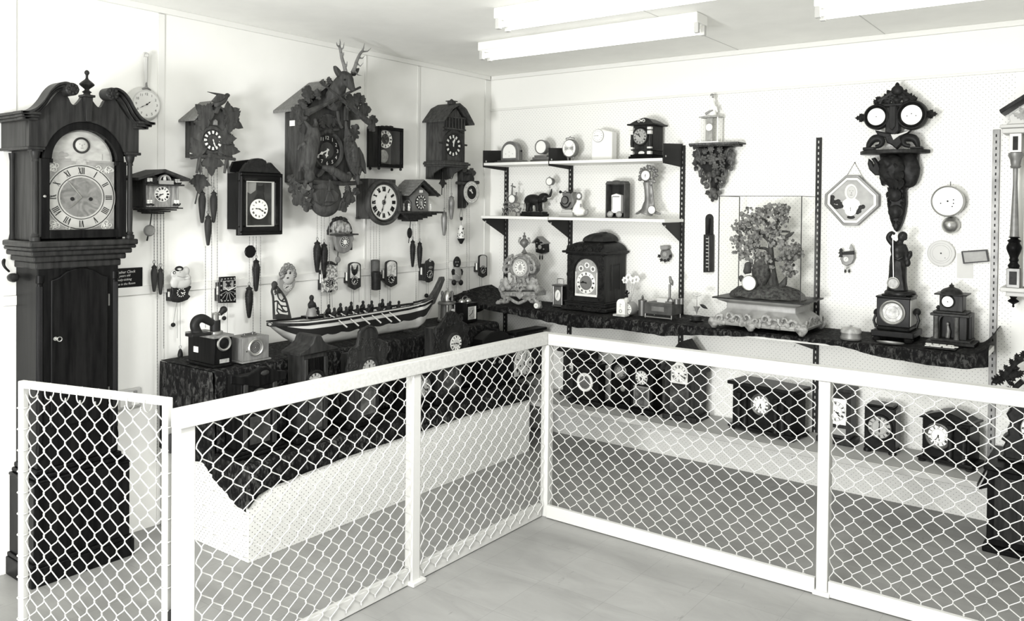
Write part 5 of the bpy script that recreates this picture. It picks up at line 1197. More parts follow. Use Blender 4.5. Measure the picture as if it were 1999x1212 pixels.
obj('disc', MB().cyl((c[0], -.0005, c[1]), rr*.73, 0, .003, 'y', 32), 'greyp', rg); m = MB(); [annulus(m, c, rr*k_-.0016, rr*k_+.0016, -.0045, -.0035, 32) for k_ in (.15, .3, .45, .6)]; obj('ring_line', m, 'ink', rg)
obj('key_hole', MB().cyl((w*.16, 0, H*.45), .003, 0, .001, 'y', 10), 'ink', r)
obj('top_latch', MB().box(w*.2, w*.72, .04, .055, H, H+.006).cyl((w*.3, .047, H+.006), .006, 0, .008, 'z', 10).cyl((w*.6, .047, H+.006), .006, 0, .010, 'z', 10).tube([(w*.25, .047, H+.01), (w*.7, .047, H+.012)], .003, 6), 'brassd', r)
# lantern + box clock at the right end
f = Fr('L', 872.5, 629, .22, z=TZ); r = f.root('lantern_clock', 'brass lantern-shaped clock with a bell dome on top, on the bench near the corner', 'clock')
w = f.p(886, 600, .22)[0]*.95; k_ = f.h(1)
obj('base', MB().lathe([(w*1.0, 0), (w, .012), (w*.9, .018)], (0, 0, 0), 'z', 28), 'brassd', r)
for i in range(4): a = PI/4+TAU*i/4; obj('pillar', MB().cyl((w*.82*math.cos(a), w*.82*math.sin(a), 0), .007, .018, k_*33, 'z', 10), 'brass', r)
obj('movement', MB().cyl((0, .02, 0), w*.45, .02, k_*32, 'z', 20), 'brassd', r); obj('dial', MB().ell((.02, -w*.55, k_*16), (w*.42, .006, w*.42), 20, 10), 'dial', r)
obj('roof', MB().lathe([(w*.98, k_*33), (w*1.0, k_*34.5), (w*.9, k_*38), (w*.5, k_*40)], (0, 0, 0), 'z', 28), 'brassd', r)
obj('bell', MB().lathe([(w*.52, k_*40), (w*.5, k_*47), (w*.42, k_*53), (w*.25, k_*58), (w*.08, k_*60), (w*.08, k_*63), (.002, k_*64)], (0, 0, 0), 'z', 24), 'brass', r); obj('bell_window', MB().ell((.0, -w*.5, k_*44), (w*.26, .008, k_*3), 14, 8), 'ink', r)
for a in (0, PI, PI/2, -PI/2): obj('finial', MB().lathe([(.008, k_*40), (.009, k_*44), (.006, k_*48), (.010, k_*53), (.008, k_*57), (.001, k_*58)], (w*.72*math.cos(a), w*.72*math.sin(a), 0), 'z', 10), 'brassd', r)
f = Fr('L', 911, 631, .385, z=TZ); r = f.root('box_alarm_clock', 'small dark box clock with square pale dial and two bells, right of the lantern', 'clock')
w = f.p(932, 610, .385)[0]; H = f.h(38)
obj('case', MB().box(0, w, 0, .10, 0, H), 'mahog', r, .003)
D = obj('dial_plate', MB().box(w*.12, w*.82, -.003, .001, H*.16, H*.82), 'dialg', r); m = MB()
for i in range(12): a = TAU*i/12; text(m, str(i or 12), (w*.46+w*.27*math.sin(a), -.0036, H*.49+H*.25*math.cos(a)), .014)
obj('numerals', m, 'ink', D, smooth=0); obj('dial_edge', MB().box(w*.70, w*.82, -.0045, -.0031, H*.16, H*.82), 'china', D)
for nm, a, L in (('hour_hand', .3, .02), ('minute_hand', 4.2, .03)): obj(nm, MB().tube([(w*.46, -.005, H*.49), (w*.46+L*math.sin(a), -.005, H*.49+L*math.cos(a))], .0016, 5), 'ink', D)
for x in (.2, .75): obj('bell', MB().lathe([(.022, .0), (.020, .010), (.010, .018), (.002, .020)], (w*x, .06, H+.004), 'z', 18), 'brass', r)
obj('carry_handle', MB().tube([(w*.3, .06, H), (w*.3, .06, H+.035), (w*.68, .06, H+.035), (w*.68, .06, H)], .003, 6), 'brassd', r)
# ---------------------------------------------------------------- model war canoe
CD = .33
f = Fr('L', 690, 672, CD, z=TZ); r = f.root('model_canoe', 'long model war canoe full of dark oarsmen, with lattice stern and tall prow', 'model boat')
NS = 60
def ip(tab, t):
    for (a, p), (b, q) in zip(tab, tab[1:]):
        if a <= t <= b: return p+(q-p)*(t-a)/(b-a)
    return tab[-1][1] if t > tab[-1][0] else tab[0][1]
gun = [(x, y) for x, y in ((527, 629), (560, 629), (600, 627.5), (650, 621.5), (700, 614), (750, 606), (800, 597.5), (830, 590), (851, 580))]
kee = [(x, y) for x, y in ((527, 631), (545, 645), (565, 658), (590, 670), (620, 679), (690, 683), (740, 677), (790, 664), (820, 648), (835, 630), (845, 604), (851, 584))]
DN = CD+.075
hull = {'white_strake': MB(), 'black_band': MB(), 'hull': MB(), 'inside': MB()}; st = []
for i in range(NS+1):
    x = 527+(851-527)*i/NS; t = i/NS; bmx = .082*min(1, math.sin(PI*min(1, t*1.05+.02))**.55 if 0 < t < .95 else .02)
    if t > .9: bmx = .082*max(.02, math.sin(PI*min(.99, t*1.0))**.6)
    d = CD+bmx; g = f.p(x, ip(gun, x), d); kz = f.p(x, ip(kee, x), CD+bmx*.4)[1]; u = f.p(x, ip(gun, x), d)[0]; gz = g[1]; kz = max(min(kz, gz-.004), .003)
    hgt = gz-kz; w1 = min(.042, hgt*.3); sc_ = .010*abs(math.sin(t*PI*11)); w2 = min(.080+sc_, hgt*.62) if t > .04 else hgt*.6
    def hb(z): q = max(0, (z-kz)/max(hgt, .001)); return bmx*min(1, q**.45)
    zs_ = [gz, gz-w1, gz-w2, gz-w2-(hgt-w2)*.35, gz-w2-(hgt-w2)*.7, kz]
    st.append([(u, hb(z), z) for z in zs_])
for i in range(NS):
    for s in (-1, 1):
        for k_ in range(5):
            a, b_, c, d_ = st[i][k_], st[i+1][k_], st[i+1][k_+1], st[i][k_+1]
            nm = 'white_strake' if k_ == 0 else 'black_band' if k_ == 1 else 'hull'
            hull[nm].add([(p[0], s*p[1], p[2]) for p in (a, b_, c, d_)], [(0, 1, 2, 3)])
    a, b_ = st[i][0], st[i+1][0]; dz = .022
    hull['inside'].add([(a[0], -a[1]*.97, a[2]-dz), (b_[0], -b_[1]*.97, b_[2]-dz), (b_[0], b_[1]*.97, b_[2]-dz), (a[0], a[1]*.97, a[2]-dz)], [(0, 1, 2, 3)])
    for s in (-1, 1): hull['inside'].add([(a[0], s*a[1]*.97, a[2]-dz), (b_[0], s*b_[1]*.97, b_[2]-dz), (b_[0], s*b_[1]*.97, b_[2]), (a[0], s*a[1]*.97, a[2])], [(0, 1, 2, 3)])
for nm, mt in (('white_strake', 'bone'), ('black_band', 'upr'), ('hull', 'canw'), ('inside', 'cuckood')):
    o = hull[nm]; me = obj(nm, o, mt, r)
    if nm == 'inside': me.name = 'inner_deck'
    bm = bmesh.new(); bm.from_mesh(me.data); bmesh.ops.remove_doubles(bm, verts=bm.verts, dist=1e-5); bmesh.ops.recalc_face_normals(bm, faces=bm.faces); bm.to_mesh(me.data); bm.free()
m = MB()
for s in (-1, 1): m.tube([(p[0][0], s*p[0][1]*.98, p[0][2]+.001) for p in st], .003, 6)
obj('gunwale', m, 'cuckood', r)
pr = [(822, 593), (838, 581), (848, 566), (856, 550), (860, 541), (865, 540), (866, 546), (860, 562), (852, 580), (847, 592), (838, 597)]
obj('prow', MB().prism(f.pl(pr, CD), -.014, .014, .004), 'cuckoo', r)
sx = lambda x, y: f.p3(520+x/8.655, 500+y/8.655, CD)
m = MB().tube([sx(130, 1065), sx(120, 800), sx(112, 680), sx(92, 600), sx(110, 540), sx(135, 470)], [.007, .006, .006, .006, .007, .010], 8).tube([sx(405, 1060), sx(365, 860), sx(330, 740), sx(300, 680), (sx(250, 600)), sx(190, 530), sx(140, 480)], [.007, .006, .006, .006, .006, .006, .008], 8)
for pts_ in ([(140, 650), (175, 620), (185, 560), (200, 690), (260, 760), (335, 770)], [(130, 770), (190, 760), (240, 830), (350, 850)], [(185, 880), (230, 900), (290, 940), (370, 930)], [(190, 760), (185, 880), (180, 920), (220, 980)], [(260, 760), (310, 700)], [(100, 570), (170, 540)], [(240, 830), (280, 900), (340, 950)]): m.tube([sx(*p_) for p_ in pts_], .004, 6)
m.prism(f.pl(cr([(130, 1068), (135, 1000), (230, 970), (330, 985), (395, 1000), (408, 1062)], 520, 500, 8.655), CD), -.010, .010)
m.ell(sx(137, 480), (.016, .014, .018)); obj('stern_lattice', m, 'cuckood', r, vox=.0022)
# crew: each a seated body leaning on an oar
def rower(px, py, side, hpx, nm='oarsman', mat='carved'):
    d = CD+.045*side; base = f.p3(px, py+hpx, d); h_ = f.h(hpx); m = MB()
    m.tube([(base[0]-h_*.05, base[1], base[2]+h_*.02), (base[0], base[1], base[2]+h_*.35), (base[0]+h_*.02, base[1], base[2]+h_*.62), (base[0]+h_*.02, base[1], base[2]+h_*.72)], [h_*.2, h_*.19, h_*.17, h_*.09], 10)
    m.ell((base[0]+h_*.03, base[1], base[2]+h_*.86), (h_*.125, h_*.125, h_*.155), 12, 9)
    for s in (-1, 1): m.tube([(base[0], base[1]+s*h_*.17, base[2]+h_*.6), (base[0]-h_*.16, base[1]+s*h_*.16-side*h_*.05, base[2]+h_*.42), (base[0]-h_*.34, base[1]-side*h_*.12, base[2]+h_*.42)], [h_*.07, h_*.06, h_*.05], 6)
    o = obj(nm, m, mat, r, vox=h_*.045)
    obj('oar', MB().tube([(base[0]-h_*.40, base[1]+side*h_*.1, base[2]+h_*.50), (base[0]-h_*.1, base[1]-side*h_*.6, base[2]+h_*.20), (base[0]+h_*.25, base[1]-side*h_*1.5, base[2]-h_*.42)], [.003, .003, .0045], 6), 'canw', o)
for x, y in ((641, 600.5), (664, 597.5), (685, 594.5), (708, 592), (725, 591.5), (746, 588), (761, 592), (778, 591)): rower(x, y-6, -.6, 25)
for x, y in ((652, 606), (675, 603.5), (697, 600), (719, 598), (740, 596), (757, 595)): rower(x, y-5, .8, 25)
b_ = f.p3(608, 621, CD+.01); h_ = f.h(43)
sk = MB().lathe([(h_*.24, 0), (h_*.22, h_*.2), (h_*.16, h_*.45), (h_*.10, h_*.5)], b_, 'z', 16); st_ = MB().tube([(b_[0], b_[1], b_[2]+h_*.42), (b_[0], b_[1], b_[2]+h_*.62), (b_[0], b_[1], b_[2]+h_*.76)], [h_*.14, h_*.16, h_*.07], 12).ell((b_[0], b_[1], b_[2]+h_*.88), (h_*.105, h_*.11, h_*.13), 14, 10)
for s in (-1, 1): st_.tube([(b_[0]+s*h_*.15, b_[1], b_[2]+h_*.66), (b_[0]+s*h_*.19, b_[1]-h_*.05, b_[2]+h_*.5), (b_[0]+h_*.12+s*h_*.06, b_[1]-h_*.12, b_[2]+h_*.34)], [h_*.05, h_*.045, h_*.035], 8)
hm = obj('chief_figure', st_, 'carved', r, vox=.004); obj('pale_skirt', sk, 'oak', hm); rower(620, 600, .3, 20, 'steersman')
obj('deck_box', MB().box(*(lambda p, q_: (p[0], q_[0], -.04, .04, p[2]-.002, p[2]+.012))(f.p3(597, 622, CD), f.p3(622, 620, CD))), 'ebony', r)
for x in (600, 790): p_ = f.p(x, 660, CD)[0]; obj('cradle', MB().box(p_-.012, p_+.012, -.05, .05, 0, .012 if x > 700 else .02), 'cuckood', r)
# ================================================================ on the bench: lower step (top at .428)
BZ = .431
def case_clock(name, label, o, d, xl, xr, ytop, yb, mat, D=.13, cat='clock', z=BZ):
    f = Fr('L', o, yb, d, z=z); r = f.root(name, label, cat)
    x0, x1 = f.p(xl, (ytop+yb)/2, d)[0], f.p(xr, (ytop+yb)/2, d)[0]; H = f.p((xl+xr)/2, ytop, d)[1]
    return f, r, x0, x1, H
d = .645
f, r, x0, x1, H = case_clock('crested_mantel_clock', 'dark mantel clock with wavy crest and oval boss, leftmost behind the rail', 507, d, 473, 543, 735, 893, 'walnut')
obj('case', MB().box(x0, x1, .006, .12, .03, H), 'mahog', r, .003); obj('base', MB().box(x0-.05, x1+.05, -.012, .125, 0, .014).box(x0-.035, x1+.035, -.004, .122, .014, .03), 'mahog', r, .004)
for x in (x0+.006, x1-.028): obj('pilaster', MB().box(x, x+.022, -.004, .008, .035, H-.01), 'walnut', r, .004)
obj('crest', MB().prism(f.pl(cr([(150, 262), (250, 280), (320, 272), (360, 245), (410, 212), (450, 188), (510, 180), (560, 200), (620, 222), (700, 222), (700, 300), (420, 380), (150, 350)], 420, 680, 5.05), d), -.005, .02, .004), 'mahog', r)
p_ = f.p3(516, 727, d); obj('boss', MB().ell((p_[0], -.006, p_[2]), (.022, .008, .012)), 'walnut', r)
c = f.p(508, 779, d); dial(r, (c[0], .005, c[1]), f.h(16.5), mottled('aged dial', .3, .46, 8, .4), 'roman', t=(9.2, 12)); bezel(r, (c[0], .005, c[1]), f.h(16.5), .012, 'brassd'); obj('glass_tablet', MB().box(x0+.04, x1-.04, .002, .005, .05, H*.5), mottled('dark glass tablet', .02, .05, 12, .25), r)
f, r, x0, x1, H = case_clock('pagoda_mantel_clock', 'dark mantel clock with a concave pagoda roof and glazed lower door, behind the rail', 616, d, 592.5, 639, 690, 872, 'walnut')
obj('case', MB().box(x0, x1, .004, .12, .03, H), 'walnut', r, .003); obj('base', MB().box(x0-.05, x1+.05, -.02, .13, 0, .03), 'mahog', r, .006)
obj('roof', MB().prism(f.pl([(580, 690), (596, 679), (606, 669), (610, 657), (616, 652.5), (622, 653), (628, 665), (637, 672), (655, 676), (655, 680), (581, 695)], d), -.02, .12, .004), 'walnut', r)
for x in (x0+.002, x1-.022): obj('pilaster', MB().box(x, x+.02, -.008, .005, .035, H-.02), 'walnut', r, .004)
m = MB(); [m.box(x, x+.004, -.002, .006, H*.62, H-.02) for x in [x0+.03+(x1-x0-.06)*i/8 for i in range(9)]]; obj('reeded_panel', m, 'mahog', r, smooth=0)
c = f.p(614, 746, d); dial(r, (c[0], -.001, c[1]), f.h(19), 'dialg', 'roman', t=(2.1, 50)); bezel(r, (c[0], .0, c[1]), f.h(19), .016, 'ebony', .014); obj('glass_tablet', MB().box(x0+.03, x1-.03, -.001, .003, .05, c[1]-f.h(28)), mottled('etched glass tablet', .03, .16, 16, .3, a=.5, c=.75), r)
f, r, x0, x1, H = case_clock('carved_kitchen_clock', 'dark clock with a rounded crest plaque and pressed leaf shoulders, before the canoe', 716, d, 696, 741, 690, 848, 'walnut')
obj('case', MB().box(x0, x1, .004, .12, .03, H), 'walnut', r, .003); obj('base', MB().box(x0-.06, x1+.06, -.02, .13, 0, .03), 'mahog', r, .006)
sh_ = [(676, 742), (675, 720), (680, 700), (677, 690), (684, 681), (695, 674), (698, 660), (699, 648), (705, 640), (716, 637), (727, 638), (733, 648), (734, 660), (741, 661), (749, 665), (756, 676), (755, 690), (752, 700), (754, 715), (750, 738)]
bp = obj('carved_front', MB().prism(f.pl(sh_, d), -.012, .004, .005), 'walnut', r)
a = f.p3(716, 655, d); obj('crest_rim', arch_band(MB(), a[0], a[2]-.004, (f.p(733, 655, d)[0]-a[0])*.86, (f.p(733, 655, d)[0]-a[0])*1.0, -.020, -.010, -.3, PI+.3, 26), 'walnut', bp)
m = MB()
for px, py in ((688, 692), (746, 682), (684, 715), (748, 705), (716, 676), (704, 672), (727, 668), (690, 735), (742, 725)):
    p_ = f.p3(px, py, d)
    for q_ in range(5): m.scroll((p_[0]+RN.uniform(-.02, .02), -.012, p_[2]+RN.uniform(-.02, .02)), RN.uniform(.014, .026), .0042, 1.2, RN.random()*6, RN.choice((-1, 1)))
obj('pressed_scroll', m, 'walnut', bp)
c = f.p(716, 718, d); dial(r, (c[0], -.013, c[1]), f.h(17.5), 'dialg', 'roman', t=(11.3, 44)); bezel(r, (c[0], -.012, c[1]), f.h(17.5), .016, 'walnut', .014); obj('glass_tablet', MB().box(x0+.03, x1-.03, -.003, .003, .05, c[1]-f.h(26)), 'stone', r)
f, r, x0, x1, H = case_clock('drum_mantel_clock', 'dark round-fronted clock whose pale dial shows right of the middle barrier post', 824, d, 800, 843, 728, 812, 'mahog')
obj('case', MB().prism([(x0, .02), (x1, .02), (x1, H*.6)]+arcpts((x0+x1)/2, H*.6, (x1-x0)/2, 0, PI, 16, H*.4)+[(x0, H*.6)], .002, .11, .004), 'mahog', r); obj('base', MB().box(x0-.02, x1, -.01, .115, 0, .02), 'mahog', r, .004)
c = f.p(824, 755, d); dial(r, (c[0], .0, c[1]), f.h(18), 'dialg', 'roman', t=(8, 22)); bezel(r, (c[0], .001, c[1]), f.h(18), .010, 'brassd')
f, r, x0, x1, H = case_clock('carved_parlour_clock', 'dark carved clock with an eight-sided dial frame and small glass door, before the brass lantern', 880, d, 858, 902, 640, 792, 'walnut')
obj('case', MB().box(x0, x1, .004, .12, .03, H), 'walnut', r, .003); obj('base', MB().box(x0-.04, x1+.05, -.02, .13, 0, .03), 'mahog', r, .006)
sh_ = [(846, 700), (846, 680), (851, 664), (846, 650), (848, 640), (856, 634), (862, 625), (868, 618), (872, 610), (880, 606), (888, 609), (893, 617), (900, 626), (907, 630), (912, 640), (912, 655), (906, 668), (912, 682), (911, 696)]
bp = obj('carved_front', MB().prism(f.pl(sh_, d), -.012, .004, .005), 'carved', r); m = MB()
for px, py in ((854, 648), (906, 642), (852, 672), (908, 664), (880, 614), (870, 624), (892, 622), (880, 630), (850, 690), (908, 684)):
    p_ = f.p3(px, py, d)
    for q_ in range(5): m.scroll((p_[0]+RN.uniform(-.025, .025), -.012, p_[2]+RN.uniform(-.02, .02)), RN.uniform(.014, .026), .0042, 1.2, RN.random()*6, RN.choice((-1, 1)))
obj('pressed_scroll', m, 'carved', bp)
c = f.p(883, 668.7, d); Rd = f.h(15.5); m = MB()
oct_ = lambda R: [(c[0]+R*math.cos(PI/8+i*PI/4), c[1]+R*math.sin(PI/8+i*PI/4)) for i in range(8)]
obj('dial_frame', MB().prism(oct_(Rd*1.45), -.026, -.0125, .008), 'walnut', r); dial(r, (c[0], -.0265, c[1]), Rd, 'dial', 'roman', t=(3, 45), centre=('lgrey', .5)); obj('glass_door', frame_poly(MB(), x0+.01, x1-.01, .05, H*.48, .018, -.010, .003, .003), 'walnut', r)
obj('gilt_tablet', MB().box(x0+.028, x1-.028, -.002, .003, .068, H*.48-.018), mottled('gilt decorated glass', .04, .30, 28, .3, a=.5, c=.7), r)
d = .60
f, r, x0, x1, H = case_clock('domed_black_clock', 'low black clock with a curved top and knob, right end of the draped bench', 972, d, 944, 999, 668, 762, 'ebony')
dp = f.pl([(943, 664), (950, 657), (960, 649), (968, 646), (971, 646), (971, 642), (977, 642), (977, 645), (985, 647), (993, 652), (999, 660)], d)
obj('case', MB().prism([(x0, .02), (x1, .02)]+list(reversed(dp)), .0, .08, .006), 'ebony', r); obj('base', MB().box(x0-.03, x1+.0, -.02, .085, 0, .02), 'ebony', r, .004)
m = MB()
for px, py in ((960, 690), (966, 698), (974, 690), (980, 684), (964, 708), (976, 706)): p_ = f.p3(px, py, d); m.ell((p_[0], -.002, p_[2]), (.016, .004, .010), 8, 6)
obj('gilt_ornament', m.jit(.004, 90), 'greyp', r)
f, r, x0, x1, H = case_clock('arched_dial_clock', 'dark flat-topped clock with a tall arched bright dial, on the bench beside the corner post', 1022, d, 1004, 1062, 650, 758, 'walnut')
obj('case', MB().box(x0, x1, .006, .08, .02, H), 'walnut', r, .003); obj('top_moulding', MB().box(x0+.002, x1+.02, -.01, .085, H, H+.02), 'mahog', r, .005); obj('base', MB().box(x0-.0, x1+.02, -.01, .085, 0, .02), 'mahog', r, .005)
a0_ = f.p(1005, 738, d); a1_ = f.p(1038, 736, d); zt = f.p(1022, 680, d)[1]; cx_ = (a0_[0]+a1_[0])/2; rw = (a1_[0]-a0_[0])/2; zb_ = (a0_[1]+a1_[1])/2
D = obj('arched_plate', MB().prism([(a0_[0], zb_), (a1_[0], zb_)]+arcpts(cx_, zt-rw, rw, 0, PI, 16), .001, .006), mottled('bright arched plate', .5, .8, 5, .3), r)
m = MB(); cz_ = zb_+rw*1.0
for i in range(12): roman(m, ROM[i], cx_+rw*.78*math.sin(TAU*i/12), cz_+rw*.78*math.cos(TAU*i/12), .0004, TAU*i/12, rw*.22, .14)
obj('numerals', m, 'ink', D, smooth=0)
for s in (-1, 1): obj('winding_hole', MB().cyl((cx_+s*rw*.36, .0008, cz_-rw*.1), rw*.07, 0, .001, 'y', 12), 'ink', D)
for nm, a, L in (('hour_hand', 2.2, .5), ('minute_hand', .6, .75)): obj(nm, MB().tube([(cx_, -.0015, cz_), (cx_+rw*L*math.sin(a), -.0015, cz_+rw*L*math.cos(a))], .002, 5), 'ink', D)
# ================================================================ RIGHT WALL: shelves and wall pieces
def W(o, d, z=None): return Fr('R', o[0], o[1], d, z=z)
def cir(f, px, py, rp, d): c = f.p(px, py, d); return c[0], c[1], f.h(rp, d)
# --- top shelf
d = .15; Q = lambda pts: cr(pts, 930, 220, 4.76)
f = W((994, 315), d, SH1+.001); r = f.root('arched_mantel_clock', 'small round-arched wooden mantel clock with plain white dial, leftmost on the top white shelf', 'clock')
pl_ = lambda pts: f.pl(Q(pts), d)
x0, x1 = f.p(977.5, 300)[0], f.p(1012, 300)[0]; H = f.h(43); xm = (x0+x1)/2; w = (x1-x0)/2
obj('case', MB().prism([(x0, .02), (x1, .02), (x1, H-w)]+arcpts(xm, H-w, w, 0, PI, 20), 0, .045, .003), 'zinc', r)
obj('base', MB().box(x0-.05, x1+.04, -.01, .075, 0, .012).box(x0-.03, x1+.025, -.004, .072, .012, .02), 'zinc', r, .003)
for s in (-1, 1): obj('side_knob', MB().lathe([(.004, 0), (.008, .006), (.004, .012)], (xm+s*w*1.02-(.006), .03, H*.55), 'x', 10), 'walnut', r)
D = obj('dial', MB().prism([(xm-w*.72, .035), (xm+w*.72, .035), (xm+w*.72, H-w)]+arcpts(xm, H-w, w*.72, 0, PI, 18), -.004, .002), 'dial', r)
for a, b in ((0, .5), (-.38, .42), (.38, .42), (0, .32)): obj('winding_hole', MB().cyl((xm+a*w, -.0042, H*b), .0028, 0, .0006, 'y', 8), 'greyp', D)
f = W((1056, 315), d, SH1+.001); r = f.root('round_mantel_clock', 'small clock with round blank dial on a stepped foot, on the top white shelf', 'clock')
cx, cz, R0 = cir(f, 1056.5, 287, 12.2, d)
for w, z0, z1 in ((.085, 0, .018), (.068, .018, .035), (.052, .035, .048)): obj('step', MB().box(cx-w, cx+w, -.01, .08, z0, z1), 'zinc', r, .004)
obj('drum', MB().cyl((cx, .04, cz), R0*1.1, 0, .04, 'y', 36), 'zinc', r); dial(r, (cx, 0, cz), R0, 'dial', 'none', hands=False, track=False); bezel(r, (cx, .001, cz), R0, .007, 'zinc')
f = W((1113, 312), .13, SH1+.001); r = f.root('butterfly_alarm_clock', 'oval alarm clock with hourglass-patterned dial and bow handle, on the top white shelf', 'clock')
cx, cz, R0 = cir(f, 1112, 289.5, 18.5, .13)
m = MB().lathe([(.8, -.035), (.95, -.03), (1., 0), (.93, .008), (.86, .006)], (0, 0, 0), 'y', 36)
b = obj('case', MB().add([(cx+v[0]*R0*.92, v[1], cz+v[2]*R0) for v in m.v], m.f), 'zinc', r)
m = MB().lathe([(.86, .0062), (.86, .0075)], (0, 0, 0), 'y', 36); D = obj('dial', MB().add([(cx+v[0]*R0*.92, v[1], cz+v[2]*R0) for v in m.v], m.f), 'dial', b)
m = MB()
for s in (-1, 1):
    m.prism([(cx, cz), (cx+s*R0*.55, cz+R0*.22), (cx+s*R0*.55, cz-R0*.25)], -.0088, -.0076)
    m.tube([(cx+R0*.6*math.cos(a), -.0082, cz-s*R0*.75+s*R0*.65*math.sin(a)) for a in [PI*i/10 for i in range(11)]], .0012, 4)
obj('butterfly', m, 'silver', D)
obj('bow_handle', MB().tube([(cx-.03, .005, cz+R0*.93), (cx-.032, .005, cz+R0*1.08), (cx-.008, .005, cz+R0*1.12), (cx, .005, cz+R0*1.26), (cx+.008, .005, cz+R0*1.12), (cx+.032, .005, cz+R0*1.08), (cx+.03, .005, cz+R0*.93)], .0035, 6), 'greyp', r)
for s in (-1, 1): obj('foot', MB().lathe([(.006, 0), (.004, .006), (.008, cz-R0*.9)], (cx+s*.022, .015, 0), 'z', 10), 'greyp', r)
f = W((1172, 312), .12, SH1+.001); r = f.root('white_shelf_clock', 'plain white box clock with round white dial, right of the oval alarm clock', 'clock')
x0, x1 = f.p(1154, 285)[0], f.p(1194, 285)[0]; H = f.h(62)
obj('case', MB().prism([(x0, 0), (x1, 0), (x1, H*.9), ((x0+x1)/2, H), (x0, H*.9)], 0, .06, .006), 'china', r)
cx, cz, R0 = cir(f, 1168, 265, 12, .12); dial(r, (cx, -.001, cz), R0, 'dial', 'tick', 'silver', (8.3, 45), 'greyp', rn=.74, nh=.16, track=False, hw=.03); bezel(r, (cx, 0, cz), R0, .003, 'silver', .005)
d = .19; f = W((1252, 308), d, SH1+.001); r = f.root('castle_mantel_clock', 'square wooden clock with domed roof and pale corner columns, on the top white shelf', 'clock', turn=-.03)
x0, x1 = f.p(1232, 280)[0], f.p(1272, 280)[0]; k_ = f.h(1); H = k_*66; xm = (x0+x1)/2
obj('case', MB().box(x0+.01, x1-.01, .004, .155, .03, H), 'walnut', r, .002); obj('base', MB().box(x0-.012, x1+.012, -.014, .162, 0, .018).box(x0-.004, x1+.004, -.006, .16, .018, .032), 'mahog', r, .003)
obj('lower_rail', MB().box(x0, x1, -.004, .158, k_*17, k_*19.5), 'walnut', r, .002); obj('cornice', MB().box(x0-.02, x1+.02, -.024, .165, H, H+k_*3.5), 'mahogl', r, .004)
m = MB(); rd = [(x0-.012, H+k_*3.5), (x0+.012, H+k_*9), (x0+.04, H+k_*13.5), (xm, H+k_*16), (x1-.04, H+k_*13.5), (x1-.012, H+k_*9), (x1+.012, H+k_*3.5)]
n_ = len(rd); vs = [(x, y+.07+(0.07-.07)*0, z) for y in (-.085, .09) for x, z in rd]; vs = [(xm+(x-xm)*(1 if True else 1), (-.016 if y < 0 else .155)+((z-H)/(k_*16))*(.05 if y < 0 else -.05), z) for x, y, z in vs]
m.add(vs, [tuple(range(n_)), tuple(range(n_, 2*n_))]+[(i, (i+1) % n_, n_+(i+1) % n_, n_+i) for i in range(n_)]); obj('domed_roof', m, 'mahogl', r)
obj('roof_ornament', MB().scroll((xm-.02, .004, H+k_*8.5), .012, .003, 1.2).scroll((xm+.012, .004, H+k_*8.5), .012, .003, 1.2, PI, -1).ell((xm-.004, .004, H+k_*9), (.008, .004, .006)), 'bone', r)
for x in (x0+.008, x1-.008):
    c = obj('corner_column', MB().lathe([(.013, k_*20), (.008, k_*22), (.011, k_*32), (.008, k_*46), (.012, k_*50)], (x, -.004, 0), 'z', 12), 'walnut', r)
    for z0, z1 in ((k_*9, k_*15), (k_*20, k_*23.5), (k_*48, k_*55), (k_*57, k_*62)): obj('pale_block', MB().box(x-.013, x+.013, -.018, .006, z0, z1), 'bone', c, .002)
obj('pale_plaque', MB().ell((xm, .002, k_*12), (.022, .004, .012)), 'bone', r)
cx, cz, R0 = cir(f, 1250.5, 266.5, 15, d); dial(r, (cx, -.004, cz), R0, 'dialg', 'roman', t=(10.2, 51), rn=.8, nh=.2, centre=('silver', .5)); bezel(r, (cx, .004, cz), R0, .010, 'walnut', .02)
obj('side_panel', MB().box(x1-.0105, x1-.008, .03, .13, k_*24, k_*55), 'mahogl', r)
# --- middle shelf
d = .13; q4 = lambda x, y: (970+x/10.52, 330+y/10.52)
f = W((999.5, 418), d, SH2+.001); r = f.root('gilt_lyre_timepiece', 'tiny openwork gilt clock with a cross-like stem, leftmost on the lower white shelf', 'clock')
A = lambda x, y, dd=0: f.p3(*q4(x, y), d+dd)
cx, cz, R0 = cir(f, *q4(310, 612), 7.4, d); dial(r, (cx, 0, cz), R0, 'dial', 'dot', 'greyp', (12, 0), rn=.75, nh=.14, track=False, hands=False); bezel(r, (cx, .002, cz), R0, .005, 'zinc', .008); obj('drum', MB().cyl((cx, .03, cz), R0, 0, .029, 'y', 24), 'zinc', r)
m = MB().tube([A(310, 530), A(315, 430), A(320, 290)], [.007, .006, .004], 6).tube([A(290, 340), A(375, 372)], [.004, .006], 6)
for s in (-1, 1):
    X = lambda x: 303+s*(x-303)
    for pts_ in ([(330, 700), (400, 690), (450, 700), (470, 740), (430, 770), (410, 750)], [(330, 800), (400, 780), (460, 830), (490, 800), (470, 880), (440, 900)], [(320, 880), (350, 830), (380, 870), (410, 905)], [(390, 560), (410, 600), (400, 650), (370, 690)], [(320, 750), (370, 740), (350, 790), (330, 800)], [(220, 500), (200, 480), (215, 540), (240, 560)]): m.tube([A(X(x), y) for x, y in pts_], .0042, 6)
m.tube([A(303, 690), A(303, 780), A(303, 840)], [.012, .008, .006], 6).tube([A(130, 850), A(200, 890), A(303, 840), A(400, 890), A(480, 850)], .004, 6); m.ell(A(303, 740), (.02, .008, .016))
obj('openwork_frame', m, 'zinc', r)
for x in (120, 480, 220, 400): p_ = A(x, 900); obj('foot', MB().lathe([(.007, 0), (.004, p_[2]+.002)], (p_[0], 0, 0), 'z', 8), 'zinc', r)
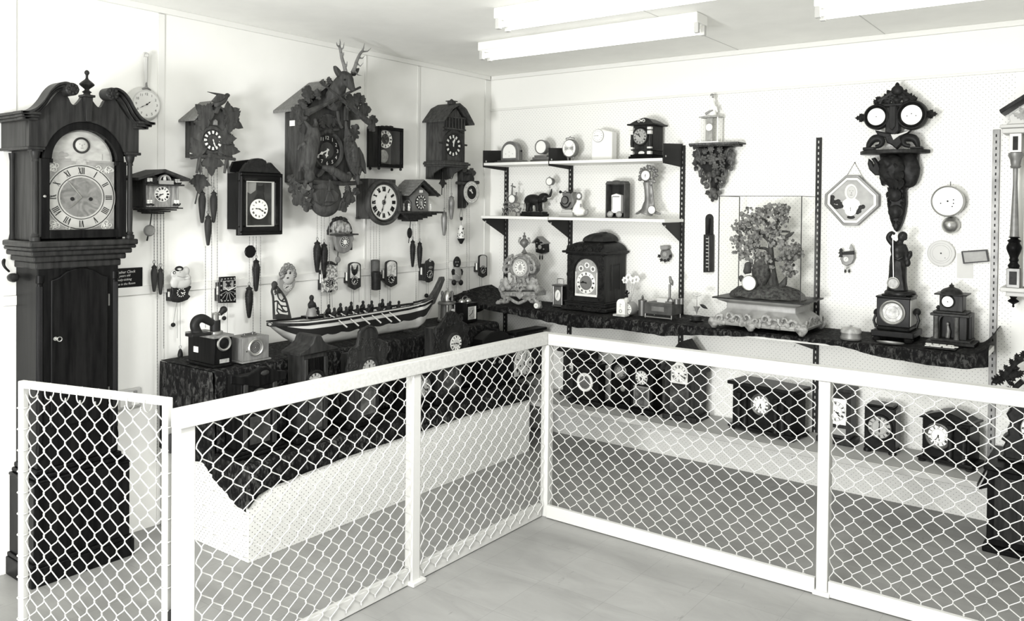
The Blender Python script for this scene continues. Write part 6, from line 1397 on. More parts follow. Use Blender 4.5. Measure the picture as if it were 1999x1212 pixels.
f = W((1043, 418), d, SH2+.001); r = f.root('elephant_clock', 'dark bronze elephant on a plinth lifting a round clock on its raised trunk', 'clock')
A = lambda x, y, dd=0: f.p3(*q4(x, y), d+dd)
p0, p1 = A(540, 900), A(990, 900); zt = A(760, 872)[2]
obj('plinth', MB().box(p0[0], p1[0], -.035, .045, 0, zt*.6).box(p0[0]+.006, p1[0]-.006, -.028, .038, zt*.6, zt), 'bronze', r, .002)
m = MB(); k_ = f.h(1/10.52)
m.tube([A(600, 690), A(660, 640), A(740, 630), A(820, 640), A(890, 640)], [.020, .034, .038, .036, .028], 12)
m.tube([A(890, 610), A(940, 570), A(1000, 565), A(1030, 580)], [.024, .026, .024, .018], 12); m.ell(A(960, 620), (.028, .03, .022))
m.tube([A(1020, 575), A(1070, 575, .0), A(1100, 520), A(1118, 460), A(1122, 405)], [.015, .011, .009, .007, .005], 8)
for (x, y, x2, dd) in ((640, 700, 625, .018), (690, 720, 700, -.012), (830, 700, 835, .018), (880, 690, 905, -.012)): m.tube([A(x, y, dd), A((x+x2)/2, 790, dd), A(x2, 868, dd)], [.020, .014, .014], 10)
m.tube([A(600, 660), A(570, 700), A(560, 780), A(548, 850)], [.006, .0035, .003, .004], 6); obj('elephant', m, 'bronze', r, vox=.003)
obj('ear', MB().prism([f.p(*q4(*p_), d) for p_ in ((890, 560), (950, 545), (985, 590), (970, 660), (930, 680), (900, 640))], f.y(d+.034), f.y(d+.026), .003), 'bronze', r)
for dd in (.012, -.012): obj('tusk', MB().tube([A(1040, 600, dd), A(1090, 590, dd), A(1130, 565, dd)], [.004, .003, .001], 6), 'bone', r)
cx, cz, R0 = cir(f, *q4(1080, 255), 6.6, d); dial(r, (cx, 0, cz), R0, 'dial', 'none', hands=False, track=False); b = bezel(r, (cx, .002, cz), R0, .006, 'zinc', .009); obj('drum', MB().cyl((cx, .03, cz), R0*1.05, 0, .028, 'y', 24), 'zinc', r)
obj('hanging_ring', MB().ring((cx, 0, cz+R0+.008), .004, .0014, 'y', 12, 5), 'zinc', r)
obj('swing_arm', MB().tube([(cx, .005, cz-R0), A(1080, 380), A(1085, 500), A(1078, 600), A(1075, 700)], .0022, 6).ell(A(1085, 375), (.007, .007, .006)), 'silver', r)
obj('pendulum_ring', MB().ring(A(1075, 718), .007, .0028, 'y', 16, 6), 'zinc', r)
f = W((1106, 418), d, SH2+.001); r = f.root('lyre_mantel_clock', 'small pewter lyre-shaped mantel clock, middle of the lower white shelf', 'clock')
A = lambda x, y, dd=0: f.p3(*q4(x, y), d+dd); P = lambda pts: [f.p(*q4(*p_), d) for p_ in pts]
obj('body', MB().prism(P([(1300, 465), (1330, 490), (1340, 560), (1300, 660), (1290, 740), (1330, 810), (1400, 830), (1480, 825), (1550, 780), (1570, 700), (1560, 600), (1535, 540), (1545, 490), (1570, 470), (1500, 470), (1440, 455), (1390, 470)]), .0, .045, .006), 'zinc', r)
obj('foot', MB().prism(P([(1340, 830), (1520, 830), (1550, 905), (1300, 905)]), .0, .05, .004), 'lgrey', r); p0 = A(1290, 915); p1 = A(1570, 915); obj('base', MB().box(p0[0], p1[0], -.012, .055, 0, A(1400, 890)[2]), 'lgrey', r, .002)
cx, cz, R0 = cir(f, *q4(1403, 640), 6.6, d); dial(r, (cx, -.003, cz), R0, 'zinc', 'dot', 'ink', (2, 20), rn=.75, nh=.14, track=False, hands=False); bezel(r, (cx, 0, cz), R0, .006, 'bronze', .010)
for k in range(3): obj('swag', MB().tube([A(1300+k*12, 690+k*18, .008), A(1350+k*8, 760+k*10, .012), A(1410, 790-k*4, .013), A(1470-k*6, 755+k*6, .012), A(1510-k*12, 680+k*15, .008)], .004, 6), 'bronze', r)
for x in (1305, 1405, 1515): obj('knob', MB().ell(A(x, 470, .005), .010, 10, 7), 'bronze' if x != 1405 else 'zinc', r)
f = W((1134, 418), d, SH2+.001); r = f.root('china_cat_clock', 'white china animal figure with a spotted ring dial and dark tail tip', 'clock')
A = lambda x, y, dd=0: f.p3(*q4(x, y), d+dd)
m = MB().tube([A(1640, 900), A(1660, 800), A(1690, 700), A(1690, 600)], [.034, .03, .022, .016], 12).tube([A(1660, 870), A(1740, 870), A(1800, 895)], [.034, .03, .016], 12).tube([A(1640, 905), A(1590, 912)], [.016, .01], 8)
b = obj('china_body', m, 'china', r, vox=.004); obj('tail_tip', MB().tube([A(1800, 930), A(1840, 910), A(1850, 860), A(1845, 830)], [.006, .010, .012, .006], 8), 'greyp', b); obj('dark_ear', MB().tube([A(1722, 715, .028), A(1722, 780, .03)], [.006, .006], 8), 'greyp', b)
cx, cz, R0 = cir(f, *q4(1690, 555), 8.3, d+.02); D = dial(r, (cx, -.02, cz), R0, 'china', 'none', hands=False, track=False); m = MB()
annulus(m, (cx, cz), R0*.55, R0*.98, -.0252, -.0242, 30); obj('spotted_ring', m, 'zinc', D); m = MB(); [m.lathe([(R0*.13, 0), (R0*.13, .0006)], (cx+R0*.77*math.cos(a), -.0253, cz+R0*.77*math.sin(a)), 'y', 10) for a in [TAU*i/7 for i in range(7)]]; obj('spot', m, 'greyp', D)
f = W((1202, 418), .15, SH2+.001); r = f.root('cased_travel_clock', 'small white clock standing in an open tall leather travelling case, on the lower white shelf', 'clock')
d = .15; P = lambda pts: f.pl(Q(pts), d); A = lambda x, y, dd=0: f.p3(*Q([(x, y)])[0], d+dd)
x0, x1 = A(1200, 800)[0], A(1380, 800)[0]; H = A(1290, 665)[2]
m = MB().box(x0, x1, .055, .062, 0, H).box(x0, x0+.008, .0, .054, 0, H).box(x1-.008, x1, -.0, .054, 0, H).box(x0+.0085, x1-.0085, 0, .054, 0, .006); m.prism([(x0-.004, H), (x1+.004, H), (x1-.01, H+.02), (x0+.01, H+.02)], -.002, .062)
obj('leather_case', m, 'shoe', r, .001); obj('carry_handle', MB().tube([A(1260, 645), A(1280, 635), A(1320, 635), A(1340, 645)], .004, 6), 'shoe', r); obj('velvet_lining', MB().box(x0+.009, x1-.009, .05, .0545, .01, H*.98), 'mahogl', r)
c0, c1 = A(1243, 830)[0], A(1332, 830)[0]; zc = A(1290, 765)[2]; cm = (c0+c1)/2
ck = obj('white_clock', MB().prism([(c0, .03), (c1, .03), (c1, zc), (cm, zc+.01), (c0, zc)], .012, .045, .003), 'china', r); obj('dial_edge', MB().box(c0+.006, c0+.009, .0105, .0125, .05, zc-.01), 'ink', ck); obj('top_bar', MB().box(c0+.01, c1-.01, .0105, .0125, zc-.012, zc-.008), 'ink', ck)
for x in (1240, 1322): p_ = A(x, 912); obj('round_foot', MB().ell((p_[0], .004, .022), (.022, .014, .021), 14, 10), 'silver', ck)
d = .14; f = W((1266, 418), d, SH2+.001); r = f.root('tree_trunk_clock', 'pale tree-trunk-shaped clock with leafy crown and second small dial at its roots', 'clock')
q8 = lambda x, y: (1220+x/5.775, 220+y/5.775); A = lambda x, y, dd=0: f.p3(*q8(x, y), d+dd)
m = MB().tube([A(240, 1145), A(255, 1080), A(262, 980), A(258, 860), A(255, 780)], [.045, .03, .023, .023, .03], 12).tube([A(120, 1145), A(200, 1100), A(235, 1020)], [.006, .013, .016], 8).tube([A(405, 1145), A(330, 1120), A(290, 1030)], [.006, .013, .016], 8).tube([A(325, 1090), A(318, 980), A(300, 820)], [.010, .007, .009], 8)
tr = obj('trunk', m, 'zinc', r, vox=.005); m = MB()
for i in range(46):
    a = RN.uniform(0, TAU); q_ = RN.uniform(.55, 1.05); x, y = 258+108*q_*math.cos(a), 705+95*q_*math.sin(a); m.ell(A(x, y, RN.uniform(-.012, .012)), (RN.uniform(.008, .016), .010, RN.uniform(.008, .014)), 8, 6)
obj('leafy_crown', m.jit(.004, 60), 'zinc', r)
cx, cz, R0 = cir(f, *q8(236, 708), 9.4, d+.02); dial(r, (cx, -.022, cz), R0, 'dial', 'dot', 'greyp', (12, 30), rn=.75, nh=.14, track=False, hl=(.3, .45)); bezel(r, (cx, -.02, cz), R0, .007, 'zinc')
cx, cz, R0 = cir(f, *q8(305, 1095), 7.4, d+.03); dial(r, (cx, -.032, cz), R0, 'dial', 'none', hands=False, track=False); bezel(r, (cx, -.03, cz), R0, .004, 'zinc', .007)
# --- little clocks and pieces on the pegboard
f = W((1053, 490), 0); r = f.root('house_cuckoo_clock', 'tiny house-shaped cuckoo clock on the pegboard between the gilt urn clock and the domed clock', 'clock')
q5 = lambda pts: cr(pts, 970, 440, 7.13); F = .05; P = lambda pts: f.pl(q5(pts), F); A = lambda x, y, dd=0: f.p3(*q5([(x, y)])[0], F+dd)
obj('body', MB().prism(P([(530, 225), (668, 235), (672, 370), (620, 395), (540, 372)]), -F, -.002, .001), 'carved', r)
for pts_ in ([(582, 152), (498, 238), (505, 248), (582, 172)], [(582, 152), (690, 248), (682, 258), (582, 172)]): obj('roof', MB().prism(P(pts_), -F-.016, -.002), 'greyp', r)
m = MB(); [m.ell(A(x, y, .002), (.007, .003, .006), 8, 5) for x, y in ((555, 245), (640, 255), (550, 320), (650, 330), (615, 260))]; obj('ornament', m, 'greyp', r)
c = A(598, 300, .001); D = dial(r, (c[0], -F-.001, c[2]), f.h(4.2), 'greyp', 'dot', 'bone', (6, 0), 'bone', track=False, rn=.7, nh=.3, thick=.002)
for x in (598, 632): p_ = A(x, 415, -.02); obj('weight', MB().lathe([(.003, -.03), (.005, -.02), (.004, -.004), (.001, 0)], p_, 'z', 8).tube([p_, A(x, 385, -.02)], .001, 4), 'carved', r)
f = W((1297, 512), 0); r = f.root('capped_wall_clock', 'tiny carved wall clock with a cap-like top, hung alone right of the domed clock', 'clock')
q6 = lambda pts: cr(pts, 930, 430, 4.543); F = .035; A = lambda x, y, dd=0: f.p3(*q6([(x, y)])[0], F+dd)
obj('shield', MB().prism(f.pl(q6([(1635, 265), (1700, 262), (1716, 300), (1708, 335), (1672, 370), (1635, 338), (1626, 300)]), F), -F, -.002, .004), 'zinc', r); obj('cap', MB().prism(f.pl(q6([(1632, 225), (1700, 222), (1708, 248), (1690, 262), (1640, 262), (1634, 250)]), F), -F-.010, -.002, .005), 'greyp', r)
for x, y, a in ((1630, 310, -2.2), (1712, 310, 2.2), (1645, 340, -2.7), (1698, 338, 2.7), (1672, 345, PI)): obj('leaf', MB().leaf(A(x, y, .002), .022, a, 'maple', .003), 'upr', r)
c = A(1670, 300, .002); dial(r, (c[0], -F-.001, c[2]), f.h(4.6), 'greyp', 'dot', 'bone', (2, 20), 'bone', track=False, rn=.72, nh=.22, thick=.002); obj('cord', MB().tube([A(1672, 368), A(1672, 385)], .0012, 4), 'chain', r)
f = W((1652, 530), 0); r = f.root('village_cuckoo_clock', 'tiny cuckoo clock with a fir tree and church spire, below the octagonal portrait clock', 'clock')
q9 = lambda pts: cr(pts, 1590, 420, 3.91); F = .035; A = lambda x, y, dd=0: f.p3(*q9([(x, y)])[0], F+dd); P = lambda pts, dd=0: f.pl(q9(pts), F+dd)
obj('body', MB().prism(P([(195, 330), (212, 290), (225, 278), (300, 282), (304, 330), (285, 368), (245, 388), (210, 372)]), -F, -.002, .003), 'zinc', r); obj('roof', MB().prism(P([(222, 278), (300, 272), (304, 300), (212, 302)], .01), -F-.012, -F+.0, .002), 'upr', r)
obj('fir_tree', MB().prism(P([(186, 320), (195, 295), (183, 292), (195, 270), (186, 268), (204, 250), (218, 270), (210, 272), (220, 295), (212, 298), (216, 320)]), -F-.006, -F+.006), 'upr', r); obj('spire', MB().prism(P([(262, 258), (277, 218), (298, 258)]), -F, -F+.012).prism(P([(270, 278), (270, 259), (294, 259), (294, 278)]), -F+.001, -F+.011), 'greyp', r)
c = A(241, 336); dial(r, (c[0], -F-.001, c[2]), f.h(4.8), 'bone', 'dot', 'ink', (7, 5), track=False, rn=.75, nh=.2, thick=.002)
for x in (234, 264): p_ = A(x, 412, -.01); obj('weight', MB().lathe([(.003, -.02), (.0055, -.012), (.003, -.001)], p_, 'z', 8), 'upr', r); obj('cord', MB().tube([A(x, 385, -.01), p_], .0008, 4), 'chain', r)
obj('pendulum', MB().tube([A(250, 385, -.005), A(247, 425, -.005)], .001, 4).ell(A(247, 405, -.005), (.005, .002, .006), 8, 6), 'greyp', r)
f = W((1382, 532), 0); r = f.root('wall_thermometer', 'narrow dark wooden wall thermometer with arched top, left of the glass tree case', 'thermometer')
qa = lambda pts: cr(pts, 1360, 360, 3.786); P = lambda pts, dd: f.pl(qa(pts), dd); A = lambda x, y, dd: f.p3(*qa([(x, y)])[0], dd)
obj('arched_back', MB().prism(P([(63, 400), (63, 250), (68, 232), (80, 221), (92, 218), (105, 221), (116, 233), (120, 250), (119, 400)], .012), -.012, -.002, .001), 'walnut', r)
bx_ = obj('scale_box', MB().prism(P([(48, 650), (50, 370), (118, 372), (116, 648)], .035), -.035, -.0125, .002), 'walnut', r)
m = MB()
for i in range(9): p_ = A(78, 400+i*26, .035); m.box(p_[0]-.008, p_[0]+.008, -.0358, -.0352, p_[2]-.003, p_[2]+.002)
obj('scale_mark', m, 'lgrey', bx_, smooth=0); p0, p1 = A(90, 640, .035), A(90, 385, .035); obj('glass_tube', MB().tube([(p0[0], -.037, p0[2]), (p1[0], -.037, p1[2])], .002, 6), 'silver', bx_)
m = MB().tube([A(85, 360, .014), A(92, 300, .014), (A(98, 250, .014))], [.01, .007, .003], 6); obj('painted_figure', m, 'ebony', r)
# carved wall bracket
f = W((1391, 392), 0); r = f.root('carved_wall_bracket', 'ornate carved wall bracket of roses and scrolls, holding the small glass clock', 'wall bracket')
qb = lambda x, y: (1340+x/5.05, 160+y/5.05); B = lambda x, y, dd: f.p3(*qb(x, y), dd); P = lambda pts, dd: [f.p(*qb(*p_), dd) for p_ in pts]
BD = .12; p0, p1 = B(22, 600, BD), B(510, 600, BD); zt = B(265, 596, BD)[2]; zb_ = B(265, 632, BD)[2]; ST = zt
m = MB().box(p0[0], p1[0], -BD, -.002, zt-.010, zt).box(p0[0]+.02, p1[0]-.02, -BD+.015, -.002, zb_, zt-.010)
s_ = obj('shelf', m, 'bronze', r, .003); m = MB()
for i in range(34): x = p0[0]+(p1[0]-p0[0])*(i+.5)/34; m.tube([(x, -BD-.001, zt-.001), (x, -BD-.001, zt-.009), (x+.0, -BD+.014, zb_+.002)], .004, 5)
obj('fluting', m, 'stone', s_)
obj('core', MB().prism(P([(110, 635), (420, 635), (430, 800), (360, 880), (300, 1000), (275, 1160), (240, 1160), (225, 1000), (160, 880), (95, 800)], .05), -.05, -.002, .012), 'bronze', r)
for s in (-1, 1):
    X = lambda x: 262+s*(x-262)
    for pts_ in ([(70+380*0, 655), (95, 650), (120, 680), (135, 740)], [(160, 850), (140, 900), (150, 930), (175, 920), (165, 895)], [(200, 960), (160, 950), (150, 990), (175, 1005), (200, 985)], [(130, 870), (135, 930), (160, 935)], [(225, 990), (235, 950), (200, 945), (150, 985)]):
        obj('scroll', MB().tube([B(X(x), y, .06) for x, y in pts_], [.010, .009, .008, .007, .005][:len(pts_)], 8), 'stone', r)
    for (a, b) in (((100, 740), (75, 700)), ((110, 790), (70, 800)), ((105, 830), (85, 860)), ((130, 720), (90, 760)), ((220, 1040), (185, 1020)), ((225, 1080), (195, 1095)), ((150, 700), (100, 690))):
        u_, v_ = Vector(B(X(a[0]), a[1], .058)), Vector(B(X(b[0]), b[1], .058)); e = v_-u_; obj('leaf', MB().leaf(u_, e.length*1.5, math.atan2(e.x, e.z), 'oak', .006, .2, -.3, 1.3), 'stone', r)
def rose(x, y, R, dd, mat='stone'):
    c = Vector(B(x, y, dd)); m = MB().ell(c, (R*.3, R*.35, R*.3), 10, 7)
    for n_, q_, y_ in ((5, .45, -.1), (7, .8, .05)):
        for i in range(n_): a = TAU*i/n_+q_; m.ell(c+Vector((R*q_*math.cos(a), R*y_, R*q_*math.sin(a))), (R*.36, R*.22, R*.36), 8, 6)
    obj('rose', m, mat, r)
for x, y, R in ((250, 755, .034), (160, 770, .026), (345, 745, .026), (240, 660, .020), (330, 665, .018), (180, 680, .018), (285, 835, .020)): rose(x, y, R, .072)
m = MB(); [m.ell(B(x, y, .066), .0085, 8, 6) for x, y in ((335, 830), (350, 815), (365, 830), (345, 850), (330, 860), (360, 855), (375, 800), (340, 800), (355, 875))]; obj('grapes', m, 'stone', r)
for x, y, rx, rz in ((225, 920, .016, .022), (270, 905, .018, .024), (310, 890, .014, .02), (262, 1080, .022, .026), (240, 1120, .014, .018), (280, 1120, .014, .018), (258, 1160, .010, .014)): obj('fruit', MB().ell(B(x, y, .060), (rx, .018, rz), 12, 8), 'stone', r)
f = W((1391, 277), .075, ST+f.z+.001); r = f.root('glass_column_clock', 'clear glass and white china clock topped by a figure, on the rose-carved bracket', 'clock')
B = lambda x, y, dd=0: f.p3(*qb(x, y), .075+dd); x0, x1 = B(145, 500)[0], B(330, 500)[0]; H = B(240, 352)[2]; xs = B(376, 500)[0]
for x in (x0+.006, x1-.006): 
    for y in (-.02, .04): obj('corner_pillar', MB().cyl((x, y, 0), .004, .008, H, 'z', 10), 'china', r)
obj('base', MB().box(x0-.004, x1+.004, -.028, .048, 0, .008), 'china', r, .002); obj('top', MB().prism([(x0-.004, H), (x1+.004, H), (x1+.004, H+.006), ((x0+x1)/2, H+.012), (x0-.004, H+.006)], -.028, .048, .001), 'silver', r)
obj('glass_panel', MB().box(x0+.004, x1-.004, -.024, -.0225, .008, H), 'glass', r, smooth=0); obj('glass_panel', MB().box(x1-.002, x1-.0005, -.0195, .0395, .008, H), 'glass', r, smooth=0)
b0 = B(228, 500)[0]; obj('movement_strip', MB().box(b0-.018, b0+.018, .0, .012, .008, H-.001), 'silver', r); cx, cz, R0 = cir(f, *qb(229, 447), 7, .075); dial(r, (cx, -.006, cz), R0, 'dial', 'none', hands=False, track=False); bezel(r, (cx, -.004, cz), R0, .003, 'silver', .004)
m = MB().tube([(B(250, 350)[0], .01, H+.010), (B(250, 320)[0], .01, H+.03), (B(255, 250)[0], .01, H+.065), (B(250, 200)[0], .01, H+.10)], [.026, .022, .017, .008], 12).ell((B(248, 175)[0], .01, H+.122), (.014, .014, .017)); m.tube([(B(255, 240)[0], .01, H+.075), (B(290, 270)[0], 0, H+.06), (B(305, 320)[0], 0, H+.03)], [.009, .007, .005], 8)
fg = obj('china_figure', m, 'china', r, vox=.004); p_ = B(247, 160); obj('hair', MB().ell((p_[0], .008, H+.133), (.012, .012, .010)).ell((p_[0]+.006, .004, H+.122), (.008, .008, .008)), 'greyp', fg); p_ = B(235, 300); obj('dark_bird', MB().tube([(p_[0]-.022, -.014, H+.022), (p_[0], -.016, H+.035), (p_[0]+.022, -.014, H+.042)], [.009, .006, .004], 8), 'greyp', fg)
# octagonal portrait
f = W((1664, 440), .03); r = f.root('octagonal_portrait_clock', 'octagonal framed portrait of a smiling hooded face with small white dial, on a chain', 'clock')
qc = lambda pts: cr(pts, 1590, 140, 3.787); oc = f.pl(qc([(235, 765), (325, 765), (480, 910), (480, 992), (320, 1137), (213, 1135), (76, 982), (80, 905)]), .03)
cx = sum(p[0] for p in oc)/8; cz = sum(p[1] for p in oc)/8; sc_ = lambda k: [(cx+(x-cx)*k, cz+(z-cz)*k) for x, z in oc]
def oct_ring(a, b, y0, y1):
    A_, B__ = sc_(a), sc_(b); vs = [(x, y, z) for P, y in ((A_, y0), (B__, y0), (B__, y1), (A_, y1)) for x, z in P]; return MB().add(vs, [(k*8+i, (k+1) % 4*8+i, (k+1) % 4*8+(i+1) % 8, k*8+(i+1) % 8) for k in range(4) for i in range(8)])
obj('frame', oct_ring(.90, 1., -.010, .028), 'zinc', r, .003, smooth=0); obj('mount', oct_ring(.80, .90, -.004, .02), 'bone', r, smooth=0)
pc = obj('picture', MB().prism(sc_(.80), .004, .02), mottled('grey portrait ground', .24, .42, 5, .5), r); C = lambda x, y, y0: (lambda p: (p[0], y0, p[1]))(f.p(*qc([(x, y)])[0], .03))
obj('bonnet', MB().ell(C(268, 890, .004), (.034, .003, .045), 20, 8), 'bone', pc); fc = obj('painted_face', MB().ell(C(272, 890, .0012), (.024, .003, .034), 20, 8), 'lgrey', pc)
m = MB().ell(C(262, 880, -.001), (.004, .001, .0022), 8, 5).ell(C(284, 880, -.001), (.004, .001, .0022), 8, 5).ell(C(272, 912, -.001), (.009, .001, .0025), 8, 5).ell(C(274, 896, -.0015), (.0025, .001, .005), 8, 5); obj('painted_features', m, 'greyp', fc)
m = MB()
for i in range(10): m.ell(C(130+RN.uniform(-10, 85), 960+RN.uniform(-35, 45)*(.5+i/12), .0035), (.014, .0015, .012), 8, 5)
for i in range(6): m.ell(C(340+RN.uniform(-25, 20), 1010+RN.uniform(-35, 35), .0035), (.012, .0015, .012), 8, 5)
m.ell(C(268, 1075, .0035), (.022, .0015, .010), 10, 5); obj('painted_leaves', m, 'upr', pc)
obj('white_collar', MB().ell(C(268, 985, .0034), (.05, .002, .04), 16, 6), 'bone', pc); p_ = C(268, 1025, 0); dial(r, (p_[0], .0005, p_[2]), f.h(11), 'dial', 'none', t=(12, 0), hcol='greyp', hl=(.5, .7), track=False)
t_ = C(288, 670, 0); obj('hanging_chain', chain(chain(MB(), (oc[0][0], .012, oc[0][1]), (t_[0], .024, t_[2]), .0013), (t_[0], .024, t_[2]), (oc[1][0]+.03, .012, oc[1][1]-.03), .0013).ell((t_[0], .026, t_[2]), .004, 8, 6), 'chain', r)
# bracket with the eagle, then the two-faced clock
f = W((1747, 452), 0); r = f.root('eagle_wall_bracket', 'black carved wall bracket with bird and tapering acanthus, under the two-dialled clock', 'wall bracket')
q7 = lambda x, y: (1660+x/4.039, 160+y/4.039); B = lambda x, y, dd: f.p3(*q7(x, y), dd); P = lambda pts, dd: [f.p(*q7(*p_), dd) for p_ in pts]
SD = .15; p0, p1 = B(66, 540, SD*.5), B(625, 540, SD*.5); zt = B(345, 529, SD)[2]; zb_ = B(345, 560, SD)[2]; ET = zt+f.z
pts = [(p0[0]+.03, -.002), (p0[0], -.05), (p0[0]+.03, -.11), (p0[0]+.1, -SD), (p1[0]-.1, -SD), (p1[0]-.03, -.11), (p1[0], -.05), (p1[0]-.03, -.002)]
vs = [(x, y, z) for z in (zb_, zt) for x, y in pts]; n_ = 8
obj('shelf', MB().add(vs, [tuple(range(n_)), tuple(range(n_, 2*n_))]+[(i, (i+1) % n_, n_+(i+1) % n_, n_+i) for i in range(n_)]), 'mahogl', r, .004)
m = MB().prism(P([(215, 562), (525, 562), (520, 640), (522, 700), (500, 805), (440, 830), (430, 850), (300, 850), (285, 815), (250, 800), (248, 825), (225, 795), (232, 735), (245, 735)], .07), -.07, -.002, .02)
m.ell(B(330, 690, .075), (.07, .04, .08)); m.ell(B(470, 700, .06), (.05, .03, .09)); m.tube([B(300, 640, .09), B(270, 615, .1), B(230, 640, .09)], [.035, .025, .012], 10); body = obj('carved_block', m.jit(.006, 40), 'carved', r, vox=.006)
obj('wing', MB().prism(P([(245, 735), (195, 735), (150, 690), (137, 645), (145, 605), (170, 625), (185, 660), (190, 640), (165, 605), (195, 595), (225, 640), (240, 680)], .08), -.09, -.065, .006), 'carved', r)
for k in range(9): a = B(330+(k % 3)*60-40, 640+(k//3)*60, .11); obj('feather', MB().leaf(a, .06, PI-.5+.4*(k % 3), 'plain', .006, .2, -.2, 1.2), 'carved', r)
tp = P([(285, 830), (430, 830), (435, 900), (437, 960), (425, 1040), (405, 1110), (375, 1170), (358, 1182), (340, 1165), (310, 1090), (298, 1030), (285, 960), (300, 900)], .05)
obj('acanthus_drop', MB().prism(tp, -.05, -.002, .012), 'carved', r)
for x, y in ((350, 890), (355, 1022)):
    c = B(x, y, .055); m = MB().lathe([(.036, 0), (.034, .012), (.02, .022), (.006, .024)], c, 'y', 20); obj('rosette', m, 'carved', r)
for i in range(7):
    for s in (-1, 1): a = B(358+s*(60-i*8), 865+i*38, .052); obj('leaf', MB().leaf(a, .034, PI-s*.25, 'fern', .006, .2, -.2, 1.1), 'carved', r)
f = W((1747, 289), .09, ET+.001); r = f.root('two_dial_clock', 'black carved clock with two round white dials like eyes and a pierced crest', 'clock')
B = lambda x, y, dd=.09: f.p3(*q7(x, y), dd); P = lambda pts, dd=.09: [f.p(*q7(*p_), dd) for p_ in pts]
for (x, y, rp, hl) in ((202, 273, 18, 1), (480, 258, 20.5, 3)):
    cx, cz, R0 = cir(f, *q7(x, y), rp*.93, .115); obj('dial_drum', MB().lathe([(R0*1.5, -.03), (R0*1.52, 0), (R0*1.42, .012), (R0*1.3, .014), (R0*1.2, .004), (R0*1.1, .012), (R0*.98, .006)], (cx, -.01, cz), 'y', 40), 'carved', r)
    D = dial(r, (cx, -.0155, cz), R0, 'dial', 'none', hands=False, track=False)
    for a, b in ((0, 0), (-.42, -.1), (.42, -.1))[:hl]: obj('dial_hole', MB().cyl((cx+a*R0, -.0197, cz+b*R0+(.12*R0 if hl == 3 and a == 0 else 0)), R0*.06, 0, .0006, 'y', 8), 'ink', D)
    s = -1 if x < 300 else 1
    for a_, L in ((0, .05), (.7, .035), (-.7, .035)): obj('side_leaf', MB().leaf((cx+s*R0*1.42, -.005, cz), L, s*(PI/2)+a_, 'fern', .006, .1, 0, 1.3), 'carved', r)
obj('centre_panel', MB().prism(P([(285, 200), (380, 190), (395, 380), (360, 420), (280, 400)]), -.02, .025, .006), 'carved', r); obj('face_strip', MB().prism(P([(318, 195), (368, 190), (366, 350), (340, 385), (318, 370)]), -.03, -.0205, .004), 'mahogl', r)
obj('lower_frame', MB().prism(P([(195, 380), (260, 395), (345, 412), (450, 395), (490, 370), (450, 410), (400, 440), (415, 480), (365, 530), (330, 500), (290, 480), (275, 440), (225, 430)]), -.012, .022, .006), 'carved', r)
obj('pale_tip', MB().prism(P([(325, 415), (382, 412), (470, 385), (450, 402), (390, 425), (345, 458)]), -.0165, -.0125), 'lgrey', r)
for s, xs in ((-1, [(140, 522), (150, 490), (185, 450), (230, 445), (250, 470), (235, 500), (200, 510)]), (1, [(535, 515), (525, 480), (500, 445), (440, 440), (415, 465), (430, 495), (470, 505)])): 
    m = MB().tube([B(*p_) for p_ in xs], [.010, .016, .020, .020, .016, .012, .010], 10); obj('scroll_foot', m, 'carved', r)
    e = B(150 if s < 0 else 525, 515); obj('foot_pad', MB().box(e[0]-.03, e[0]+.03, -.02, .02, 0, max(.012, e[2])), 'carved', r, .004)
m = MB().prism(P([(205, 185), (525, 165), (490, 120), (430, 75), (370, 40), (310, 80), (250, 120)]), -.0, .012); m.v = []; m.f = []
for pts_ in ([(205, 185), (360, 178), (525, 165)], [(220, 150), (290, 110), (340, 70), (370, 40)], [(515, 140), (450, 100), (400, 65), (370, 40)], [(230, 180), (260, 130), (330, 140), (350, 175)], [(500, 165), (470, 120), (400, 130), (370, 170)], [(300, 170), (320, 100), (360, 90)], [(430, 165), (420, 100), (380, 90)]): m.tube([B(*p_) for p_ in pts_], .010, 7)
for x, y in ((330, 120), (360, 140), (400, 115), (290, 150), (440, 140), (350, 100)): m.ell(B(x, y), (.018, .012, .018), 8, 6)
obj('pierced_crest', m, 'carved', r); obj('crest_boss', MB().ell(B(370, 65, .1), (.03, .014, .026), 14, 9), 'carved', r); obj('finial', MB().ell(B(370, 28), (.012, .010, .014)).ell(B(370, 15), (.008, .006, .008)), 'carved', r)
for b_, t_ in (((215, 180), (190, 145)), ((240, 140), (205, 125)), ((280, 115), (270, 95)), ((310, 95), (292, 68)), ((430, 85), (440, 60)), ((470, 110), (482, 90)), ((500, 140), (525, 125)), ((300, 170), (285, 130)), ((440, 160), (455, 120)), ((350, 80), (345, 50)), ((395, 75), (400, 45)), ((260, 170), (240, 150)), ((490, 155), (500, 110))):
    a, c = Vector(B(*b_)), Vector(B(*t_)); e = c-a; obj('leaf', MB().leaf(a, e.length*1.25, math.atan2(e.x, e.z), 'fern', .006, .2, -.1, 1.6), 'carved', r)
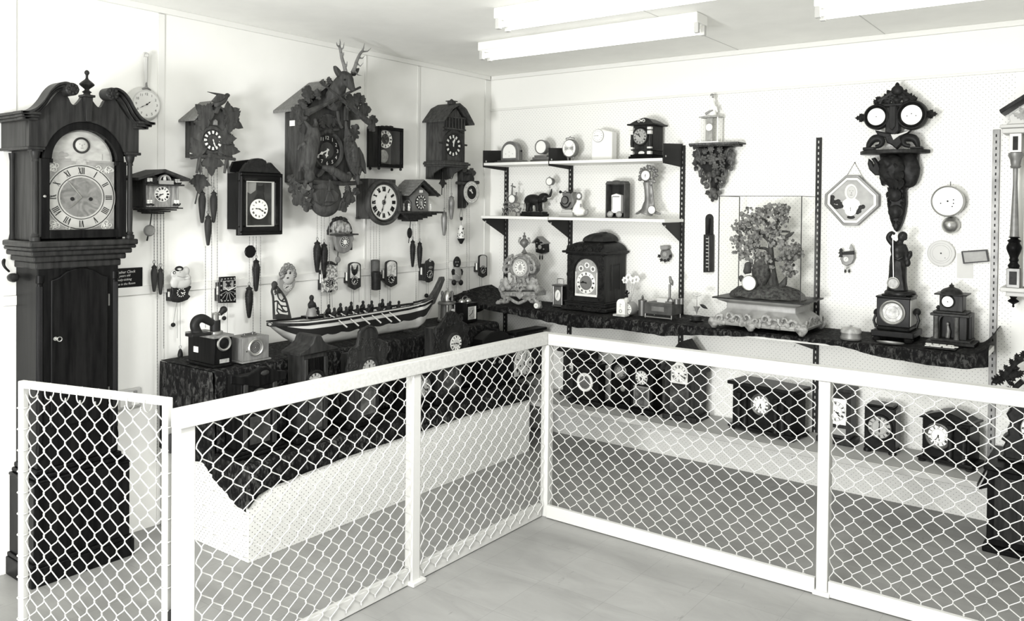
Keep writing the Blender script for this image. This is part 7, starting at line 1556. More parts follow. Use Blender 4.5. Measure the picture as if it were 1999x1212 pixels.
# brass wall clock with bell, disc, sign, note
f = W((1852, 425), .04); r = f.root('brass_bell_wall_clock', 'round brass-rimmed wall clock with plain white dial and a bell hung below it', 'clock')
qd = lambda x, y: (1590+x/3.787, 140+y/3.787); cx, cz, R0 = cir(f, *qd(985, 957), 27.5, .07)
obj('drum', MB().cyl((cx, .038, cz), R0*1.04, 0, .066, 'y', 44), 'brass', r); D = dial(r, (cx, -.0285, cz), R0, 'dial', 'none', hands=False, track=False); bezel(r, (cx, -.028, cz), R0, .008, 'steel', .010)
for a, b in ((0, 0), (-.45, -.15), (.38, -.15), (.38, .1), (.3, -.38)): obj('dial_hole', MB().cyl((cx+a*R0, -.0327, cz+b*R0), .0035 if a else .005, 0, .0008, 'y', 8), 'ink', D)
c = f.p3(*qd(998, 1135), .06); Rb = f.h(16.5); obj('bell', MB().lathe([(Rb, -.03), (Rb*.98, -.015), (Rb*.8, .002), (Rb*.4, .014), (.004, .018)], (c[0], -.01, c[2]), 'y', 32), 'brass', r); obj('bell_bracket', MB().tube([(cx, .01, cz-R0), (c[0], .01, c[2])], .005, 6), 'brassd', r); obj('hook', MB().tube([(cx, .036, cz+R0), (cx, .036, cz+R0+.03)], .002, 5), 'chain', r)
f = W((1837, 518), .012); r = f.root('pale_disc_clock', 'pale flat round disc on the pegboard above the pillared black clock', 'clock')
cx, cz, R0 = cir(f, 1837.3, 494.2, 25, .012); D = dial(r, (cx, .0, cz), R0, 'lgrey', 'none', hands=False, track=False, thick=.006)
m = MB(); [annulus(m, (cx, cz), R0*k-.001, R0*k+.001, -.0068, -.006, 40) for k in (.97, .78, .62)]; obj('engraved_ring', m, 'silver', D); obj('centre_hole', MB().cyl((cx, -.006, cz), .004, 0, .001, 'y', 10).cyl((cx+R0*.3, -.006, cz-R0*.35), .002, 0, .001, 'y', 8), 'ink', D)
f = W((1884, 544), .003); r = f.root('paper_note', 'blank pale sheet of paper pinned to the pegboard, partly behind the small framed card', 'paper'); q_ = f.pl([(1868, 494), (1899, 494), (1899.5, 543.5), (1868, 542)], .003)
tag(obj('sheet', MB().prism(q_, .0, .0034), mottled('faded paper', .55, .6, 5, .7), r))
f = W((1903, 515), .02); r = f.root('framed_card', 'small dark-framed grey card hung askew right of the pale disc', 'framed card'); fp = f.pl([(1876.5, 490.5), (1926.5, 487), (1930.5, 510.5), (1880.5, 514.8)], .02)
cxx = sum(p[0] for p in fp)/4; czz = sum(p[1] for p in fp)/4; ins = [(cxx+(x-cxx)*.9, czz+(z-czz)*.82) for x, z in fp]
vs = [(x, y, z) for P_, y in ((ins, -.004), (fp, -.004), (fp, .016), (ins, .016)) for x, z in P_]; obj('frame', MB().add(vs, [(k*4+i, (k+1) % 4*4+i, (k+1) % 4*4+(i+1) % 4, k*4+(i+1) % 4) for k in range(4) for i in range(4)]), 'ebony', r, smooth=0); obj('card', MB().prism(ins, .002, .012), mottled('grey card', .28, .36, 20, .6), r)
# column wall clock at the right edge
f = W((1980, 602), 0); r = f.root('column_wall_clock', 'tall wall clock with pale pediment and turned columns, cut by the right edge', 'clock')
F = .13; E_ = lambda x, y, dd=F: f.p3(x, y, dd); xl = E_(1957, 400)[0]; CW = .36; xc = xl+CW/2; zc = E_(1975, 252)[2]; zt = E_(1999, 188)[2]
obj('cornice', MB().box(xl-.006, xl+CW+.006, -F-.012, -.002, zc-.02, zc+.004).box(xl-.015, xl+CW+.015, -F-.02, -.002, zc+.005, zc+.022), 'lgrey', r, .004)
k_ = (zt-E_(1956, 215)[2])/(E_(1999, 188)[0]-E_(1956, 215)[0]); ez = E_(1956, 215)[2]; ap_ = ez+k_*(CW/2+.02)
obj('pediment', MB().prism([(xl+.01, zc+.023), (xl+CW-.01, zc+.023), (xl+CW-.02, ez-.03), (xc, ap_-.03), (xl+.02, ez-.03), (xl+.025, ez-.055)], -F, -F+.03, .003), 'lgrey', r)
for s in (-1, 1): obj('raking_cornice', MB().prism([(xc, ap_), (xc+s*(CW/2+.02), ez), (xc+s*(CW/2+.012), ez-.018), (xc, ap_-.02)], -F-.02, -.002), 'walnut', r, .003)
obj('roundel', MB().lathe([(.07, 0), (.068, .008), (.055, .010), (.05, .004)], (xc, -F, zc+.11), 'y', 32), 'lgrey', r)
for s in (-1, 1): [obj('carved_spray', MB().leaf((xc+s*.085, -F-.002, zc+.045), .07, s*a, 'fern', .004, .1, 0, .8), 'silver', r) for a in (-.1, .5, 1.1)]
obj('case', MB().box(xl+.085, xl+CW-.085, -.09, -.002, E_(1975, 560)[2], zc-.02), 'lgrey', r, .003); zb1 = E_(1979, 562)[2]
obj('bottom_ledge', MB().box(xl-.004, xl+CW+.004, -F-.01, -.002, zb1-.02, zb1).box(xl+.02, xl+CW-.02, -F+.01, -.002, zb1-.042, zb1-.02), 'lgrey', r, .004)
for xcol in (E_(1980, 400)[0], xl+CW-(E_(1980, 400)[0]-xl)):
    z = lambda py: E_(1980, py)[2]; y = -F+.025
    b1 = obj('upper_block', MB().box(xcol-.025, xcol+.025, y-.025, y+.025, z(297), zc-.0205), 'bone', r, .002); obj('dark_inset', MB().box(xcol-.011, xcol+.011, y-.0265, y-.0245, z(293), z(266)), 'carved', b1)
    obj('capital', MB().lathe([(.018, z(328)), (.024, z(325)), (.020, z(322)), (.025, z(310)), (.032, z(304)), (.032, z(298))], (xcol, y, 0), 'z', 16), 'zinc', r)
    obj('shaft', MB().lathe([(.020, z(462)), (.014, z(400)), (.010, z(360)), (.011, z(328.2))], (xcol, y, 0), 'z', 16), 'zinc', r)
    obj('turned_baluster', MB().lathe([(.022, z(524)), (.026, z(519)), (.017, z(513)), (.021, z(508)), (.018, z(503)), (.030, z(490)), (.033, z(482)), (.024, z(474)), (.030, z(470)), (.016, z(466)), (.026, z(463.5)), (.018, z(462.2))], (xcol, y, 0), 'z', 20), 'mahog', r)
    b2 = obj('lower_block', MB().box(xcol-.028, xcol+.028, y-.026, y+.026, zb1, z(524.2)), 'zinc', r, .002); obj('dark_inset', MB().box(xcol-.016, xcol+.016, y-.0275, y-.0255, z(556), z(530)), 'carved', b2)
    zz = zb1-.042; obj('drop_finial', MB().lathe([(.001, zz-.055), (.006, zz-.048), (.004, zz-.04), (.022, zz-.028), (.024, zz-.022), (.012, zz-.012), (.016, zz-.006), (.016, zz)], (xcol, y+.01, 0), 'z', 16), 'mahog', r)
c = (xc, -.095, (zb1+zc)/2+.25); dial(r, c, .085, 'dial', 'roman', t=(10, 10)); bezel(r, c, .085, .012, 'brass'); obj('pendulum', MB().tube([(xc, -.1, c[2]-.1), (xc, -.1, c[2]-.4)], .004, 6).lathe([(.05, 0), (.04, .008), (.004, .010)], (xc, -.1, c[2]-.42), 'y', 24), 'brass', r)
# ================================================================ on the velvet-covered shelf (top at .892)
VZ = .8925
d = .33; f = W((1013, 597), d, VZ); r = f.root('gilt_urn_clock', 'ornate gilt rococo mantel clock crowned by a two-handled urn, left end of the velvet shelf', 'clock')
q5 = lambda x, y: (970+x/7.13, 440+y/7.13); B = lambda x, y, dd=0: f.p3(*q5(x, y), d+dd); P = lambda pts, dd=0: [f.p(*q5(*p_), d+dd) for p_ in pts]
obj('body', MB().prism(P([(200, 470), (250, 410), (320, 385), (390, 410), (440, 470), (480, 560), (470, 640), (420, 700), (430, 780), (500, 860), (550, 920), (70, 920), (130, 850), (190, 780), (210, 700), (150, 640), (140, 560)]), .0, .10, .012), 'gilt', r)
obj('lower_case', MB().prism(P([(60, 920), (550, 920), (545, 985), (75, 985)]), -.02, .11, .006), 'gilt', r)
m = MB()
for pts_ in ([(75, 985), (110, 1010), (90, 1060), (30, 1100), (10, 1105)], [(540, 985), (520, 1020), (545, 1060), (590, 1095), (600, 1100)], [(110, 1000), (180, 1020), (230, 1050), (300, 1080), (380, 1050), (440, 1015), (520, 1000)], [(180, 1010), (150, 1060), (90, 1070)], [(440, 1010), (480, 1060), (520, 1065)]): m.tube([(lambda q: (q[0], q[1], max(q[2], .014)))(B(*p_, .02)) for p_ in pts_], [.011]*len(pts_), 7)
obj('pierced_apron', m, 'gilt', r)
for x, dd in ((20, .02), (595, .02), (60, -.08), (560, -.08)): p_ = B(x, 1100, dd); obj('foot', MB().lathe([(.016, 0), (.018, .008), (.010, max(.02, p_[2]+.02))], (p_[0], p_[1], 0), 'z', 10), 'gilt', r)
obj('shield_cartouche', MB().prism(P([(265, 935), (360, 935), (362, 985), (312, 1030), (262, 985)], .03), -.034, -.0205, .006), 'silver', r)
for s in (-1, 1):
    X = lambda x: 312+s*(x-312)
    for pts_ in ([(420, 700), (380, 720), (370, 780), (400, 840), (440, 830)], [(470, 560), (520, 580), (520, 640), (470, 650), (455, 620)], [(500, 860), (530, 800), (500, 760), (460, 790), (480, 830)], [(550, 930), (580, 880), (550, 830), (520, 850)], [(440, 470), (490, 490), (520, 540), (500, 580)], [(400, 420), (450, 440), (480, 480)], [(540, 760), (560, 800), (540, 840)]):
        obj('scroll', MB().tube([B(X(x), y, .012) for x, y in pts_], [.013, .012, .010, .008, .006][:len(pts_)], 7), 'gilt', r)
    obj('side_figure', MB().ell(B(X(500), 790, .02), (.022, .02, .035)).ell(B(X(550), 770, .02), (.014, .014, .016)).ell(B(X(470), 860, .02), (.03, .02, .02)).ell(B(X(540), 880, .02), (.018, .018, .02)), 'silver', r, vox=.006)
m = MB()
for i in range(34): a, q_ = RN.uniform(0, TAU), RN.random(); m.ell(B(312+105*q_*math.cos(a), 840+75*q_*math.sin(a), .014), (.010, .010, .009), 7, 5)
obj('mask_ornament', m.jit(.005, 70), 'gilt', r)
cx, cz, R0 = cir(f, *q5(318, 590), 13, d+.02); dial(r, (cx, -.012, cz), R0, 'dial', 'plaque', 'zinc', (12, 2), 'greyp', rn=.8, nh=.22, track=False, centre=('lgrey', .45), hw=.04); bezel(r, (cx, -.010, cz), R0, .016, 'lgrey', .016); obj('bezel_rim', MB().ring((cx, -.006, cz), R0+.024, .007, 'y', 40, 7), 'gilt', r)
obj('arch_moulding', arch_band(MB(), cx, cz, R0+.03, R0+.045, -.02, .02, .2, PI-.2, 24), 'gilt', r)
U = lambda y: B(315, y)[2]; uc = B(316, 380)[0]; k_ = f.h(1/7.13)
u = obj('urn', MB().lathe([(k_*45, U(385)), (k_*30, U(365)), (k_*14, U(340)), (k_*12, U(318)), (k_*30, U(300)), (k_*58, U(270)), (k_*64, U(235)), (k_*50, U(205)), (k_*24, U(185)), (k_*20, U(165)), (k_*28, U(150)), (k_*18, U(142)), (k_*8, U(130)), (k_*14, U(115)), (k_*4, U(95))], (uc, .05, 0), 'z', 22), 'zinc', r)
for s in (-1, 1): obj('urn_handle', MB().tube([(uc+s*k_*62, .05, U(265)), (uc+s*k_*95, .05, U(240)), (uc+s*k_*92, .05, U(205)), (uc+s*k_*75, .05, U(190)), (uc+s*k_*78, .05, U(172))], [.005, .006, .006, .006, .009], 7), 'gilt', u)
f = W((1050, 601), .385, VZ); r = f.root('ball_watch', 'tiny round ball-shaped watch lying at the right foot of the gilt urn clock', 'watch'); R0 = f.h(6.6); obj('ball', MB().ell((0, 0, R0), R0, 18, 12), 'silver', r); dial(r, (0, -R0*.8, R0), R0*.78, 'dial', 'dot', 'greyp', (9, 15), rn=.75, nh=.16, track=False); obj('crown', MB().cyl((0, 0, R0*2-.002), .006, 0, .014, 'z', 10), 'greyp', r)
# carriage clock
d = .22; f = W((1088, 603), d, VZ); r = f.root('carriage_clock', 'small brass carriage clock with an upright handle, just left of the carved domed clock', 'clock')
x0, x1 = f.p(1079.5, 580)[0], f.p(1098, 580)[0]; H = f.h(43); xm = (x0+x1)/2
obj('base', MB().box(x0-.005, x1+.005, -.006, .072, 0, .012), 'brassd', r, .002); obj('top', MB().box(x0-.005, x1+.005, -.006, .072, H-.010, H), 'brassd', r, .002); obj('movement', MB().box(x0+.008, x1-.008, .006, .064, .0125, H-.0105), 'bronze', r)
for x in (x0+.004, x1-.004):
    for y in (.0, .066): obj('corner_post', MB().cyl((x, y, 0), .005, .012, H-.010, 'z', 10), 'brass', r)
obj('front_plate', MB().box(x0+.009, x1-.009, .001, .0055, .014, H-.012), 'zinc', r); m = MB().ell((xm, .0005, H*.52), ((x1-x0)*.30, .003, H*.25), 22, 8); D = obj('oval_dial', m, 'dial', r); obj('dial_hand', MB().tube([(xm, -.004, H*.52), (xm+.006, -.004, H*.65)], .0012, 5).tube([(xm, -.004, H*.52), (xm-.004, -.004, H*.42)], .0012, 5), 'ink', D)
obj('oval_rim', MB().tube([(xm+(x1-x0)*.31*math.cos(TAU*i/28), .0, H*.52+H*.26*math.sin(TAU*i/28)) for i in range(28)], .002, 6, True), 'brass', r); w = (x1-x0)*.34; obj('carry_handle', MB().tube([(xm-w, .03, H), (xm-w, .03, H+.018), (xm-w*.8, .03, H+.036), (xm+w*.8, .03, H+.036), (xm+w, .03, H+.018), (xm+w, .03, H)], .003, 7), 'brass', r)
# great carved bracket clock
q6 = lambda x, y: (1100+x/7.13, 450+y/7.13); d = min(max(dep('R', 1213, 1181, 540), .27), .345); bk = .02
f = W((1145, 609), d, VZ); r = f.root('carved_bracket_clock', 'large dark carved bracket clock with stepped dome and arched brass dial, on the velvet shelf', 'clock')
B = lambda x, y, dd=0: f.p3(*q6(x, y), d+dd); x0, x1 = B(66, 600)[0], B(578, 600)[0]; Z = lambda y: B(320, y)[2]; yb = d-bk; xm = (x0+x1)/2; cw = x1-x0
obj('plinth', MB().box(x0-.035, x1+.03, -.03, yb, 0, Z(1060)), 'carved', r, .006); obj('base_moulding', MB().box(x0-.015, x1+.012, -.016, yb, Z(1060), Z(1010)).box(x0-.02, x1+.018, -.022, yb, Z(1010), Z(990)), 'carved', r, .004)
obj('case', MB().box(x0, x1, 0, yb, Z(990), Z(330)), 'walnut', r, .002); obj('cornice', MB().box(x0-.03, x1+.028, -.032, yb, Z(318), Z(285)).box(x0-.012, x1+.01, -.014, yb, Z(338), Z(318)), 'carved', r, .005)
m = MB(); [m.box(x0+cw*i/24-.004, x0+cw*i/24+.004, -.024, -.012, Z(330), Z(318)) for i in range(25)]; [m.box(x1+.008, x1+.02, yb*i/20-.004, yb*i/20+.004, Z(330), Z(318)) for i in range(20)]; obj('dentil', m, 'carved', r, smooth=0)
def roof4(prof, xa, xb, ya, yb_):
    vs = []; fs = []
    prof = cat(prof, 3)
    for ins, z in prof: vs += [(xa+ins, ya+ins, z), (xb-ins, ya+ins, z), (xb-ins, yb_-ins*.3, z), (xa+ins, yb_-ins*.3, z)]
    for k in range(len(prof)-1):
        for i in range(4): fs.append((k*4+i, k*4+(i+1) % 4, (k+1)*4+(i+1) % 4, (k+1)*4+i))
    fs += [(3, 2, 1, 0), tuple(range(len(prof)*4-4, len(prof)*4))]; return MB().add(vs, fs)
obj('lower_dome', roof4([(0, Z(285)), (.008, Z(245)), (.025, Z(205)), (.05, Z(175)), (.085, Z(155))], x0-.012, x1+.01, -.015, yb), 'carved', r); obj('upper_dome', roof4([(.0, Z(155)), (.0, Z(138)), (.008, Z(100)), (.03, Z(62)), (.06, Z(38)), (.1, Z(28))], x0+cw*.27, x1-cw*.16, .05, yb-.02), 'walnut', r)
# carved front frame with arched opening
pa, pb_ = B(172, 900)[0], B(476, 900)[0]; zb_ = Z(905); rw = (pb_-pa)/2; pm = (pa+pb_)/2; zs = Z(395)-rw
out = [(x0, Z(985)), (x1, Z(985)), (x1, Z(345)), (x0, Z(345))]
m = MB().box(x0, pa-.012, -.012, -.0005, Z(985), Z(345)).box(pb_+.012, x1, -.012, -.0005, Z(985), Z(345)).box(pa-.012, pb_+.012, -.012, -.0005, Z(985), zb_-.010)
a_ = arcpts(pm, zs, rw+.012, 0, PI, 20); m.prism([(pa-.012, zs), *reversed(a_), (pb_+.012, Z(345)), (pa-.012, Z(345))][1:], -.012, -.0005)
fr = obj('carved_front', m, 'carved', r)
for xa, xb, za, zc_, yy, n_, r0 in ((x0+.01, pa-.02, Z(970), Z(360), -.013, 30, .014), (pb_+.022, x1-.01, Z(970), Z(360), -.013, 30, .014), (x0+.02, x1-.02, Z(280), Z(200), -.022, 26, .016), (x0, x1, .016, Z(1070), -.031, 24, .011)):
    m = MB(); [m.scroll((RN.uniform(xa, xb), yy, RN.uniform(za, zc_)), RN.uniform(r0-.004, r0+.004), .004, 1.1, RN.random()*6, RN.choice((-1, 1)), n=16) for i in range(n_)]
    obj('relief_scroll', m, 'bronze', fr)
D = obj('dial_plate', MB().prism([(pa, zb_), (pb_, zb_)]+arcpts(pm, zs, rw, 0, PI, 20), -.006, -.0003), 'silver', r); obj('bright_edge', MB().box(pa, pb_, -.0105, -.0062, zb_-.004, zb_+.010).box(pa, pa+.005, -.008, -.0062, zb_, zs).box(pb_-.005, pb_, -.008, -.0062, zb_, zs), 'dial', D)
cx, cz, R0 = cir(f, *q6(325, 725), 21.5, d); dial(r, (cx, -.0065, cz), R0, 'dial', 'roman', t=(8.75, 45), rn=.82, nh=.2, centre=('zinc', .66), track=False, hl=(.5, .7), hw=.05)
for x, y in ((255, 525), (337, 482), (420, 535)): a, b, c = cir(f, *q6(x, y), 4.4, d); obj('subsidiary_dial', MB().cyl((a, -.0066, b), c, 0, .002, 'y', 22), 'zinc', D); obj('subsidiary_ring', annulus(MB(), (a, b), c*.75, c*1.25, -.0095, -.0066, 24), 'dial', D)
s0 = .30*yb; s1 = .72*yb; sw = obj('side_fret', MB().box(x1+.0002, x1+.004, s0+.01, s1-.01, Z(810), Z(480)), 'ebony', r); obj('side_frame', MB().box(x1, x1+.006, s0, s0+.01, Z(830), Z(470)).box(x1, x1+.006, s1-.01, s1, Z(830), Z(470)), 'walnut', sw)
# little things right of it
q7 = lambda x, y: (1190+x/9.52, 520+y/9.52)
def small(o, d, name, label, cat): f = W(o, d, VZ); return f, f.root(name, label, cat), (lambda x, y, dd=0: f.p3(*q7(x, y), d+dd))
f, r, A = small((1211, 621), .36, 'arched_desk_clock', 'tiny white round-topped clock on a stepped foot, in front of the carved domed clock', 'clock')
x0, x1 = A(125, 800)[0], A(283, 800)[0]; H = A(200, 605)[2]; w = (x1-x0)/2; xm = (x0+x1)/2; z0 = A(200, 890)[2]
obj('foot', MB().box(x0-.018, x1+.006, -.012, .045, 0, z0), 'lgrey', r, .003); obj('case', MB().prism([(x0, z0), (x1, z0), (x1, H-w)]+arcpts(xm, H-w, w, 0, PI, 16), 0, .03, .002), 'china', r); dial(r, (xm, -.001, H-w), w*.85, 'dial', 'dot', 'silver', (3, 30), 'greyp', rn=.75, nh=.14, track=False, thick=.002); obj('small_ring', MB().ring((xm, -.001, z0+(H-w*2-z0)*.6), w*.3, .0018, 'y', 16, 5), 'greyp', r); obj('dark_label', MB().box(x0+.008, x1-.016, -.0126, -.0118, z0*.25, z0*.7), 'greyp', r)
f, r, A = small((1232, 618), .31, 'drum_desk_clock', 'grey drum-shaped clock on its side, half hidden behind the tiny white arched clock', 'clock')
c = A(315, 785); R0 = f.h(13); obj('drum', MB().lathe([(R0, -.07), (R0, 0), (R0*.94, .004)], (c[0], 0, R0), 'y', 32), 'greyp', r); D = dial(r, (c[0], -.004, R0), R0*.9, 'dial', 'tick', 'ink', (9, 15), rn=.78, nh=.18, track=False, thick=.002)
f, r, A = small((1224, 612), .2, 'puppet_figurine', 'tiny dark figure with raised arms on a white china stand, on the velvet shelf', 'figurine')
c = A(312, 640); m = MB().lathe([(.03, 0), (.028, .02), (.016, .04), (.012, max(.06, A(312, 580)[2]-.002))], (c[0], 0, 0), 'z', 18); b = obj('china_stand', m, 'china', r)
m = MB().tube([A(312, 570), A(322, 530), A(325, 500)], [.012, .007, .006], 8).ell(A(322, 462), .0085, 10, 8); [m.tube([A(325, 508), A(325+s*25, 505), A(325+s*42, 480)], [.005, .004, .005], 6) for s in (-1, 1)]; obj('figure', m, 'ebony', b, vox=.0025)
f, r, A = small((1228, 609), .12, 'glass_flowers', 'faint white glass flowers on thin stems, behind the tiny puppet figure', 'flowers')
c = A(380, 600); vs_ = obj('white_vase', MB().lathe([(.02, 0), (.03, .02), (.022, .05), (.016, .06)], (c[0], 0, 0), 'z', 16), 'china', r)
for x, y in ((285, 255), (350, 195), (430, 260), (500, 235)):
    p_ = A(x, y); obj('stem', MB().tube([(c[0], 0, .05), ((c[0]+p_[0])/2, 0, p_[2]*.6), p_], .0012, 5), 'silver', r); m = MB(); [m.ell((p_[0]+.014*math.cos(a), p_[1], p_[2]+.014*math.sin(a)), (.009, .004, .009), 8, 6) for a in [TAU*i/6 for i in range(6)]]; b = obj('blossom', m, 'china', r); obj('blossom_centre', MB().ell((p_[0], p_[1]-.004, p_[2]-.004), (.006, .003, .008), 8, 6), 'silver', b)
f, r, A = small((1251, 618), .26, 'metal_canister', 'ribbed metal canister with a pointed knob lid, left of the brass box machine', 'canister')
x0, x1 = A(512, 780)[0], A(652, 780)[0]; R0 = (x1-x0)/2; c = ((x0+x1)/2, .02, 0); H = A(580, 655)[2]; zz = [(R0, 0)]+[(R0*(1 if i % 2 else .985), H*i/14) for i in range(1, 14)]+[(R0, H)]; obj('can', MB().lathe(zz, c, 'z', 28), 'brassd', r); obj('lid', MB().lathe([(R0*1.03, H), (R0*1.03, H+.008), (R0*.4, H+.014), (.005, H+.018), (.008, H+.026), (.001, H+.04)], c, 'z', 24), 'brassd', r)
f, r, A = small((1300, 626), .3, 'box_machine', 'grey metal box machine on thin legs with a parrot on a post', 'machine')
x0, x1 = A(640, 800)[0], A(1160, 800)[0]; z0, z1 = A(900, 895)[2], A(900, 688)[2]; D_ = dep('R', 1338, 1312, 600)*.7; D_ = min(max(D_, .12), .24)
obj('box', MB().box(x0, x1, 0, D_, z0, z1), 'shoe', r, .002); obj('label_plate', MB().box(A(780, 800)[0], A(1010, 800)[0], -.0012, .0, A(900, 835)[2], A(900, 750)[2]), 'zinc', r)
for x in (x0+.006, x1-.006):
    for y in (.006, D_-.006): obj('leg', MB().cyl((x, y, 0), .0035, 0, z0, 'z', 8), 'steel', r)
obj('stretcher', MB().box(x0+.003, x1-.003, -.001, .008, .004, .009), 'steel', r); p0, p1 = A(812, 600)[0], A(1185, 600)[0]; obj('pale_block', MB().box(p0, p1, D_*.35, D_*.8, z1, A(1000, 570, -.1)[2]), 'lgrey', r, .002)
m = MB().ring((A(1080, 660)[0], .03, z1+.016), .016, .004, 'y', 16, 6).box(A(1000, 640)[0], A(1130, 640)[0], .02, .04, z1, z1+.012).cyl((A(1180, 640)[0], .05, z1), .02, 0, .028, 'z', 16).cyl((A(1310, 640)[0]-.02, .06, z1), .013, 0, .034, 'z', 14); obj('mechanism', m, 'brassd', r)
pz = A(1030, 345)[2]; px = A(1028, 400)[0]; po = obj('post', MB().cyl((px, D_*.5, 0), .007, z1, pz, 'z', 10), 'brassd', r); B = lambda x, y: (f.p3(*q7(x, y), .3)[0], D_*.5, f.p3(*q7(x, y), .3)[2]); obj('parrot', MB().tube([B(1036, 225), B(1042, 260), B(1060, 310), B(1085, 375)], [.008, .010, .013, .003], 10).ell(B(1034, 218), (.009, .009, .009), 10, 8), 'zinc', po, vox=.003)
f, r, A = small((1360, 630), .24, 'flower_stand', 'small dark pot with wire stem, white petals and dark leaf, left of the glass case', 'flower ornament')
x0, x1 = A(1525, 980)[0], A(1705, 980)[0]; c = ((x0+x1)/2, .0, 0); R0 = (x1-x0)/2; H = A(1610, 918)[2]; obj('pot', MB().lathe([(R0*.95, 0), (R0, .01), (R0, H)], c, 'z', 24), 'upr', r); obj('saucer', MB().lathe([(R0*1.2, 0), (R0*1.35, .005)], c, 'z', 24), 'mahogl', r)
q_ = A(1618, 800); t_ = A(1620, 540); obj('stem', MB().tube([(c[0], 0, H), q_, t_], .0016, 6), 'silver', r); obj('calyx', MB().lathe([(.002, -.04), (.012, -.012), (.02, 0)], A(1620, 745), 'z', 14), 'greyp', r)
for x, y, a in ((1560, 700, -1.4), (1520, 720, -1.7), (1590, 690, -.8), (1500, 745, -1.8)): obj('petal', MB().leaf(A(1615, 740), .045+abs(x-1615)*.0003, a, 'plain', .003, .3, -.4, 1.5), 'lgrey', r)
obj('dark_leaf', MB().leaf(A(1680, 705), .055, 2.0, 'plain', .003, .1, 0, .8), 'upr', r); m = MB(); [m.ell((t_[0]+.02*math.cos(a), 0, t_[2]+.006*math.sin(a)+.006), (.012, .006, .006), 8, 6) for a in [TAU*i/7 for i in range(7)]]; obj('pale_flower', m, 'lgrey', r)
# glass case with tree
q8 = lambda x, y: (1360+x/3.786, 360+y/3.786); d = .40; f = W((1495, 648), d, VZ); r = f.root('glass_case_tree_clock', 'tall glass case with a leafy tree, birds and white dial, on a gilded base', 'clock')
B = lambda x, y, dd=0: f.p3(*q8(x, y), d+dd); P = lambda pts, dd=0: [f.p(*q8(*p_), d+dd) for p_ in pts]; zt = B(465, 862)[2]; x0, x1 = B(160, 700)[0], B(768, 700)[0]; D_ = .30
bp = P([(195, 850), (740, 905), (800, 925), (800, 960), (870, 1040), (860, 1060), (780, 1050), (760, 1100), (735, 1107), (690, 1080), (650, 1040), (560, 1060), (500, 1030), (430, 1080), (400, 1070), (330, 1020), (210, 1020), (160, 1052), (140, 1020), (150, 950), (200, 920)])
xa, xb = bp[0][0], bp[2][0]; hz = lambda t: zt*t; wB = (x1-x0)
m = MB(); vs = []; fs = []; prof = [(-.01, zt), (.0, zt*.94), (.035, zt*.85), (.035, zt*.66), (.0, zt*.46), (-.035, zt*.25), (-.03, zt*.14)]
for o_, z in prof: vs += [(x0+o_, -.0+o_, z), (x1-o_, -.0+o_, z), (x1-o_, D_-o_, z), (x0+o_, D_-o_, z)]
for k in range(len(prof)-1):
    for i in range(4): fs.append((k*4+i, k*4+(i+1) % 4, (k+1)*4+(i+1) % 4, (k+1)*4+i))
fs += [(0, 1, 2, 3), tuple(range(len(prof)*4-4, len(prof)*4))[::-1]]
base = obj('gilded_base', MB().add(vs, fs), mottled('satin gilding', .24, .34, 10, .4), r, .004, 50)
obj('case_floor', MB().box(x0-.025, x1+.025, -.025, D_+.01, zt, zt+.008), 'mahogl', r, .002)
m = MB()
for i in range(9):
    x = x0+wB*(i+.5)/9; z = zt*(.34+.10*(i % 2)); m.scroll((x, -.026, z), .030, .011, 1.2, RN.random()*6, 1 if i % 2 else -1, n=16); m.ell((x+.02, -.03, z-.02), (.018, .012, .015), 8, 6)
for i in range(5):
    y = D_*(i+.5)/5; q_ = MB().scroll((0, 0, 0), .026, .010, 1.2, i, 1 if i % 2 else -1, n=14); m.join(q_, Matrix.Translation((x1+.026, y, zt*.36)) @ Matrix.Rotation(PI/2, 4, 'Z'))
obj('rococo_scroll', m.jit(.004, 50), 'gilt', base)
for x, y in ((x0-.015, -.015), (x1+.015, -.015), (x0-.015, D_), (x1+.015, D_), ((x0+x1)/2-.03, -.02)):
    m = MB(); [m.ell((x+.02*math.cos(a), y+.008*math.sin(a*2)-.004, .02+.02*(1+math.sin(a))*.7), (.014, .014, .02), 8, 6) for a in [TAU*i/6 for i in range(6)]]; m.lathe([(.014, 0), (.02, .012), (.012, .04)], (x, y, 0), 'z', 10); obj('foot', m, 'gilt', r, vox=.006)
gt = B(465, 84)[2]; g0 = zt+.0085
for x in (x0, x1):
    for y in (0, D_-.02): obj('case_edge', MB().box(x-.002, x+.002, y-.002, y+.002, g0, gt), 'upr', r)
obj('top_edge', MB().box(x0, x1, -.002, .002, gt-.003, gt).box(x1-.002, x1+.002, 0, D_-.02, gt-.003, gt).box(x0-.002, x0+.002, 0, D_-.02, gt-.003, gt), 'upr', r)
for b_ in ((x0+.003, x1-.003, -.0008, .0008), (x1-.0008, x1+.0008, .003, D_-.025), (x0-.0008, x0+.0008, .003, D_-.025)): obj('glass_pane', MB().box(*b_, g0, gt-.004), 'glass', r, smooth=0)
T = lambda x, y, dd=-.14: f.p3(*q8(x, y), d+dd); yz = .14
m = MB().ell((x0+wB*.5, yz, g0+.0), (wB*.47, D_*.42, .075), 24, 10); m.v = [(a, b, max(c, g0)) for a, b, c in m.v]; obj('mossy_ground', m.jit(.008, 30), 'moss', r)
tk = MB().tube([T(575, 850), T(565, 780), T(555, 680), T(550, 580), T(548, 500), T(545, 440)], [.055, .04, .028, .02, .016, .012], 12)
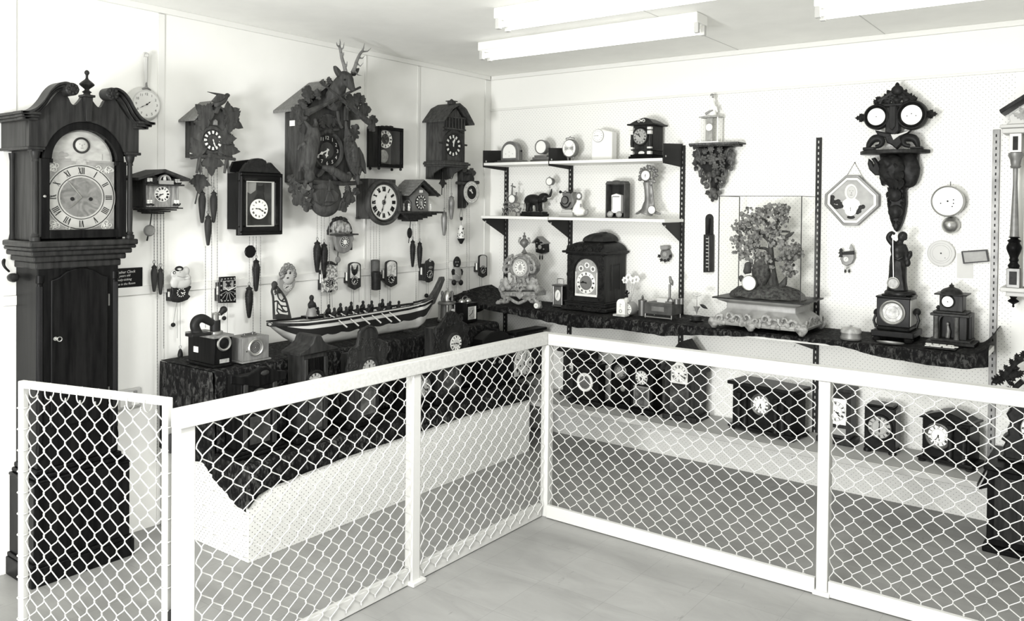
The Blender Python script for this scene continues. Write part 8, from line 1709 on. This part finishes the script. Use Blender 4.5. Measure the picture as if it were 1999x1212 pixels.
for pts_ in ([(550, 520), (520, 480), (470, 470), (400, 475)], [(548, 470), (560, 400), (610, 350), (690, 350)], [(545, 440), (520, 380), (530, 300), (480, 240), (500, 180)], [(550, 560), (620, 550), (700, 555)], [(540, 420), (470, 360), (400, 330), (320, 330)], [(545, 430), (590, 300), (600, 220), (640, 180)]): tk.tube([T(x, y, -.14+RN.uniform(-.04, .04) if i else -.14) for i, (x, y) in enumerate(pts_)], [.011-.002*i for i in range(len(pts_))], 7)
tb = obj('tree_trunk', tk, 'bark', r)
m = MB(); blobs = [(330, 310, 60), (400, 240, 60), (470, 230, 55), (540, 190, 50), (620, 240, 70), (640, 185, 40), (380, 350, 70), (470, 330, 70), (300, 420, 50), (340, 500, 60), (430, 530, 60), (500, 540, 50), (600, 420, 60), (680, 480, 70), (740, 500, 45), (660, 560, 60), (680, 630, 45), (560, 340, 50), (420, 420, 50), (520, 590, 40)]
for bx, by, br in blobs:
    for i in range(56):
        a, q_ = RN.uniform(0, TAU), RN.random()**.5; c = T(bx+br*q_*math.cos(a), by+br*q_*math.sin(a), -.14+RN.uniform(-.07, .07)); m2 = MB().leaf((0, 0, 0), RN.uniform(.014, .025), 0, 'plain', .0006, .2, 0, 2.0); m.join(m2, Matrix.Translation(c) @ Matrix.Rotation(RN.uniform(0, TAU), 4, 'Y') @ Matrix.Rotation(RN.uniform(-1, 1), 4, 'X'))
tag(obj('foliage', m, 'leafg', tb), kind='stuff')
obj('nest_mound', MB().ell(T(475, 640, -.1), (.05, .05, .085), 16, 10).jit(.01, 25), 'moss', r)
for pts_, rs in (([(455, 470), (462, 435), (460, 420)], [.008, .012, .007]), ([(665, 385), (690, 370), (722, 350)], [.010, .012, .003]), ([(570, 350), (580, 320), (590, 290)], [.010, .014, .006]), ([(380, 600), (375, 640), (350, 650)], [.02, .024, .012]), ([(330, 690), (345, 700), (320, 715)], [.014, .014, .006]), ([(625, 745), (645, 730), (665, 680)], [.014, .018, .005]), ([(315, 390), (325, 420), (310, 380)], [.008, .010, .004])): obj('stuffed_bird', MB().tube([T(x, y, -.1) for x, y in pts_], rs, 9).ell(T(pts_[0][0], pts_[0][1], -.1), rs[0]*1.1, 9, 7), 'bark', r, vox=.004)
cx, cz, R0 = cir(f, *q8(391, 727), 13.5, d-.04); dial(r, (cx, .035, cz), R0, 'dial', 'none', hands=False, track=False); bezel(r, (cx, .037, cz), R0, .005, 'brass'); obj('drum', MB().cyl((cx, .085, cz), R0, 0, .048, 'y', 24), 'brassd', r)
# tin, figure clock, dish, pillared clock, board
q9 = lambda x, y: (1590+x/3.91, 420+y/3.91)
f = W((1661, 665), .34, VZ); r = f.root('round_tin', 'low round tin with a small knob on its lid, right of the glass tree case', 'tin'); R0 = (f.p(1681, 655)[0]-f.p(1641, 655)[0])/2; k_ = f.h(1); obj('tin', MB().lathe([(R0, 0), (R0*1.05, k_*3), (R0*.95, k_*8), (R0*.95, k_*13)], (0, 0, 0), 'z', 32), 'zinc', r); obj('lid', MB().lathe([(R0, k_*13), (R0, k_*18), (R0*.85, k_*22), (R0*.3, k_*24), (.006, k_*25), (.008, k_*27), (.001, k_*28)], (0, 0, 0), 'z', 32), 'silver', r)
qf = lambda x, y: (1700+x/5.05, 440+y/5.05); d = .27; f = W((1744, 666), d, VZ); r = f.root('statue_mystery_clock', 'black marble clock carrying a draped bronze woman whose raised hand holds a pendulum', 'clock')
B = lambda x, y, dd=0: f.p3(*qf(x, y), d+dd); P = lambda pts, dd=0: [f.p(*qf(*p_), d+dd) for p_ in pts]; Z = lambda y: B(215, y)[2]
x0, x1 = B(8, 1080)[0], B(428, 1080)[0]; D_ = .17; obj('plinth', MB().box(x0, x1, -.02, D_+.02, .02, Z(1040)), 'slate', r, .004); obj('plinth_step', MB().box(x0+.02, x1-.02, -.008, D_+.008, Z(1040), Z(1000)), 'slate', r, .012)
for x in (x0+.025, x1-.025):
    for y in (.0, D_): obj('foot', MB().lathe([(.02, 0), (.022, .012), (.014, .02)], (x, y, 0), 'z', 12), 'slate', r)
a0, a1 = B(54, 850)[0], B(384, 850)[0]; obj('case', MB().box(a0, a1, .002, D_-.01, Z(1000), Z(720)), 'slate', r, .003); obj('case_top', MB().box(a0-.004, a1+.004, -.004, D_-.004, Z(720), Z(700)).box(a0+.02, a1-.02, .01, D_-.02, Z(700), Z(684)), 'slate', r, .006)
obj('pale_side', MB().box(a1+.0002, a1+.002, .01, D_-.02, Z(985), Z(735)), 'lgrey', r)
cx, cz, R0 = cir(f, *qf(214, 858), 19.5, d); dial(r, (cx, 0, cz), R0, mottled('chased silver dial', .25, .6, 45, .4, bmp=.3), 'none', hands=False); bezel(r, (cx, .001, cz), R0, .013, 'steel', .012)
for s, x in ((-1, 40), (1, 430)): p_ = B(x, 850, -.08); xx = a0-.012 if s < 0 else a1+.02; obj('side_mount', MB().ell((xx, .07, p_[2]), (.018, .03, .02), 12, 8).tube([(xx, .05, p_[2]), (xx+s*.012, .05, p_[2]-.04), (xx, .05, p_[2]-.075)], .007, 6), 'bronze', r)
pz = Z(650); obj('statue_base', MB().lathe([(.075, Z(684)), (.075, pz-.008), (.068, pz)], (B(255, 670)[0], .075, 0), 'z', 26), 'bronze', r)
S_ = lambda x, y, dd=-.075: f.p3(*qf(x, y), d+dd); m = MB(); Sx = lambda p_, o: (p_[0], p_[1]+o, p_[2])
m.tube([S_(262, 640), S_(262, 560), S_(265, 480), S_(268, 400), S_(270, 340)], [.052, .046, .043, .042, .035], 14); m.tube([S_(270, 340), S_(270, 290), S_(268, 235), S_(270, 190)], [.033, .033, .038, .030], 14); m.tube([S_(275, 185), S_(292, 160), S_(300, 130)], [.020, .015, .014], 10); m.ell(S_(305, 112), (.020, .022, .026), 14, 10)
m.tube([S_(235, 190), S_(200, 160), S_(175, 125), S_(180, 95), S_(205, 75), S_(232, 82, -.06)], [.018, .016, .014, .012, .011, .008], 9); m.tube([S_(310, 195), S_(340, 250), S_(352, 300), S_(365, 350)], [.019, .016, .012, .010], 9); m.tube([S_(222, 300), S_(210, 400), S_(205, 520)], [.016, .016, .008], 8); m.tube([S_(300, 640), S_(320, 560), S_(318, 450)], [.02, .018, .014], 8)
fg = obj('statue', m, 'bronze', r, vox=.004); obj('hair', MB().ell(S_(316, 98), (.022, .022, .02)).ell(S_(340, 120), (.010, .012, .014)), 'bronze', fg)
m = MB(); [m.tube([S_(235+i*14, 640, -.025), S_(240+i*11, 520, -.03), S_(248+i*7, 360, -.04)], [.006, .005, .003], 6) for i in range(7)]; m.tube([S_(232, 320, -.04), S_(270, 335, -.035), S_(310, 315, -.045)], .006, 6); obj('drapery_fold', m, 'bronze', fg); obj('lyre', MB().tube([S_(365, 330), S_(385, 290), S_(395, 250)], [.010, .014, .008], 8).tube([S_(350, 300), S_(375, 285), S_(402, 270)], .006, 6).ell(S_(362, 370), (.016, .012, .02)), 'bronze', fg, vox=.004)
t_ = S_(230, 88, -.05); bt = S_(222, 568, -.02); obj('pendulum_rod', MB().tube([(t_[0], bt[1], t_[2]), (bt[0], bt[1], bt[2]+.03)], .0024, 6), 'steel', r); obj('pendulum_ring', MB().ring(bt, .026, .005, 'y', 26, 8), 'steel', r); obj('pendulum_face', MB().lathe([(.022, -.003), (.022, .003)], bt, 'y', 22), 'silver', r)
f = W((1738, 674), .375, VZ); r = f.root('brass_dish', 'shallow oval metal dish at the front edge below the statue clock', 'dish'); w = (f.p(1766, 674)[0]-f.p(1711, 674)[0])/2; m = MB().lathe([(.5, .001), (.9, .003), (1., .010), (.96, .012), (.85, .006), (.4, .005)], (0, 0, 0), 'z', 32); obj('bowl', MB().add([(v[0]*w, v[1]*w*.32, v[2]) for v in m.v], m.f), 'brassd', r)
d = .20; f = W((1856, 668), d, VZ); r = f.root('pillared_temple_clock', 'dark temple-like clock with a domed top, pillared niche and small white dial', 'clock')
B = lambda x, y, dd=0: f.p3(*q9(x, y), d+dd); Z = lambda y: B(1020, y)[2]; x0, x1 = B(890, 880)[0], B(1195, 880)[0]; a0, a1 = B(950, 680)[0], B(1130, 680)[0]; m0, m1 = B(905, 740)[0], B(1165, 740)[0]; n0, n1 = B(955, 880)[0], B(1062, 880)[0]; D_ = .13
obj('steps', MB().box(x0-.02, x1+.02, -.03, D_, 0, .014).box(x0, x1, -.015, D_, .014, .026), 'walnut', r, .002); obj('back_case', MB().box(x0+.01, x1-.004, .045, D_, .026, Z(770)), 'walnut', r, .002)
obj('niche_jamb', MB().box(x0+.008, n0, .004, .045, .026, Z(770)), 'walnut', r, .002); obj('side_wing', MB().box(n1, x1-.02, .004, .045, .026, Z(770)), 'walnut', r, .002)
for x in (n0-.014, n1+.014): obj('pillar', MB().lathe([(.013, .026), (.010, .04), (.011, .06), (.009, Z(790)), (.013, Z(772))], (x, -.008, 0), 'z', 14), 'stone', r)
obj('entablature', MB().box(m0-.01, m1+.015, -.022, D_, Z(770), Z(750)).box(m0, m1, -.010, D_-.01, Z(750), Z(735)), 'walnut', r, .003); obj('upper_case', MB().box(a0, a1, .01, D_-.02, Z(735), Z(612)), 'walnut', r, .003); obj('upper_cornice', MB().box(a0-.022, a1+.02, -.01, D_-.01, Z(612), Z(600)), 'walnut', r, .003)
xm = (a0+a1)/2-.005; obj('dome', MB().lathe([(.052, Z(600)), (.048, Z(585)), (.036, Z(568)), (.016, Z(556)), (.010, Z(548)), (.012, Z(540)), (.004, Z(532)), (.002, Z(520))], (xm, .05, 0), 'z', 20), 'walnut', r); cx, cz, R0 = cir(f, *q9(1014, 660), 10.5, d); dial(r, (cx, .009, cz), R0, 'dial', 'tick', 'zinc', (6, 20), rn=.78, nh=.2, track=False, hl=(.2, .3)); bezel(r, (cx, .009, cz), R0, .007, 'walnut'); obj('arch', arch_band(MB(), (n0+n1)/2, Z(815), (n1-n0)/2, (n1-n0)/2+.012, -.002, .0035), 'walnut', r)
obj('corner_urn', MB().lathe([(.010, Z(735)), (.006, Z(725)), (.012, Z(712)), (.003, Z(695))], (m0+.02, .02, 0), 'z', 12), 'walnut', r); p_ = (n0+n1)/2; obj('niche_figure', MB().tube([(p_, .03, .026), (p_+.004, .03, Z(890)), (p_, .03, Z(845))], [.012, .010, .006], 8).ell((p_, .03, Z(835)), .009, 10, 8), 'zinc', r, vox=.003)
f = W((1834, 686), .37, VZ); r = f.root('display_tray', 'flat dark tray of small pale pieces laid at the front edge before the temple clock', 'tray'); w = (f.p(1866, 675)[0]-f.p(1803, 675)[0])/2; obj('tray', MB().box(-w, w, -.005, .10, 0, .006), 'mahogl', r, .002)
for i in range(14): x, y = -w*.85+(i % 5)*w*.42+RN.uniform(-.01, .01), .008+(i//5)*.03; obj('pale_piece', MB().box(x-.014, x+.014, y, y+.018, .0065, .011), 'bone', r, .002)
# ================================================================ bottom white shelf (top at .302)
LZ = .3035
def stand(name, label, o, d, xl, xr, yt, turn=0., cat='clock'):
    f = W(o, d, LZ); r = f.root(name, label, cat, turn=turn); x0, x1 = f.p(xl, (yt+o[1])/2)[0], f.p(xr, (yt+o[1])/2)[0]
    return f, r, x0, x1, f.p(o[0], yt)[1]
def put(f, r, px, py, rp, d, y=0., mat='dial', num='roman', t=(10, 10), rim=('brassd', .010, .012), **k):
    cx, cz, R0 = cir(f, px, py, rp, d); dial(r, (cx, y, cz), R0, mat, num, t=t, **k)
    if rim: bezel(r, (cx, y+.001, cz), R0, rim[1], rim[0], rim[2])
    return cx, cz, R0
d = .14; f, r, x0, x1, H = stand('corniced_shelf_clock', 'brown wooden clock with flat overhanging cornice, leftmost and rearmost on the bottom shelf', (1128, 776), d, 1099, 1150, 689)
obj('case', MB().box(x0, x1, 0, .11, .03, H), 'walnut', r, .002); obj('base', MB().box(x0-.02, x1+.02, -.012, .115, 0, .03), 'walnut', r, .003); obj('cornice', MB().box(x0-.035, x1+.03, -.03, .12, H, H+.025), 'walnut', r, .008); put(f, r, 1123, 716, 14, d, rim=('walnut', .014, .014), t=(7, 8))
d = .27; f, r, x0, x1, H = stand('black_slate_clock', 'black clock with broad white-ringed dial, in front at the left of the bottom shelf', (1142, 794), d, 1118, 1168, 712)
obj('case', MB().box(x0, x1, 0, .085, .03, H), 'slate', r, .003); obj('base', MB().box(x0-.025, x1+.025, -.02, .09, 0, .03), 'slate', r, .004); obj('top', MB().box(x0-.02, x1+.02, -.02, .09, H, H+.016).box(x0+.02, x1-.02, 0, .08, H+.016, H+.03), 'slate', r, .005); put(f, r, 1142, 746, 13.5, d, mat='zinc', num='none', hands=False, rim=('china', .016, .012)); obj('carved_panel', MB().box(x0+.02, x1-.02, -.004, 0, H*.82, H*.95), 'carved', r, .002)
d = .21; f, r, x0, x1, H = stand('round_top_clock', 'dark round-topped clock with a glazed pendulum door, left of the pointed clock', (1212, 794), d, 1192, 1233, 698)
w = (x1-x0)/2; xm = (x0+x1)/2; x1 -= .012; obj('case', MB().prism([(x0, .03), (x1, .03), (x1, H-w*.9)]+arcpts(xm, H-w*.9, w, 0, PI, 18, w*.9), 0, .11, .004), 'mahog', r); obj('base', MB().box(x0-.02, x1, -.015, .12, 0, .03), 'mahog', r, .004); put(f, r, 1211.5, 725, 10.5, d, mat='dialg', rim=('brassd', .014, .01), t=(8, 5)); p_ = f.p(1216, 759); obj('pendulum_bob', MB().lathe([(.018, 0), (.014, .004), (.003, .005)], (p_[0], -.002, p_[1]), 'y', 18), 'brass', r)
def steeple(name, label, o, d, xl, xr, yap, yeave, ydial, rp, glass, mat, turn=0., penta=False, D=.11):
    f, r, x0, x1, H = stand(name, label, o, d, xl, xr, yeave, turn); ap = f.p((xl+xr)/2, yap)[1]; xm = (x0+x1)/2
    obj('case', MB().prism([(x0, .03), (x1, .03), (x1, H), (xm, ap-.02), (x0, H)], 0, D, .003), mat, r); obj('base', MB().box(x0-.005, x1+.02, -.02, D+.01, 0, .03), mat, r, .004)
    for s, e in ((-1, x0), (1, x1)): obj('gable_moulding', MB().prism([(xm, ap), (e+s*.025, H+.005), (e+s*.025, H-.02), (xm, ap-.035)], -.018, D, .003), mat, r)
    cz = f.p((xl+xr)/2, ydial)[1]; R0 = f.h(rp)
    if penta: obj('pentagon_face', MB().prism([(xm-R0*1.05, cz-R0*1.15), (xm+R0*1.05, cz-R0*1.15), (xm+R0*1.05, cz+R0*.5), (xm, cz+R0*1.75), (xm-R0*1.05, cz+R0*.5)], -.004, .0), mottled('aged white face', .55, .72, 8, .5), r)
    dial(r, (xm, -.004, cz), R0, mottled('aged white dial', .55, .72, 8, .5), 'roman', t=(6, 20), centre=('brassd', .3) if not penta else None, thick=.003); w = (x1-x0)*.36; z1 = cz-R0*1.25
    fr = obj('door_frame', frame_poly(MB(), xm-w, xm+w, .045, z1, .008, -.006, 0), 'zinc' if glass else mat, r); obj('glass_tablet', MB().box(xm-w+.009, xm+w-.009, -.003, -.0005, .054, z1-.009), mottled('painted tablet', .03, .2 if glass else .09, 14, .3, a=.45, c=.7), fr)
    return f, r, x0, x1, H, ap
steeple('steeple_clock', 'narrow pointed steeple clock with a gilt-edged picture tablet, between round-topped and taller pointed clocks', (1253, 808), .26, 1232, 1274, 689, 728, 737, 13.5, True, 'mahog', D=.12)
f, r, x0, x1, H, ap = steeple('steeple_clock', 'larger pointed gable clock with a pentagonal white face, on the bottom shelf', (1330, 819), .25, 1297, 1356, 667, 722, 729, 17, False, 'walnut', penta=True, D=.16)
def slab(name, label, o, d, xl, xr, yt, dpx, rp, turn, D, cols, hump=0.):
    f, r, x0, x1, H = stand(name, label, o, d, xl, xr, yt, turn)
    if hump: obj('case', MB().prism([(x0, .03), (x1, .03), (x1, H*.86)]+[(x1-(x1-x0)*i/12, H*(.86+hump*math.sin(PI*i/12))) for i in range(13)][1:-1]+[(x0, H*.86)], 0, D, .004), 'slate', r); obj('top_moulding', MB().box(x0-.015, x1+.015, -.012, D+.01, H*.83, H*.87), 'slate', r, .004)
    else: obj('case', MB().box(x0, x1, 0, D, .03, H-.02), 'slate', r, .003); obj('top_slab', MB().box(x0-.025, x1+.025, -.022, D+.015, H-.02, H), 'slate', r, .006)
    obj('base', MB().box(x0-.02, x1+.02, -.018, D+.01, .014, .03), 'slate', r, .004)
    for x in (x0, x1):
        for y in (0, D-.01): obj('foot', MB().lathe([(.016, 0), (.018, .008), (.01, .014)], (x, y, 0), 'z', 10), 'bronze', r)
    for t_ in cols: x = x0+(x1-x0)*t_; obj('column', MB().lathe([(.016, .032), (.012, .045), (.012, H*.72), (.016, H*.78)], (x, -.01, 0), 'z', 14), 'bronze', r)
    put(f, r, dpx[0], dpx[1], rp, d, -.004, t=(5, 35), rim=('brassd', .012, .014)); return f, r
slab('long_black_mantel_clock', 'long low black mantel clock with small columns and white dial, middle of the bottom shelf', (1487, 846), .25, 1425, 1549, 752, (1486, 789.4), 17.5, -.16, .16, (.13, .24, .76, .87))
d = .17; f, r, x0, x1, H = stand('square_dial_clock', 'wooden clock with a square white face over a blank tablet, right of a barrier post', (1635, 870), d, 1602, 1660, 764); xm = (x0+x1)/2
obj('case', MB().box(x0, x1, 0, .11, .03, H), 'walnut', r, .003); obj('base', MB().box(x0-.02, x1+.02, -.015, .12, 0, .03), 'walnut', r, .004); obj('cornice', MB().box(x0-.012, x1+.012, -.014, .115, H, H+.018), 'walnut', r, .004); a = f.p(1637, 778)[1]; b = f.p(1637, 828)[1]; w = (x1-x0)/2-.022
D = obj('square_face', MB().box(xm-w, xm+w, -.004, 0, b, a), 'paper', r); dial(D, (xm, -.004, (a+b)/2), min(w, (a-b)/2)*.98, 'paper', 'roman', t=(3.4, 22), thick=.002); obj('blank_tablet', MB().box(xm-w, xm+w, -.003, 0, .05, b-.02), 'greyp', r)
d = .2; f, r, x0, x1, H = stand('square_black_clock', 'squarish black clock on little feet with large pale roman dial, on the bottom shelf', (1718, 884), d, 1687, 1748, 796)
obj('case', MB().box(x0, x1, 0, .12, .02, H), 'slate', r, .004); obj('top', MB().box(x0+.01, x1-.01, .0, .11, H, H+.012), 'slate', r, .006)
for x in (x0+.015, x1-.015):
    for y in (.01, .1): obj('foot', MB().lathe([(.02, 0), (.02, .01), (.012, .02)], (x, y, 0), 'z', 12), 'slate', r)
put(f, r, 1717, 834, 22, d, mat='dialg', rim=('slate', .01, .012), t=(6, 0))
slab('tambour_black_clock', 'black clock with a gently curved top turned leftward, right end of the bottom shelf', (1850, 908), .22, 1797, 1895, 806, (1832, 851), 21, -.2, .13, (.62, .9), .14)
# cabinet and carved clock at the right edge
xc = 3.60; r = empty('low_cabinet', (xc, -.22, 0), 0, 'dark low wooden cabinet on the floor at the right edge, under a black carved clock', 'cabinet')
obj('carcass', MB().box(-.315, .3, -.17, .2, .03, .37), 'mahog', r, .004); obj('top', MB().box(-.33, .31, -.185, .2, .371, .392), 'mahog', r, .005); obj('plinth', MB().box(-.33, .31, -.19, .2, 0, .03), 'mahog', r, .006)
for x in (-.155, .14): dr = obj('door', MB().box(x-.13, x+.13, -.178, -.1705, .06, .345), 'walnut', r, .004); obj('knob', MB().ell((x+(.1 if x < 0 else -.1), -.186, .21), .010, 12, 8), 'bronze', dr)
d = .24; f = W((1985, 900), d, .3935); r = f.root('black_carved_clock', 'black openwork carved clock with leafy crest on the low cabinet, cut by the right edge', 'clock')
qz = lambda x, y: (1860+x/2.525, 640+y/2.525); B = lambda x, y, dd=0: f.p3(*qz(x, y), d+dd); P = lambda pts: [f.p(*qz(*p_), d) for p_ in pts]
ed = [(235, 640), (255, 620), (250, 580), (262, 560), (240, 545), (255, 535), (275, 520), (270, 490), (285, 480), (280, 450), (265, 420), (285, 400), (275, 380), (262, 360), (290, 340)]; E1 = P(ed); xr = max(p[0] for p in E1)+.11
obj('carved_case', MB().prism(E1+[(xr*2-x, z) for x, z in reversed(E1)], -.02, .10, .008), 'carved', r); w0 = E1[0][0]; obj('base', MB().box(w0-.01, xr*2-w0+.01, -.035, .12, 0, max(.012, E1[0][1])), 'carved', r, .004)
m = MB()
for s in (0, 1):
    F_ = lambda p_: p_ if not s else (2*xr-p_[0], p_[1], p_[2])
    for pts_ in ([(205, 262), (260, 240), (330, 230)], [(250, 240), (290, 200), (310, 170), (345, 150)], [(290, 340), (310, 290), (345, 260)], [(260, 255), (290, 230), (320, 215)]): m.tube([F_(B(*p_, .03)) for p_ in pts_], .013, 7)
obj('crest_branch', m, 'carved', r)
for b_, t_ in (((250, 245), (205, 265)), ((255, 240), (235, 215)), ((275, 215), (258, 190)), ((300, 185), (285, 160)), ((320, 165), (315, 135)), ((340, 150), (352, 120)), ((270, 235), (300, 255)), ((290, 205), (320, 200)), ((310, 240), (340, 220)), ((290, 300), (262, 310)), ((300, 280), (275, 270))):
    for s in (0, 1):
        a, c = Vector(B(*b_, .035)), Vector(B(*t_, .035)); e = c-a
        if s: a.x = 2*xr-a.x; e.x = -e.x
        obj('leaf', MB().leaf(a, e.length*1.4, math.atan2(e.x, e.z), 'fern', .007, .2, -.2, 1.5), 'carved', r)
cz = B(300, 480)[2]; dial(r, (xr, -.021, cz), .07, 'dial', 'roman', t=(9, 10)); bezel(r, (xr, -.02, cz), .07, .012, 'bronze')
